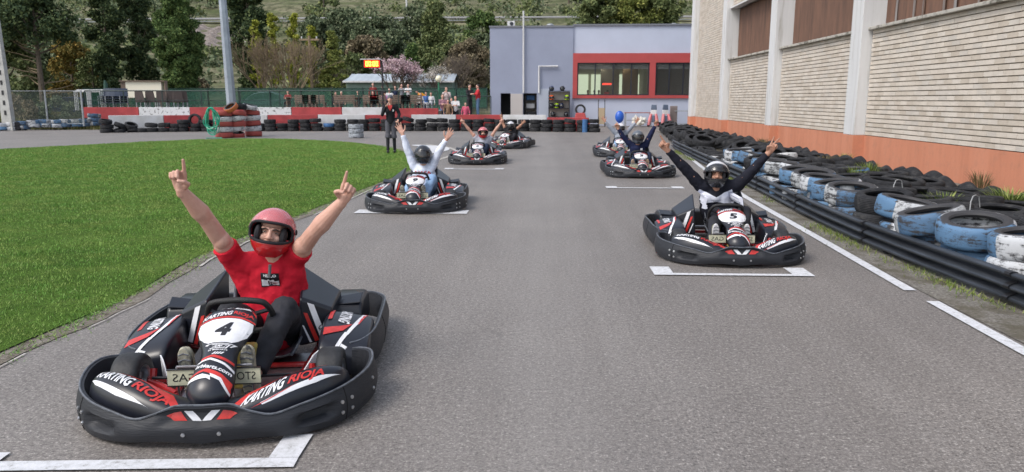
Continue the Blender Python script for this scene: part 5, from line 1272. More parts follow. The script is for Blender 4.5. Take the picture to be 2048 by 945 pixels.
# right volume: wall round the windows
xr=fx(1420); zb_,zt_=fz(197),fz(107); w0,w1,w2,w3=fx(1155),fx(1300),fx(1312),fx(1396); wz0,wz1=fz(191),fz(126)
cbx(ox+.002,xr,0,zb_,YF+.10,YF+.3,'wall',m_lg); cbx(ox+.002,xr,zt_,zt2,YF+.10,YF+.3,'wall',m_lg); cbx(ox,xr,zt2,zt2+.10,YF,YF+12,'roof_edge',m_cap)
cbx(ox+.001,xr,wz1,zt_,YF-.03,YF+.3,'red_band',m_band); cbx(ox+.001,xr,zb_,wz0,YF-.03,YF+.3,'red_band',m_band); cbx(ox+.001,w0,wz0,wz1,YF-.03,YF+.3,'red_band',m_band); cbx(w1,w2,wz0,wz1,YF-.03,YF+.3,'red_band',m_band); cbx(w3,xr,wz0,wz1,YF-.03,YF+.3,'red_band',m_band)
for a,b_,k in ((w0,w1,4),(w2,w3,3)):
    r=cbx(a,b_,wz0,wz0+.06,YF+.05,YF+.15,'window',m_fr)
    cbx(a,b_,wz1-.06,wz1,YF+.05,YF+.15,'frame',m_fr,parent=r)
    for i in range(k+1):
        x=a+(b_-a)*i/k; x=min(max(x,a+.035),b_-.035); cbx(x-.035,x+.035,wz0+.06,wz1-.06,YF+.05,YF+.15,'frame',m_fr,parent=r)
    for i in range(k):
        xa=a+(b_-a)*i/k+.035; xb=a+(b_-a)*(i+1)/k-.035; cbx(xa,xb,wz0+.06,wz1-.06,YF+.09,YF+.10,'pane',m_glass,parent=r)
        cbx(xa,xb,wz1-.06-.30,wz1-.07,YF+.22,YF+.235,'blind',mat('roller_blind',(.40,.43,.42),.8),parent=r)
# room behind
m_room=mat('room_wall',(.55,.52,.45),.8); m_rfl=mat('room_floor',(.14,.12,.10),.7)
cbx(ox+.05,xr,0.3,.4,YF+.3,YF+7.5,'room_floor',m_rfl); cbx(ox+.05,xr,wz1+.02,wz1+.1,YF+.3,YF+7.5,'ceiling',m_room); cbx(ox+.3,xr,.4,wz1,YF+7.4,YF+7.5,'back_wall',m_room); cbx(w1+.3,w1+.45,.4,wz1,YF+.3,YF+7.4,'partition',mat('brown_partition',(.30,.25,.20),.8)); cbx(w1+.45,xr,.4,wz1,YF+2.0,YF+2.1,'partition',mat('brown_partition',(.30,.25,.20),.8))
m_dayl=mat('daylit_back_window',(.50,.58,.42),.5,emit=1.3)
for i in range(6): 
    x=ox+.6+i*.95; cbx(x,x+.75,1.0,wz1-.45,YF+7.3,YF+7.38,'back_window',m_dayl)
m_lamp=mat('ceiling_lamp_glow',(1,.93,.7),.5,emit=5)
for p_,q_ in ((1205,2.2),(1206,3.6),(1258,2.6)): cbx(fx(p_)-.1,fx(p_)+.2,wz1-.05,wz1-.02,YF+q_,YF+q_+.3,'ceiling_lamp',m_lamp)
cbx(w1-1.3,w1-.3,.4,wz1,YF+3,YF+3.1,'tan_panel',mat('tan_panel',(.42,.29,.16),.7)); cbx(w1-2.6,w1-1.4,.4,wz1,YF+4,YF+4.1,'grey_panel',m_room)
cbx(fx(1207),fx(1225),wz0+.62,wz0+.72,YF+.4,YF+.45,'red_sign',mat('red_glowing_sign',(1,.05,.03),.5,emit=2.2)); cbx(fx(1211),fx(1221),wz0+.05,wz0+.2,YF+.4,YF+.7,'red_box',m_band)
cbx(w0,w1+.2,wz0-.05,wz0+.02,YF+.3,YF+.9,'counter',m_fr)
# pipes, fittings
def pipe(pts,r,name='pipe',m=None): return MB().tube([(D(px,py,YF-.12).x-ox,-.12,D(px,py,YF-.12).z) for px,py in pts],r,8).build(name,m or m_conc,cb,smooth=True)
pipe([(1047,186),(1047,22)],.05,'mast'); pipe([(1078,186),(1078,133),(1116,133)],.055)
MB().box((fx(1021)-ox,1.0,zt1+.30),(.45,.35,.32)).build('air_conditioner',m_conc,cb,bevel=.02); MB().cyl((fx(1022)-ox,.81,zt1+.30),(fx(1022)-ox,.82,zt1+.30),.11,16).build('fan_grille',m_fr,cb)
for p_ in(1100,1348): MB().sph((fx(p_)-ox,.6,zt1+.18),(.22,.2,.10),14,8).build('vent_cowl',m_galv,cb,smooth=True)
# things before the clubhouse
def shelf_unit(px0,px1,pt,Y,label,levels):
    a,b_=D(px0,200,Y).x,D(px1,200,Y).x; zt=D(px0,pt,Y).z; r=empty('shelf_unit',(a,Y,0),0,label,'shelves'); w_=b_-a
    for x in(0,w_): 
        for y in(0,.4): MB().box((x,y,zt/2),(.05,.05,zt)).build('upright',m_dsteel,r)
    for z in levels: MB().box((w_/2,.2,z),(w_+.06,.44,.04)).build('shelf',m_dsteel,r)
    MB().box((w_/2,.42,zt/2),(w_,.02,zt)).build('back_panel',mat('beige_panel',(.36,.33,.31),.8),r); return a,b_,zt
sa,sb,szt=shelf_unit(1098,1139,184,45.0,'Dark metal helmet rack against the grey clubhouse wall',[.55,1.05,1.52,2.05])
m_hiy=mat('fluorescent_yellow_helmet',(.52,.80,.02),.4,coat=.4); m_hio=mat('bright_orange_helmet',(.85,.13,.02),.4,coat=.4); m_hnv=mat('navy_helmet',(.02,.035,.10),.3,coat=.5)
def rack_helmet(x,y,z,m,label,s=1):
    r=empty('helmet',(x,y,z),0,label,'helmet','helmets on the rack'); helmet(r,Vector((0,0,.14)),rotm(R(random.uniform(-20,20))),m,'closed',k=s); return r
for fx_,z_,m,lb in ((.12,2.07,m_hnv,'Navy helmet on top of the rack, left one'),(.65,2.07,m_hblk,'Black helmet on top of the rack, right of the navy one'),(.13,1.54,m_hio,'Bright orange helmet on the upper shelf of the rack'),(.87,1.54,m_hiy,'Fluorescent yellow helmet at the right end of the upper shelf'),(.12,1.07,m_hblk,'Black helmet left of the yellow one on the middle shelf'),(.38,1.07,m_hiy,'Fluorescent yellow helmet in the centre of the middle shelf'),(.62,1.07,m_hnv,'Navy helmet right of the yellow one on the middle shelf'),(.2,.57,m_hblk,'Dark helmet on the bottom shelf, left side'),(.86,.57,m_hblk,'Dark helmet on the bottom shelf, right side')):
    rack_helmet(sa+(sb-sa)*fx_,45.18,z_,m,lb,1.15)
sa2,sb2,_=shelf_unit(1050,1072,190,46.6,'Dark cupboard shelves with blue boxes inside the right doorway',[.5,1.0,1.5,1.9])
for i,(z_,m) in enumerate(((1.52,m_bt),(1.02,m_conc),(.52,m_dsteel))):
    o=MB().box(((sa2+sb2)/2,46.75,z_+.16),(.5,.3,.28)).build('box',m,bevel=.02); props(o,('Blue box on the upper shelf in the doorway','White box on the middle shelf in the doorway','Dark box on the low shelf in the doorway')[i],'box')
r=empty('red_kart_stand',(fx(1160),44.4,0),0,'Red cart with a dark wheel on top by the clubhouse wall','cart')
MB().box((0,0,.55),(.75,.5,.5),tp=(.7,.8)).build('body',m_band,r,bevel=.05); MB().box((0,0,.20),(1.1,.6,.2)).build('base',m_band,r,bevel=.04); MB().lathe([(.2,-.06),(.30,-.06),(.32,0),(.30,.06),(.2,.06)],20,Matrix.Translation((0,.1,.98))@Matrix.Rotation(PI/2,4,'X'),closed=True).build('wheel',m_slick,r,smooth=True)
r=empty('hand_truck',(fx(1203),44.9,0),0,'Tan upright hand truck leaning on the clubhouse wall','trolley'); q=MB()
for s in(-.19,.19): q.tube([(s,0,.05),(s,.3,1.45),(s*.9,.22,1.55)],.022,6)
q.build('frame',m_dsteel,r,smooth=True); MB().box((0,.12,.6),(.36,.04,.95)).build('board',mat('plywood',(.42,.33,.22),.7),r); MB().box((0,-.12,.05),(.36,.25,.02)).build('toe_plate',m_steel,r)
for s in(-.2,.2): MB().cyl((s-.03,.05,.11),(s+.03,.05,.11),.11,14).build('wheel',m_slick,r)
r=empty('workbench',(fx(1275),45.0,0),0,'Low grey workbench with cluttered top beside the wall','bench')
wb=fx(1302)-fx(1249); MB().box((0,0,.80),(wb,.6,.05)).build('bench_top',mat('reddish_board',(.30,.13,.12),.7),r)
for sx_ in(-wb/2+.05,wb/2-.05):
    for y in(-.25,.25): MB().box((sx_,y,.39),(.05,.05,.77)).build('leg',m_galv,r)
MB().box((0,.1,.35),(wb*.9,.4,.03)).build('shelf',m_galv,r)
q=fx(1273); B=Blob(); 
for i in range(14): B.cap((random.uniform(-.35,.35),random.uniform(-.15,.15),random.uniform(.1,.5)),(random.uniform(-.4,.4),random.uniform(-.15,.15),random.uniform(.1,.75)),.09,.06,8)
sck=B.out('plastic_sheet',mat('white_plastic_sheet',(.62,.60,.55),.5,bump=.4,bs=6),None,.03,2,loc=(q,43.9,0)); props(sck,'Crumpled white plastic sheet in front of the workbench','sheet')
o=Blob(); o.sph((0,0,.0),(.26,.2,.34)); o.cap((0,0,-.3),(0,0,-.36),.07); o=o.out('punch_bag',mat('bright_blue_vinyl',(.012,.10,.50),.35,coat=.4),None,.02,2,loc=(fx(1234),43.6,D(1234,234,43.6).z)); props(o,'Bright blue balloon-like vinyl bag standing by the tyre wall','bag')
MB().cyl((fx(1234),43.6,0),(fx(1234),43.6,D(1234,234,43.6).z-.3),.03,8).build('pole',m_dsteel); props(bpy.data.objects['pole'],'Thin dark pole carrying the bright blue bag','pole')
for i,(p_,c1,c2,lb) in enumerate(((1304,mat('pink_plastic',(.55,.16,.17),.4,coat=.3),mat('slate_blue_plastic',(.10,.13,.19),.4),'Pink and slate child kart seat stood on end, left of the pair'),(1328,mat('pink_plastic',(.5,.1,.1),.4),mat('slate_blue_plastic',(.1,.1,.1),.4),'Pink and slate child kart seat stood on end, right of the pair'))):
    r=empty('child_kart',(fx(p_),44.6,0),R(-12+20*i),lb,'kids kart')
    MB().box((0,.1,1.12),(.34,.12,.30),tp=(.85,1)).build('head_panel',c2,r,bevel=.04,seg=3); MB().box((0,.1,.82),(.36,.10,.28)).build('white_panel',m_conc,r,bevel=.03)
    for s in(-1,1): MB().tube([(s*.14,0,.72),(s*.2,-.12,.40),(s*.26,-.2,.08)],[.08,.10,.07],8).build('leg_panel',c1,r,smooth=True)
    MB().box((0,.0,.45),(.2,.2,.4)).build('seat',c2,r,bevel=.05)
    for s in(-1,1): MB().lathe([(.06,-.05),(.13,-.05),(.14,0),(.13,.05),(.06,.05)],16,Matrix.Translation((s*.30,0,.14))@Matrix.Rotation(PI/2,4,'Y'),closed=True).build('wheel',m_slick,r,smooth=True)
r=empty('fluted_screen',(fx(1346),45.1,0),R(8),'Taupe upright mat propped beside the child kart seats','mat'); MB().box((0,0,.62),(.45,.08,1.15)).build('mat',mat('taupe_mat',(.24,.20,.19),.8),r,bevel=.03); MB().box((0,-.05,.62),(.34,.02,.95)).build('inset',mat('taupe_inset',(.20,.165,.155),.8),r)
r=empty('metal_frame',(fx(1362),45.2,0),0,'Empty grey metal table frame against the wall near the brick hall','frame'); wf=fx(1376)-fx(1349)
for s in(-1,1): MB().box((s*wf/2,0,.45),(.05,.05,.9)).build('leg',m_galv,r)
MB().box((0,0,.9),(wf+.05,.4,.05)).build('top_bar',m_galv,r); MB().box((0,0,.15),(wf,.03,.04)).build('cross_bar',m_galv,r)
# ---------------- terrace furniture ----------------
TZ=.95; YT=43.5
m_wood=mat('weathered_brown_wood',(.16,.115,.09),.75,var=.25,vs=4,bump=.2); m_wick=mat('brown_wicker',(.10,.08,.075),.8,var=.2,vs=20,bump=.5,bs=60); m_bchair=mat('dark_blue_plastic',(.03,.045,.08),.5)
def tx(px,Y=YT): return D(px,190,Y).x
def chair(px,Y,m,rz=0,label='',sc=1,group='brown chairs along the terrace wall'):
    r=empty('chair',(tx(px,Y),Y,TZ),rz,label,'chair',group)
    MB().box((0,0,.43),(.48,.46,.06)).build('seat',m,r,bevel=.015); 
    MB().add([(-.25,.20,.45),(.25,.20,.45),(.25,.25,.45),(-.25,.25,.45),(-.19,.30,.98),(.19,.30,.98),(.19,.34,.98),(-.19,.34,.98)],[(0,3,2,1),(4,5,6,7),(0,1,5,4),(1,2,6,5),(2,3,7,6),(3,0,4,7)]).build('backrest',m,r,bevel=.02)
    for sx_ in(-.21,.21):
        for y in(-.19,.19): MB().box((sx_,y,.20),(.04,.04,.40)).build('leg',m_galv,r)
    r.scale=(sc,sc,sc); return r
for i,px in enumerate((284,304,325,345,356,364)): chair(px,42.2+.25*(i%2),m_wick,PI+.1*i,'Brown wicker chair, %s from the pale sign board, behind the terrace railing'%ordw(i),1.15,'wicker chairs under the pale sign board')
# stacked tables and chairs
for i,px in enumerate((186,206)):
    r=empty('folded_table',(tx(px),YT-1.2+.3*i,TZ),0,'White tubular table frame, %s, stored behind the railing'%('left one' if i==0 else 'right one'),'table')
    for s in(-1,1):
        for k in range(3): MB().tube([(s*.38+.03*k,.1*k,0),(s*.36+.03*k,.1*k,1.05+.05*k)],.022,6).build('leg',m_conc,r,smooth=True)
    for k in range(3): MB().tube([(-.38+.03*k,.1*k,1.05+.05*k),(.38+.03*k,.1*k,1.05+.05*k)],.025,6).build('top_bar',m_conc,r,smooth=True)
for i,px in enumerate((226,240,253,266)):
    r=empty('chair_stack',(tx(px),YT-1.0,TZ),.15*i,'Stack of dark blue chairs, %s from the white table frames'%ordw(i),'chairs','dark blue chair stacks')
    for k in range(4):
        MB().box((0,0.03*k,.42+.13*k),(.44,.44,.035)).build('seat',m_bchair,r,bevel=.01); MB().add([(-.21,.2+.05*k,.44+.13*k),(.21,.2+.05*k,.44+.13*k),(.2,.30+.05*k,.85+.13*k),(-.2,.30+.05*k,.85+.13*k)],[(0,1,2,3)]).build('backrest',m_bchair,r,solid=.02)
    for sx_ in(-.2,.2):
        for y in(-.2,.2): MB().tube([(sx_,y,0),(sx_,y,.8)],.014,6).build('leg',m_galv,r)
# folded parasol
r=empty('folded_parasol',(tx(221),YT-.4,TZ),0,'Folded dark green parasol among the stored chairs','parasol'); MB().tube([(0,0,0),(0,0,.5),(0,0,.6),(0,0,1.5),(-.03,0,1.72)],[.03,.03,.14,.11,.03],10).build('canopy',mat('dark_green_canvas',(.02,.06,.045),.8),r,smooth=True); MB().cyl((0,0,0),(0,0,.06),.22,14).build('base',m_conc,r)
# pale sign board
r=empty('sign_board',(tx(287,45.5),45.5,TZ),R(4),'Large blank cream display board with wooden sides on the terrace','board')
zb1=D(287,196,45.5).z-TZ; zt1_=D(287,164,45.5).z-TZ; wd_=tx(330,45.5)-tx(246,45.5)
MB().box((.1,0,(zb1+zt1_)/2),(wd_*.82,.28,zt1_-zb1)).build('panel',mat('cream_panel',(.74,.70,.58),.6,emit=0),r,bevel=.01)
MB().box((-wd_*.40,.06,(zb1+zt1_)/2),(wd_*.17,.36,zt1_-zb1+.06)).build('side_panel',m_wood,r,bevel=.01); MB().box((wd_*.525,.02,(zb1+zt1_)/2),(wd_*.035,.34,zt1_-zb1+.03)).build('side_panel',m_wood,r,bevel=.01)
MB().box((.05,0,zt1_+.04),(wd_+.1,.5,.06)).build('top_board',m_wood,r)
for s in(-1,1): MB().box((s*wd_*.38,0,zb1/2),(.08,.08,zb1)).build('leg',m_wood,r)
# picnic tables
def table(px,Y,w_,label):
    r=empty('wooden_table',(tx(px,Y),Y,TZ),0,label,'table','wooden tables on the terrace')
    for k in range(4): MB().box((0,-.3+.2*k,.74),(w_,.185,.04)).build('plank',m_wood,r)
    for s in(-1,1): MB().box((s*(w_/2-.15),0,.36),(.08,.6,.72)).build('leg',m_wood,r)
    return r
for i,(px,w_) in enumerate(((598,1.6),(698,1.3),(748,1.3),(808,1.6))): table(px,43.6,w_,'Brown plank table on the terrace, %s from the steel lamp post'%ordw(i))
def bench(px,w_,label,Y=42.6):
    r=empty('slatted_bench',(tx(px,Y),Y,TZ),0,label,'bench','slatted benches along the terrace railing')
    MB().box((0,0,.42),(w_,.40,.05)).build('seat',m_wood,r)
    for k in range(4): MB().box((0,-.20,.52+.10*k),(w_,.03,.08)).build('slat',m_wood,r)
    for s in(-1,1): MB().box((s*(w_/2-.06),-.16,.44),(.07,.06,.86)).build('post',m_wood,r); MB().box((s*(w_/2-.06),.16,.20),(.06,.06,.40)).build('leg',m_wood,r)
for i,(px,w_) in enumerate(((605,.8),(620,.8),(637,.8),(690,1.2),(743,.9),(757,.9),(824,1.2),(804,1.0))): bench(px,w_,'Brown slatted bench with its back to the track, %s from the steel lamp post'%ordw(i))
# scoreboard
sbY=41.6; r=empty('race_clock',(D(766,200,sbY).x,sbY,.95),0,'Red digital race clock reading 00:00 on a thin black pole','clock')
def sz(y): return D(766,y,sbY).z-.95
xw=lambda a:D(a,128,sbY).x-D(766,128,sbY).x
MB().tube([(0,0,0),(0,0,sz(122))],.045,8).build('pole',m_dsteel,r,smooth=True)
m_led=mat('lit_digits',(1,.70,.10),.5,emit=1.6); m_ledb=mat('red_lit_panel',(1,.03,.006),.5,emit=.8)
MB().box(((xw(729)+xw(764))/2,0,(sz(120)+sz(136))/2),(xw(764)-xw(729),.12,sz(120)-sz(136))).build('housing',m_dsteel,r,bevel=.01); MB().box(((xw(731)+xw(762))/2,-.065,(sz(121)+sz(135))/2),(xw(762)-xw(731),.01,sz(121)-sz(135))).build('lit_panel',m_ledb,r)
MB().box(((xw(724)+xw(765))/2,0,sz(119)),(xw(765)-xw(724),.35,.04)).build('rain_cover',m_conc,r)
S=plane_S((xw(734),-.073,sz(133)),(xw(759)-xw(734),0,0),(0,0,sz(123)-sz(133)))
q=MB(); 
def seg(x,y,w_,h): dpoly(q,[(x,y),(x+w_,y),(x+w_,y+h),(x,y+h)],S,.001,2)
for x in (0,.24,.56,.80):
    seg(x,.0,.19,.16); seg(x,.84,.19,.16); seg(x,.0,.055,1); seg(x+.135,.0,.055,1)
seg(.475,.2,.045,.18); seg(.475,.62,.045,.18); o=q.build('lit_digits',m_led,r); o['kind']='stuff'
# globe lamp
gY=46.5; r=empty('globe_lamp',(D(878,200,gY).x,gY,.5),0,'Small white globe lamp on a green post at the terrace end','lamp'); MB().tube([(0,0,0),(0,0,D(878,164,gY).z-.5)],.05,8).build('post',mat('green_post',(.02,.16,.08),.5),r,smooth=True); MB().sph((0,0,D(878,158,gY).z-.5),.2,16,10).build('globe',mat('opal_globe',(.75,.72,.55),.4),r,smooth=True)
# lamp posts
lp=empty('lamp_post',(D(467,250,31.5).x,31.5,0),0,'Tall grey steel lamp post just behind the striped tyre cluster','lamp post')
tp_=D(445,0,31.5); bx_=lp.location.x; hgt=12; dxz=(tp_.x-bx_)/tp_.z
MB().tube([(0,0,0),(dxz*hgt,0,hgt)],[.225,.085],8).build('pole',mat('galvanised_pole',(.30,.34,.40),.45,.35,var=.12,vs=3),lp,sharp=30); MB().box((0,0,.03),(.6,.6,.05)).build('base_plate',m_galv,lp)
MB().box((dxz*hgt,0,hgt+.05),(1.6,.3,.15)).build('lamp_bar',m_galv,lp)
cY=37.5; lb=D(17,240,cY); cpo=empty('concrete_pole',(lb.x,cY,0),0,'Leaning slotted concrete power pole at the far left edge','pole'); t2=D(-2,100,cY); dd=(t2.x-lb.x)/(t2.z-lb.z)
MB().add([(-.27,-.15,0),(.27,-.15,0),(.27,.15,0),(-.27,.15,0),(dd*9-.13,-.1,9),(dd*9+.13,-.1,9),(dd*9+.13,.1,9),(dd*9-.13,.1,9)],[(0,3,2,1),(4,5,6,7),(0,1,5,4),(1,2,6,5),(2,3,7,6),(3,0,4,7)]).build('shaft',mat('weathered_concrete',(.42,.42,.40),.9,var=.15,vs=4,bump=.3),cpo,bevel=.01)
for i in range(12): z=.9+.5*i; MB().box((dd*z,-.155+.005*i*.5,z),(.10-.004*i,.03,.22)).build('slot',m_dsteel,cpo)
# spectators
cl={k:cloth(k+'_clothing',v,bump=.2) for k,v in dict(maroon=(.18,.03,.03),dark=(.025,.025,.03),green=(.04,.06,.045),red=(.45,.03,.04),grey=(.25,.27,.30),pinkw=(.50,.22,.42),white=(.6,.6,.62),navy=(.02,.03,.07),orange=(.75,.30,.02),pale=(.5,.42,.42),floral=(.30,.16,.20),pink=(.55,.10,.17),brown=(.25,.16,.10),blue=(.05,.12,.32),denim=(.08,.14,.24)).items()}
SPG='people gathered on the terrace'
def person(px,headpx,Y,z0,tops,bots,label,**k):
    x=D(px,200,Y).x; zt=D(px,headpx,Y).z; h=(zt-z0); sit=k.pop('sit',False)
    hh=h/.74 if sit else h; 
    standing(label,x,Y,z0,max(.9,min(1.85,hh)),k.pop('face',0),cl[tops],cl[bots],vox=.03,group=SPG,sit=sit,**k)
A_ph=[((-.22,-.12,-.26),(-.08,-.28,-.02)),((.22,-.12,-.26),(.08,-.28,-.04))]
A_fd=[((-.22,-.10,-.26),(-.10,-.28,-.24)),((.22,-.10,-.26),(.10,-.28,-.24))]
person(576,181,44.6,TZ,'maroon','dark','Seated person in maroon with dark hair, nearest the steel lamp post',sit=True,longhair=True,arms=A_fd)
person(672,184,44.4,TZ,'dark','dark','Seated dark-haired person left of the light-haired one',sit=True,face=R(60))
person(683,183,44.6,TZ,'dark','denim','Seated person in black with light hair, second at the left table',sit=True,hair=m_kh)
person(716,181,44.2,TZ,'green','denim','Seated bald man in dark green leaning on the table',sit=True,hair=m_skin,arms=A_fd)
person(747,166,45.2,TZ,'maroon','dark','Standing woman with long brown hair and maroon top',longhair=True,hair=mat('brown_hair',(.10,.05,.025),.6))
person(746,183,43.9,TZ,'red','dark','Seated child in red below the maroon-topped woman',sit=True)
person(766,172,45.0,TZ,'dark','dark','Standing person in black behind the race clock pole')
person(770,183,42.9,TZ,'pinkw','denim','Seated person in pink checked shirt, back to the track',sit=True,face=PI)
person(779,177,44.8,TZ,'white','dark','Seated person in white right of the pink checked shirt',sit=True)
person(791,172,45.0,TZ,'navy','dark','Standing woman in navy between white and grey-blue tops',longhair=True)
person(804,168,45.0,TZ,'grey','dark','Standing man in grey-blue holding a phone up',arms=A_ph,sleeve='short')
person(817,168,44.8,TZ,'white','dark','Standing dark-haired woman in white beside the man with a phone',longhair=True,arms=A_fd)
person(850,172,44.8,TZ,'orange','navy','Person in orange bending forward over the terrace table',bend=R(55),face=R(-70))
person(841,186,43.2,TZ,'white','navy','Seated child in white and blue, left of two at the rail',sit=True)
person(852,184,43.2,TZ,'blue','white','Seated child in blue at the rail',sit=True)
person(862,185,43.2,TZ,'white','grey','Seated child in white at the right end of the rail',sit=True)
person(885,186,42.2,.02,'floral','denim','Standing woman in floral shirt and jeans at the foot of the terrace',arms=A_fd,face=R(20))
person(893,170,44.2,.44,'pale','navy','Standing man in pale pink shirt behind the floral shirt',arms=A_ph)
person(896,199,42.0,.02,'brown','brown','Small child in brown beside the woman in floral shirt')
person(903,196,42.3,.02,'navy','navy','Small child in navy beside the child in brown')
person(911,192,42.2,.02,'white','dark','Dark-haired woman in white top and black skirt near the toddler',longhair=True,arms=A_fd)
person(931,205,41.8,.02,'pink','pink','Toddler in pink standing alone by the walkway')
person(939,169,44.0,.60,'dark','dark','Standing man in black on the walkway left of the clubhouse',arms=A_fd,face=R(40))
person(956,169,44.0,.60,'red','denim','Standing man in red top and jeans on the walkway',face=R(-70),arms=A_fd)
for i,p_ in enumerate((1176,1190,1198,1216)):
    x=D(p_,170,48.5).x; standing('Dark seated figure behind the clubhouse window, %s from the left'%ordw(i),x,48.5+.4*(i%2),1.0,1.55,PI if i%2 else 0,cl['dark'],cl['dark'],vox=.035,group='people seen through the clubhouse window',sit=True)
# parked car behind the mesh fence
def car(px,Y,z0,col,label,L=4.2):
    x=D(px,190,Y).x; r=empty('parked_car',(x,Y,z0),R(4),label,'car')
    pf=[(-.5,.28),(-.5,.62),(-.47,.72),(-.27,.80),(-.14,1.22),(.0,1.40),(.22,1.42),(.38,1.18),(.47,.92),(.5,.80),(.5,.30)]
    MB().prism([(a*L,b_) for a,b_ in pf],'y',-.85,.85).build('body',col,r,bevel=.06,seg=3)
    MB().prism([(-.24*L,.84),(-.13*L,1.18),(-.02*L,1.33),(.20*L,1.35),(.34*L,1.13),(.38*L,.88)],'y',-.865,-.855).build('side_window',m_fr,r)
    MB().box((.06*L,-.868,1.08),(.06,.012,.5)).build('pillar',col,r)
    for s in(-.31,.31): w_=MB().lathe([(.2,-.1),(.31,-.1),(.33,0),(.31,.1),(.2,.1)],20,Matrix.Translation((s*L,-.82,.33))@Matrix.Rotation(PI/2,4,'X'),closed=True).build('wheel',m_slick,r,smooth=True); MB().cyl((s*L,-.90,.33),(s*L,-.88,.33),.2,14).build('rim',m_chrome,w_)
    MB().box((-.495*L,-.6,.66),(.06,.35,.12)).build('headlight',m_chrome,r); MB().box((.497*L,-.6,.75),(.05,.3,.12)).build('tail_light',m_band,r); MB().box((-.2*L,-.93,.9),(.12,.14,.1)).build('mirror',col,r)
car(526,57.5,.75,mat('silver_blue_paint',(.30,.38,.45),.25,.5,coat=.7),'Silver-blue parked car behind the green mesh fence')
car(140,55,.35,mat('dark_blue_paint',(.02,.04,.12),.25,.3,coat=.7),'Dark blue parked car behind the wire fence at the left')
# white roofed shed behind the terrace
shY=58.0; xa,xb=D(692,160,shY).x,D(904,160,shY).x; sh_=empty('greenhouse_shed',((xa+xb)/2,shY,.6),0,'Long low shed with pale corrugated roof behind the blossom trees','shed'); w_=xb-xa
z1,z2=D(700,164,shY).z-.6,D(700,150,shY).z-.6
MB().box((0,2,z1/2),(w_,4,z1)).build('wall',mat('green_grey_wall',(.16,.22,.19),.8,var=.1,vs=1),sh_)
V=[];F=[];k=int(w_/.25)
for i in range(k+1):
    x=-w_/2-.2+(w_+.4)*i/k; d=.03*(i%2); V+=[(x,-.25,z1+.05+d),(x+.5 if i==0 else x,1.6,z2+.1+d),(x,4.4,z1+.05+d)]
    if i: a=3*i; F+=[(a-3,a,a+1,a-2),(a-2,a+1,a+2,a-1)]
MB().add(V,F).build('corrugated_roof',mat('pale_blue_sheet_roof',(.42,.47,.52),.4,.2,var=.08,vs=1),sh_,solid=.02)
MB().box((0,-.3,z1),(w_+.4,.06,.12)).build('gutter',m_conc,sh_)
for i in range(5): MB().box((-w_/2+w_*(i+.5)/5,-.01,z1*.5),(1.0,.03,z1*.5)).build('window',m_fr,sh_)
# ---------------- hillside ----------------
HK=[(46.6,-.06),(50,.15),(60,.6),(72,1.6),(95,6.6),(114,10.2),(123,13.1),(126,13.9),(134,14.0),(140,15.8),(170,23),(230,38),(300,56),(420,84),(520,100)]
def hz(x,y):
    z=keyspl(HK,y)[0]; k=max(0,min(1,(y-62)/40)); w_=0 if 125<y<135 else 1
    z+=k*w_*(.5*math.sin(x*.07+1)+.35*math.sin(x*.19+y*.11)+.25*math.sin(y*.5+x*.03)); z-=max(0,(abs(x)-120))*.02*k
    if y>138: z+=.45*math.sin(y*.33+.6*math.sin(x*.03))*min(1,(y-138)/20)
    return z
m_hill,n,b,P=nodes_mat('dry_scrubby_hillside',.95,.1)
mp=N(n,'ShaderNodeMapping'); mp.inputs['Scale'].default_value=(.05,.12,.45); n.links.new(P,mp.inputs[0]); s=noise(n,mp.outputs[0],1.6,8,.7); s2=noise(n,P,.55,6,.7)
c=ramp(n,s,[(.32,(.075,.095,.042)),(.45,(.125,.14,.07)),(.57,(.215,.20,.135)),(.68,(.10,.12,.06))]); c=mix(n,ramp(n,s2,[(.42,(0,0,0)),(.6,(.85,.85,.85))]),c,(.06,.065,.035)); n.links.new(c,b.inputs['Base Color']); bumpn(n,b,s2,.6,.3)
ysl=sorted(set([46.6+1.2*i for i in range(80)]+[142+3*i for i in range(60)]+[325+8*i for i in range(24)])); xsl=[-230+3.2*i for i in range(144)]
MB().add([(x,y,hz(x,y)) for y in ysl for x in xsl],[(j*144+i,j*144+i+1,(j+1)*144+i+1,(j+1)*144+i) for j in range(len(ysl)-1) for i in range(143)]).build('hillside',m_hill,smooth=True)['kind']='structure'
m_road2=mat('pale_hill_road',(.33,.32,.32),.9,var=.1,vs=.3,world=True)
V=[];F=[]
for i in range(100):
    x=-200+4*i
    for y in(126.2,133.6): V.append((x,y,max(hz(x,126.5),hz(x,133),hz(x,130),hz(x,128))+.12))
    if i: a=2*i; F.append((a-2,a,a+1,a-1))
MB().add(V,F).build('hill_road',m_road2)['kind']='structure'
hr=empty('roadside_barrier',(0,126.2,14),0,'Low grey crash barrier along the road cut into the hillside','crash barrier')
MB().tube([(x,0,hz(x,128)+.75-14) for x in range(-110,70,4)],.17,6).build('rail',mat('dull_grey_rail',(.30,.30,.31),.6),hr); MB().tube([(x,.05,hz(x,128)+.35-14) for x in range(-110,70,4)],.08,6).build('lower_rail',m_galv,hr)
# pale stone cutting under the road
m_rock,n,b,P=nodes_mat('pale_rubble',.95,.2); s=noise(n,P,2.2,8,.8); c=ramp(n,s,[(.3,(.09,.075,.065)),(.5,(.26,.22,.20)),(.65,(.40,.36,.34))]); n.links.new(c,b.inputs['Base Color']); bumpn(n,b,s,1,.3)
q=MB(); q.grid(lambda u,v:(D(330+180*u,80,119).x+.3*math.sin(9*v),112+13*v,hz(D(330+180*u,80,119).x,112+13*v)+.10+.28*math.sin(u*31+v*7)*math.sin(v*19+u*5)**2),60,26); o=q.build('stone_cutting',m_rock); o['kind']='structure'
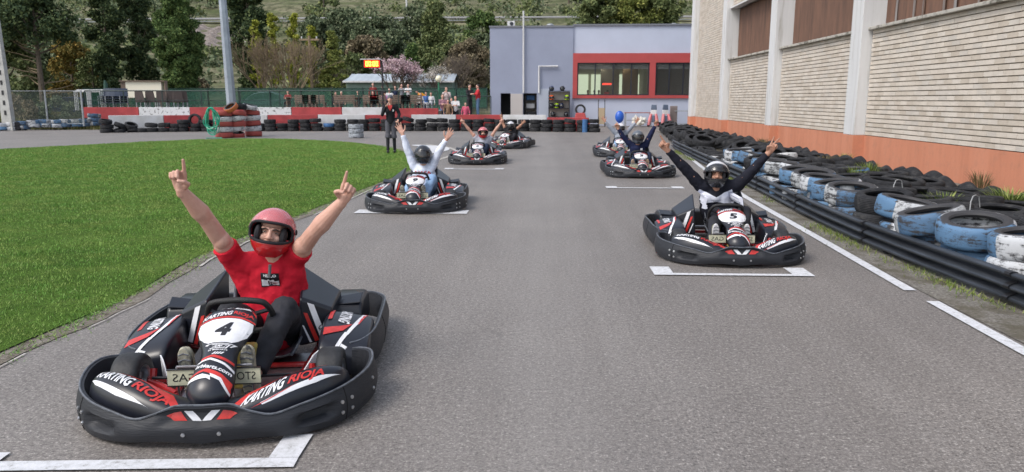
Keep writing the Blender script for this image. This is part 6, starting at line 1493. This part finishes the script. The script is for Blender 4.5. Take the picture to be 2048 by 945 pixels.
# ---------------- trees ----------------
def fol(name,stops,rough=.8):
    m,n,b,P=nodes_mat(name,rough,.12); g=[x for x in n.nodes if x.type=='NEW_GEOMETRY'][0]
    c=ramp(n,g.outputs['Random Per Island'],stops); s=noise(n,P,.9,4); c=mix(n,ramp(n,s,[(.35,(0,0,0)),(.65,(.8,.8,.8))]),c,mix(n,1.0,c,(.62,.66,.60),'MULTIPLY')); n.links.new(c,b.inputs['Base Color']); return m
f_cyp=fol('bright_cypress_foliage',[(0,(0.055,0.096,0.036)),(.6,(0.112,0.177,0.061)),(1,(0.189,0.242,0.081))]); f_dk=fol('dark_evergreen_foliage',[(0,(0.037,0.062,0.034)),(.6,(0.083,0.119,0.056)),(1,(0.155,0.188,0.077))]); f_pine=fol('pine_foliage',[(0,(0.088,0.115,0.051)),(.6,(0.173,0.213,0.092)),(1,(0.284,0.302,0.130))])
f_yel=fol('yellow_green_spring_foliage',[(0,(0.168,0.186,0.028)),(.6,(0.315,0.343,0.055)),(1,(0.483,0.463,0.092))]); f_lime=fol('light_green_foliage',[(0,(0.124,0.157,0.046)),(.6,(0.251,0.278,0.081)),(1,(0.375,0.371,0.115))]); f_oak=fol('grey_green_foliage',[(0,(0.069,0.098,0.056)),(.6,(0.144,0.181,0.104)),(1,(0.256,0.279,0.175))])
f_rust=fol('rusty_olive_foliage',[(0,(0.111,0.111,0.033)),(.5,(0.242,0.186,0.055)),(1,(0.408,0.260,0.074))]); f_brn=fol('brown_twiggy_foliage',[(0,(0.131,0.102,0.065)),(.6,(0.242,0.195,0.131)),(1,(0.334,0.278,0.186))]); f_pink=fol('pink_blossom',[(0,(.42,.27,.32)),(.5,(.64,.45,.51)),(1,(.80,.64,.68))]); f_wht=fol('white_blossom',[(0,(.35,.32,.28)),(.5,(.58,.52,.48)),(1,(.75,.70,.66))])
m_bark=mat('grey_brown_bark',(.12,.095,.075),.95,var=.3,vs=6,bump=.6,bs=12); m_barkl=mat('tan_bark',(.24,.18,.115),.95,var=.25,vs=6,bump=.4,bs=12)
def leaves(cs,rs,per,size,flat=1.0):
    C=np.repeat(np.asarray(cs),per,0); Rr=np.repeat(np.asarray(rs),per,0); n_=len(C)
    d=RNG.normal(size=(n_,3)); d/=np.linalg.norm(d,axis=1)[:,None]; rad=RNG.uniform(0,1,n_)**.45; d[:,2]*=flat
    p=C+d*(Rr*rad)[:,None]
    a=RNG.normal(size=(n_,3)); a/=np.linalg.norm(a,axis=1)[:,None]; b_=np.cross(a,RNG.normal(size=(n_,3))); b_/=np.linalg.norm(b_,axis=1)[:,None]; s=size*1.05*RNG.uniform(.6,1.5,n_)[:,None]
    V=np.stack([p-a*s*.5,p+a*s*.5,p+b_*s*.9],1).reshape(-1,3); return V
PROF={'cypress':lambda t:(.30+.75*math.sin(min(1,t*1.25)*PI/2))*(1-max(0,(t-.55)/.45)**1.6*.93),'round':lambda t:math.sqrt(max(0,1-(2*t-1)**2))*.95+.08,'pine':lambda t:(.45+.6*math.sin(PI*min(1,t*1.5+.1)))*(1-t)**.55+.12,'upright':lambda t:(.5+.5*math.sin(PI*t))*(1-t*.5),'cone':lambda t:(1-t)**.8+.08}
def tree(px,Y,ytop,ybot,wpx,kind,fm,label,name='tree',clumps=60,per=110,size=.2,trunk=.16,bark=None,group=None,flat=.75,crown0=.18,cr=.24,rn=.0,sink=.3):
    Pt=D(px,ytop,Y); Pb=D(px,ybot,Y); gz=hz(Pb.x,Y) if Y>47 else 0; zb=min(gz,Pb.z)-.0; zb=gz; H=Pt.z-zb; Rr=wpx/FPX*Y/2
    r=empty(name,(Pb.x,Y,zb),random.uniform(0,6),label,'tree',group); pr=PROF[kind]; cs=[];rs=[]
    for i in range(clumps):
        t=crown0+(1-crown0)*((i+random.random())/clumps); a=random.uniform(0,2*PI); e=pr((t-crown0)/(1-crown0))*Rr; k=random.random()**.4*(1-cr*.5)
        cs.append((math.cos(a)*e*k*(1+random.uniform(-.12,.12)),math.sin(a)*e*k,t*H-.02*H+random.uniform(-.03,.02)*H)); rs.append(max(.3,1.18*cr*Rr*random.uniform(.6,1.25)*(.55+.45*min(1,e/Rr))))
    mb=MB(); lean=random.uniform(-.05,.05)*H*.2; pts=[(lean*f*f,0,f*H*.93-.3*(f==0)) for f in (0,.25,.5,.75,1)]; mb.tube(pts,[trunk,trunk*.8,trunk*.6,trunk*.35,trunk*.1],8); mb.build('trunk',bark or m_bark,r,smooth=True)
    lm=MB()
    for i in range(0,clumps,max(1,clumps//16)):
        c_=cs[i]; z0=max(.08*H,c_[2]-.12*H-.1*abs(c_[0])); f=z0/H; lm.tube([(lean*f*f,0,z0),(c_[0]*.5,c_[1]*.5,(z0+c_[2])/2-.02*H),c_],[trunk*.35*(1-f*.6),trunk*.22,trunk*.06],5)
    o=lm.build('limb',bark or m_bark,r,smooth=True); o['kind']='stuff'
    V=leaves(cs,rs,int(per*1.5),size,flat); mesh_obj('crown',npmesh('crown',V,np.arange(len(V)).reshape(-1,3),fm),r); return r
def bare_tree(px,Y,ytop,wpx,label,m,stems=5,depth=5,name='bare_tree',r0=.07,extra=None,flo=None,seed=1):
    rr=random.Random(seed); x=D(px,170,Y).x; gz=hz(x,Y); H=D(px,ytop,Y).z-gz; W=wpx/FPX*Y/2; r=empty(name,(x,Y,gz),0,label,'tree'); q=MB(); tips=[]
    def br(p,d,L,rad,k):
        e=p+d*L; mid=(p+e)/2+Vector((rr.gauss(0,.03),rr.gauss(0,.03),rr.gauss(0,.02)))*L; q.tube([p,mid,e],[rad,rad*.85,rad*.68],4 if k<depth-1 else 3,cap=False)
        if k==0: tips.append(e); return
        for _ in range(rr.choice((2,3,3))):
            nd=(d+Vector((rr.gauss(0,.33),rr.gauss(0,.33),rr.gauss(.06,.16)))).normalized(); br(p.lerp(e,rr.uniform(.7,1)),nd,L*rr.uniform(.66,.86),rad*.62,k-1)
    for s in range(stems):
        a=2*PI*s/stems+rr.random(); sp=W/H*1.0; d=Vector((math.cos(a)*sp*.9,math.sin(a)*sp*.6,1)).normalized(); br(Vector((math.cos(a)*.12,math.sin(a)*.12,-.1)),d,H*.335,r0,depth)
    o=q.build('branches',m,r,smooth=True)
    if flo:
        T=np.array([tuple(t) for t in tips]); V=leaves(T,np.full(len(T),flo[1]),flo[2],flo[3]); mesh_obj('blossom',npmesh('blossom',V,np.arange(len(V)).reshape(-1,3),flo[0]),r)
    return r
random.seed(21)
tree(18,52,-70,215,150,'pine',f_pine,'Large mid-green pine rising at the far left edge of the view','pine_tree',90,150,.17,.22,cr=.26,crown0=.12)
tree(86,51,-60,200,170,'pine',f_dk,'Tall pine with bare grey lower trunk and dead side branches','pine_tree',70,130,.17,.24,crown0=.58,cr=.26)
dead=[c for c in bpy.data.objects if c.name.startswith('pine_tree') and c.type=='EMPTY'][-1]; q=MB()
for i in range(16):
    a=random.uniform(0,6.3); z=random.uniform(1.2,5.2); L=random.uniform(1,2.4); q.tube([(0,0,z),(math.cos(a)*L*.5,math.sin(a)*L*.5,z+.1+.25*random.random()),(math.cos(a)*L,math.sin(a)*L,z+random.uniform(.1,.9))],[.05,.035,.01],5)
o=q.build('dead_branch',m_barkl,dead); o['kind']='stuff'
tree(148,62,78,195,105,'round',f_rust,'Rust and olive coloured bushy tree between the pine and the dark conifers','bushy_tree',60,120,.17,.12,crown0=.05)
tree(118,66,95,200,110,'round',f_oak,'Grey-green bushy tree behind the bare-trunked pine','bushy_tree',50,110,.18,.12,crown0=.05)
tree(190,58,110,200,80,'round',f_pine,'Low green shrub-like tree behind the left end of the terrace','bushy_tree',40,110,.16,.1,crown0=.03)
tree(222,57,-90,190,88,'cypress',f_dk,'Dark brownish cypress, left of the two darkest conifers','cypress_tree',100,170,.15,.18,cr=.3,crown0=.04)
tree(290,60,-90,190,85,'cypress',f_dk,'Very dark conifer between the brownish and the bright green cypress','cypress_tree',100,170,.15,.18,cr=.3,crown0=.03)
tree(362,54,-45,184,100,'cypress',f_cyp,'Big bright green cypress left of the steel lamp post','cypress_tree',260,220,.11,.2,cr=.24,crown0=.03)
tree(395,58,135,190,40,'round',f_brn,'Small brown withered shrub at the foot of the bright cypress','shrub',22,90,.12,.05,crown0=.02)
tree(505,72,-60,190,95,'cypress',f_dk,'Tall dark evergreen just right of the steel lamp post','evergreen_tree',110,160,.2,.2,cr=.3,crown0=.06)
for i,(px,yt,w_) in enumerate(((518,40,40),(553,22,36),(592,26,40),(628,48,36))): tree(px,68,yt,190,w_,'upright',f_yel,'Yellow-green young poplar, %s of the row right of the dark evergreen'%ordw(i),'poplar_tree',34,75,.16,.08,bark=m_barkl,group='yellow-green poplars',crown0=.25,cr=.32)
bare_tree(530,60,78,95,'Leafless tan tree, left one of the pair below the poplars',m_barkl,6,5,seed=3,r0=.08); bare_tree(585,60,72,100,'Leafless tan tree, right one of the pair below the poplars',m_barkl,7,5,seed=5,r0=.08)
bare_tree(640,64,115,60,'Small leafless brown tree beside the light green tree',m_bark,5,4,seed=6,r0=.05); bare_tree(690,64,128,60,'Small leafless brown tree left of the race clock',m_bark,5,4,seed=9,r0=.05)
tree(668,62,62,180,70,'cone',f_lime,'Light green layered tree between the wooden pole and the race clock','tree',70,110,.16,.1,crown0=.1,flat=.45,cr=.3)
tree(712,76,110,190,90,'round',f_pine,'Low mid-green tree left of the race clock','bushy_tree',50,110,.2,.1,crown0=.05)
for i,(px,Y,yt,w_,f) in enumerate(((640,98,40,110,f_oak),(700,100,22,100,f_oak),(760,96,38,110,f_oak),(735,84,75,80,f_brn),(790,88,62,70,f_oak),(840,104,18,90,f_oak),(675,86,92,80,f_oak))): tree(px,Y,yt,150,w_,'round',f,'Grey-green rounded oak on the lower slope, %s from the left in its clump'%ordw(i),'oak_tree',60,120,.26,.14,group='rounded oaks on the lower slope',crown0=.08,cr=.3)
tree(872,76,4,190,115,'pine',f_pine,'Large green pine standing between the pink blossom and the clubhouse','pine_tree',120,170,.19,.2,cr=.26,crown0=.1)
tree(826,72,88,190,70,'pine',f_cyp,'Smaller dark green pine at the left foot of the large green pine','pine_tree',60,120,.18,.12,crown0=.08)
tree(868,62,128,180,40,'cone',f_cyp,'Small green conifer beside the white blossom tree','conifer',30,90,.13,.07,crown0=.05)
tree(935,66,82,185,95,'round',f_brn,'Brown twiggy tree left of the clubhouse wall','tree',80,120,.15,.12,bark=m_barkl,crown0=.25)
bare_tree(915,60,100,70,'Leafless grey-brown tree beside the clubhouse corner',m_bark,5,5,seed=12,r0=.06)
tree(965,70,65,185,70,'round',f_oak,'Grey-green tree just left of the clubhouse corner','tree',50,110,.18,.12,crown0=.1)
tree(965,100,24,60,70,'round',f_cyp,'Dense bluish-green bush above the clubhouse left end','bush',50,120,.26,.12,crown0=.05)
for i,(px,yt,w_) in enumerate(((1205,-30,100),(1262,-42,110),(1322,-25,95))): tree(px,92,yt,60,w_,'round',f_lime if i==1 else f_pine,'Green pine behind the clubhouse roof, %s of three'%('left','middle','right')[i],'pine_tree',80,140,.24,.2,group='three pines behind the clubhouse roof',crown0=.3)
bare_tree(793,54,112,52,'Pink blossoming tree behind the race clock',m_bark,6,4,'blossom_tree',.06,flo=(f_pink,.24,16,.085),seed=4)
bare_tree(867,55,122,34,'White blossoming tree near the globe lamp',m_bark,4,4,'blossom_tree',.05,flo=(f_wht,.15,8,.075),seed=8)
# poles on the slope
def util_pole(px,Y,yt,label,cross=True,m=m_barkl):
    x=D(px,170,Y).x; gz=hz(x,Y); H=D(px,yt,Y).z-gz; r=empty('utility_pole',(x,Y,gz),0,label,'pole'); MB().tube([(0,0,-.2),(-.1,0,H)],[.16,.11],8).build('shaft',m,r,smooth=True)
    if cross: MB().box((-.1,0,H-.3),(1.6,.12,.14)).build('cross_arm',m,r); [MB().cyl((s*.6-.1,0,H-.23),(s*.6-.1,0,H-.05),.05,8).build('insulator',m_conc,r) for s in(-1,1)]
util_pole(625,61,72,'Thin grey wooden pole with a cross arm right of the bare trees'); util_pole(818,112,-25,'Distant pale pole with cross arm on the upper slope',True,m_conc)
# scrub on the slopes: far too many to count
cs=[];rs=[];sz_=[]
for i in range(2600):
    y=72+RNG.uniform(0,1)**1.25*260; x=RNG.uniform(-.78,.42)*y+RNG.uniform(-8,8)
    if 122<y<137: continue
    if 108<y<126 and D(360,80,119).x<x*119/y<D(480,80,119).x and random.random()<.9: continue
    if math.sin(x*.05)+math.sin(y*.06+1)+RNG.uniform(-1.2,1.2)<-.9: continue
    R0=RNG.uniform(.6,1.9)*(1+y/260); cs.append((x,y,hz(x,y)+R0*.45)); rs.append(R0)
rs=np.array(rs); V=leaves(cs,rs,80,.42,.75); half=len(V)//2//3*3
for nm,vv,fm,lb in(('scrub',V[:half],f_oak,'Grey-green scrub covering the hillside'),('scrub',V[half:],f_pine,'Darker green scrub and small pines on the hillside')):
    o=mesh_obj(nm,npmesh(nm,vv,np.arange(len(vv)).reshape(-1,3),fm)); props(o,lb,'scrub',None,'stuff')
for i in range(22):
    y=150+i*7.5; x=(random.uniform(-.62,.28))*y; R0=random.uniform(2.0,3.6)
    px_=0; 
    r=empty('pine_tree',(x,y,hz(x,y)),0,None,'tree','dark pines dotted over the far slope'); r['label']='%s pine on the far dry slope beyond the road, %s by distance'%('Dark' if i%2 else 'Mid-green',ordw(i))
    c2=[];r2=[]
    for k in range(16): t=(k+.5)/16; a=random.uniform(0,6.3); e=R0*(1-t)**.6*random.random()**.5; c2.append((math.cos(a)*e,math.sin(a)*e,.8+t*R0*2.2)); r2.append(R0*.36)
    V=leaves(c2,r2,60,.5,.8); mesh_obj('crown',npmesh('crown',V,np.arange(len(V)).reshape(-1,3),f_dk if i%2 else f_pine),r); MB().tube([(0,0,-.3),(0,0,R0*2)],[.2,.08],6).build('trunk',m_bark,r)
# ---------------- grass bank at the far left ----------------
def bz(x,y): 
    t=max(0,min(1,(y-(38.8+(x+21)*.09))/6)); return -.02+.62*t*t*(3-2*t)+.05*math.sin(x*2.1+y)*t
m_bank,n,b,P=nodes_mat('dry_grass_bank',.95,.1); s=noise(n,P,2.5,7,.75); c=ramp(n,s,[(.3,(.04,.05,.015)),(.5,(.10,.105,.045)),(.62,(.19,.165,.10)),(.75,(.07,.08,.03))]); n.links.new(c,b.inputs['Base Color']); bumpn(n,b,s,.8,.08)
MB().grid(lambda u,v:(-62+40.6*u,32+16*v,bz(-62+40.6*u,32+16*v)+(0 if v<.99 else -.2)),50,30).build('grass_bank',m_bank,smooth=True)['kind']='structure'
nn=26000; x=RNG.uniform(-42,-21.5,nn); y=RNG.uniform(38.6,47,nn); zz=np.array([bz(a,b_) for a,b_ in zip(x,y)]); a=RNG.uniform(0,6.3,nn); h=RNG.uniform(.05,.28,nn); V=np.zeros((nn,3,3)); w_=.02
V[:,0]=np.c_[x-np.cos(a)*w_,y-np.sin(a)*w_,zz]; V[:,1]=np.c_[x+np.cos(a)*w_,y+np.sin(a)*w_,zz]; V[:,2]=np.c_[x+RNG.normal(0,.06,nn),y+RNG.normal(0,.06,nn),zz+h]
f_dry=fol('dry_bank_grass_blades',[(0,(.06,.08,.02)),(.5,(.13,.13,.05)),(1,(.26,.22,.12))])
o=mesh_obj('grass',npmesh('bank_grass',V.reshape(-1,3),np.arange(nn*3).reshape(nn,3),f_dry)); props(o,'Rough dry grass on the bank behind the painted tyres','grass',None,'stuff')
for i,(px,yb,w_,yt) in enumerate(((60,236,40,205),(112,232,60,198),(30,230,40,190),(150,228,50,205))):
    q=D(px,yb,41.5+i*.6); tree(px,41.5+i*.6,yt,yb,w_,'round',f_oak if i%2 else f_brn,'Low scrubby bush on the grass bank, %s from the left'%ordw([1,2,0,3][i]),'bush',18,80,.09,.03,group='bushes on the grass bank',crown0=.02)
# ---------------- weeds among the tyres ----------------
f_weed=fol('weed_leaves',[(0,(.09,.14,.03)),(.5,(.18,.25,.06)),(1,(.36,.38,.14))]); f_weedd=fol('dry_weed_stalks',[(0,(.12,.10,.05)),(.6,(.20,.15,.08)),(1,(.28,.22,.12))])
def weed(x,y,z,h,wd,n_,fm,label):
    h=h*.62; wd=wd*.8
    r0=RNG.uniform(0,1,n_)**.5*wd*.5; a=RNG.uniform(0,2*PI,n_); bx,by=np.cos(a)*r0*.5,np.sin(a)*r0*.5; hh=h*RNG.uniform(.4,1.1,n_); o_=RNG.uniform(.1,1.2,n_)*wd*.5
    tipx,tipy=bx+np.cos(a)*o_,by+np.sin(a)*o_; pa=a+PI/2; w_=.002+.004*RNG.uniform(0,1,n_); V=np.zeros((n_,4,3))
    V[:,0]=np.c_[bx,by,np.zeros(n_)]; mx,my=(bx*.45+tipx*.55),(by*.45+tipy*.55); V[:,1]=np.c_[mx-np.cos(pa)*w_,my-np.sin(pa)*w_,hh*.75]; V[:,3]=np.c_[mx+np.cos(pa)*w_,my+np.sin(pa)*w_,hh*.75]; V[:,2]=np.c_[tipx,tipy,hh]
    o=mesh_obj('weed',npmesh('weed',V.reshape(-1,3),np.arange(n_*4).reshape(n_,4),fm),None,(x,y,z)); return props(o,label,'weed','weeds growing through the tyre heap')
for i,(x,y,z,h,wd,n_,fm) in enumerate([(4.02,8.0,.0,.42,.5,260,f_weed),(3.95,9.4,.0,.42,.45,220,f_weedd),(3.98,10.8,.0,.45,.5,240,f_weed),(4.9,9.3,.2,.38,.5,220,f_weed),(5.5,8.3,.15,.40,.5,240,f_weed),(6.1,10.0,.15,.42,.75,420,f_weed),(5.0,12.2,.2,.5,.45,240,f_weed),(5.7,13.4,.2,.45,.5,240,f_weed),(6.9,12.1,.1,.55,.5,200,f_weedd),(4.1,12.4,0,.4,.4,180,f_weedd),(6.9,17.5,.1,.4,.5,180,f_weed),(5.4,6.9,.1,.36,.4,200,f_weed),(6.6,23,.15,.45,.6,180,f_weedd),(4.0,6.4,0,.34,.4,180,f_weed),(5.9,16.0,.15,.4,.5,200,f_weedd)]):
    weed(x,y,z,h,wd,n_,fm,'%s weed tuft in the tyre heap, %s clump counted from the camera'%('Green' if fm is f_weed else 'Dry brown',ordw(sorted([6.4,6.9,8.0,8.3,9.3,9.4,10.0,10.8,12.1,12.2,12.4,13.4,16.0,17.5,23]).index(y))))
nn=9000; y=RNG.uniform(2.5,24,nn); gx=np.array([guardX(v) for v in y]); x=gx-.04-RNG.exponential(.06,nn); k=(np.sin(y*2.3)+np.sin(y*.9+1)+RNG.uniform(-1,1,nn))>.6; x,y=x[k],y[k]; nn=len(x); a=RNG.uniform(0,6.3,nn); h=RNG.uniform(.01,.07,nn); V=np.zeros((nn,3,3)); w_=.004
V[:,0]=np.c_[x-np.cos(a)*w_,y-np.sin(a)*w_,np.full(nn,.006)]; V[:,1]=np.c_[x+np.cos(a)*w_,y+np.sin(a)*w_,np.full(nn,.006)]; V[:,2]=np.c_[x+RNG.normal(0,.02,nn),y+RNG.normal(0,.02,nn),h]
o=mesh_obj('grass',npmesh('verge_grass',V.reshape(-1,3),np.arange(nn*3).reshape(nn,3),f_weed)); props(o,'Thin weeds and grass sprouting along the foot of the guard rail','grass',None,'stuff')
# ---------------- prints count as one piece each ----------------
for o in bpy.data.objects:
    if o.parent and o.name.split('.')[0] in('lettering','red_stripe','white_stripe','white_panel','red_chevron','white_chevron','pale_stripe','tread','spoke','plate_edge','frame','tie_rod'): 
        if o.parent.parent or o.name.startswith(('frame','tie_rod')): 
            if not (o.name.startswith('frame') and 'kart' not in o.parent.name): o['kind']='stuff'
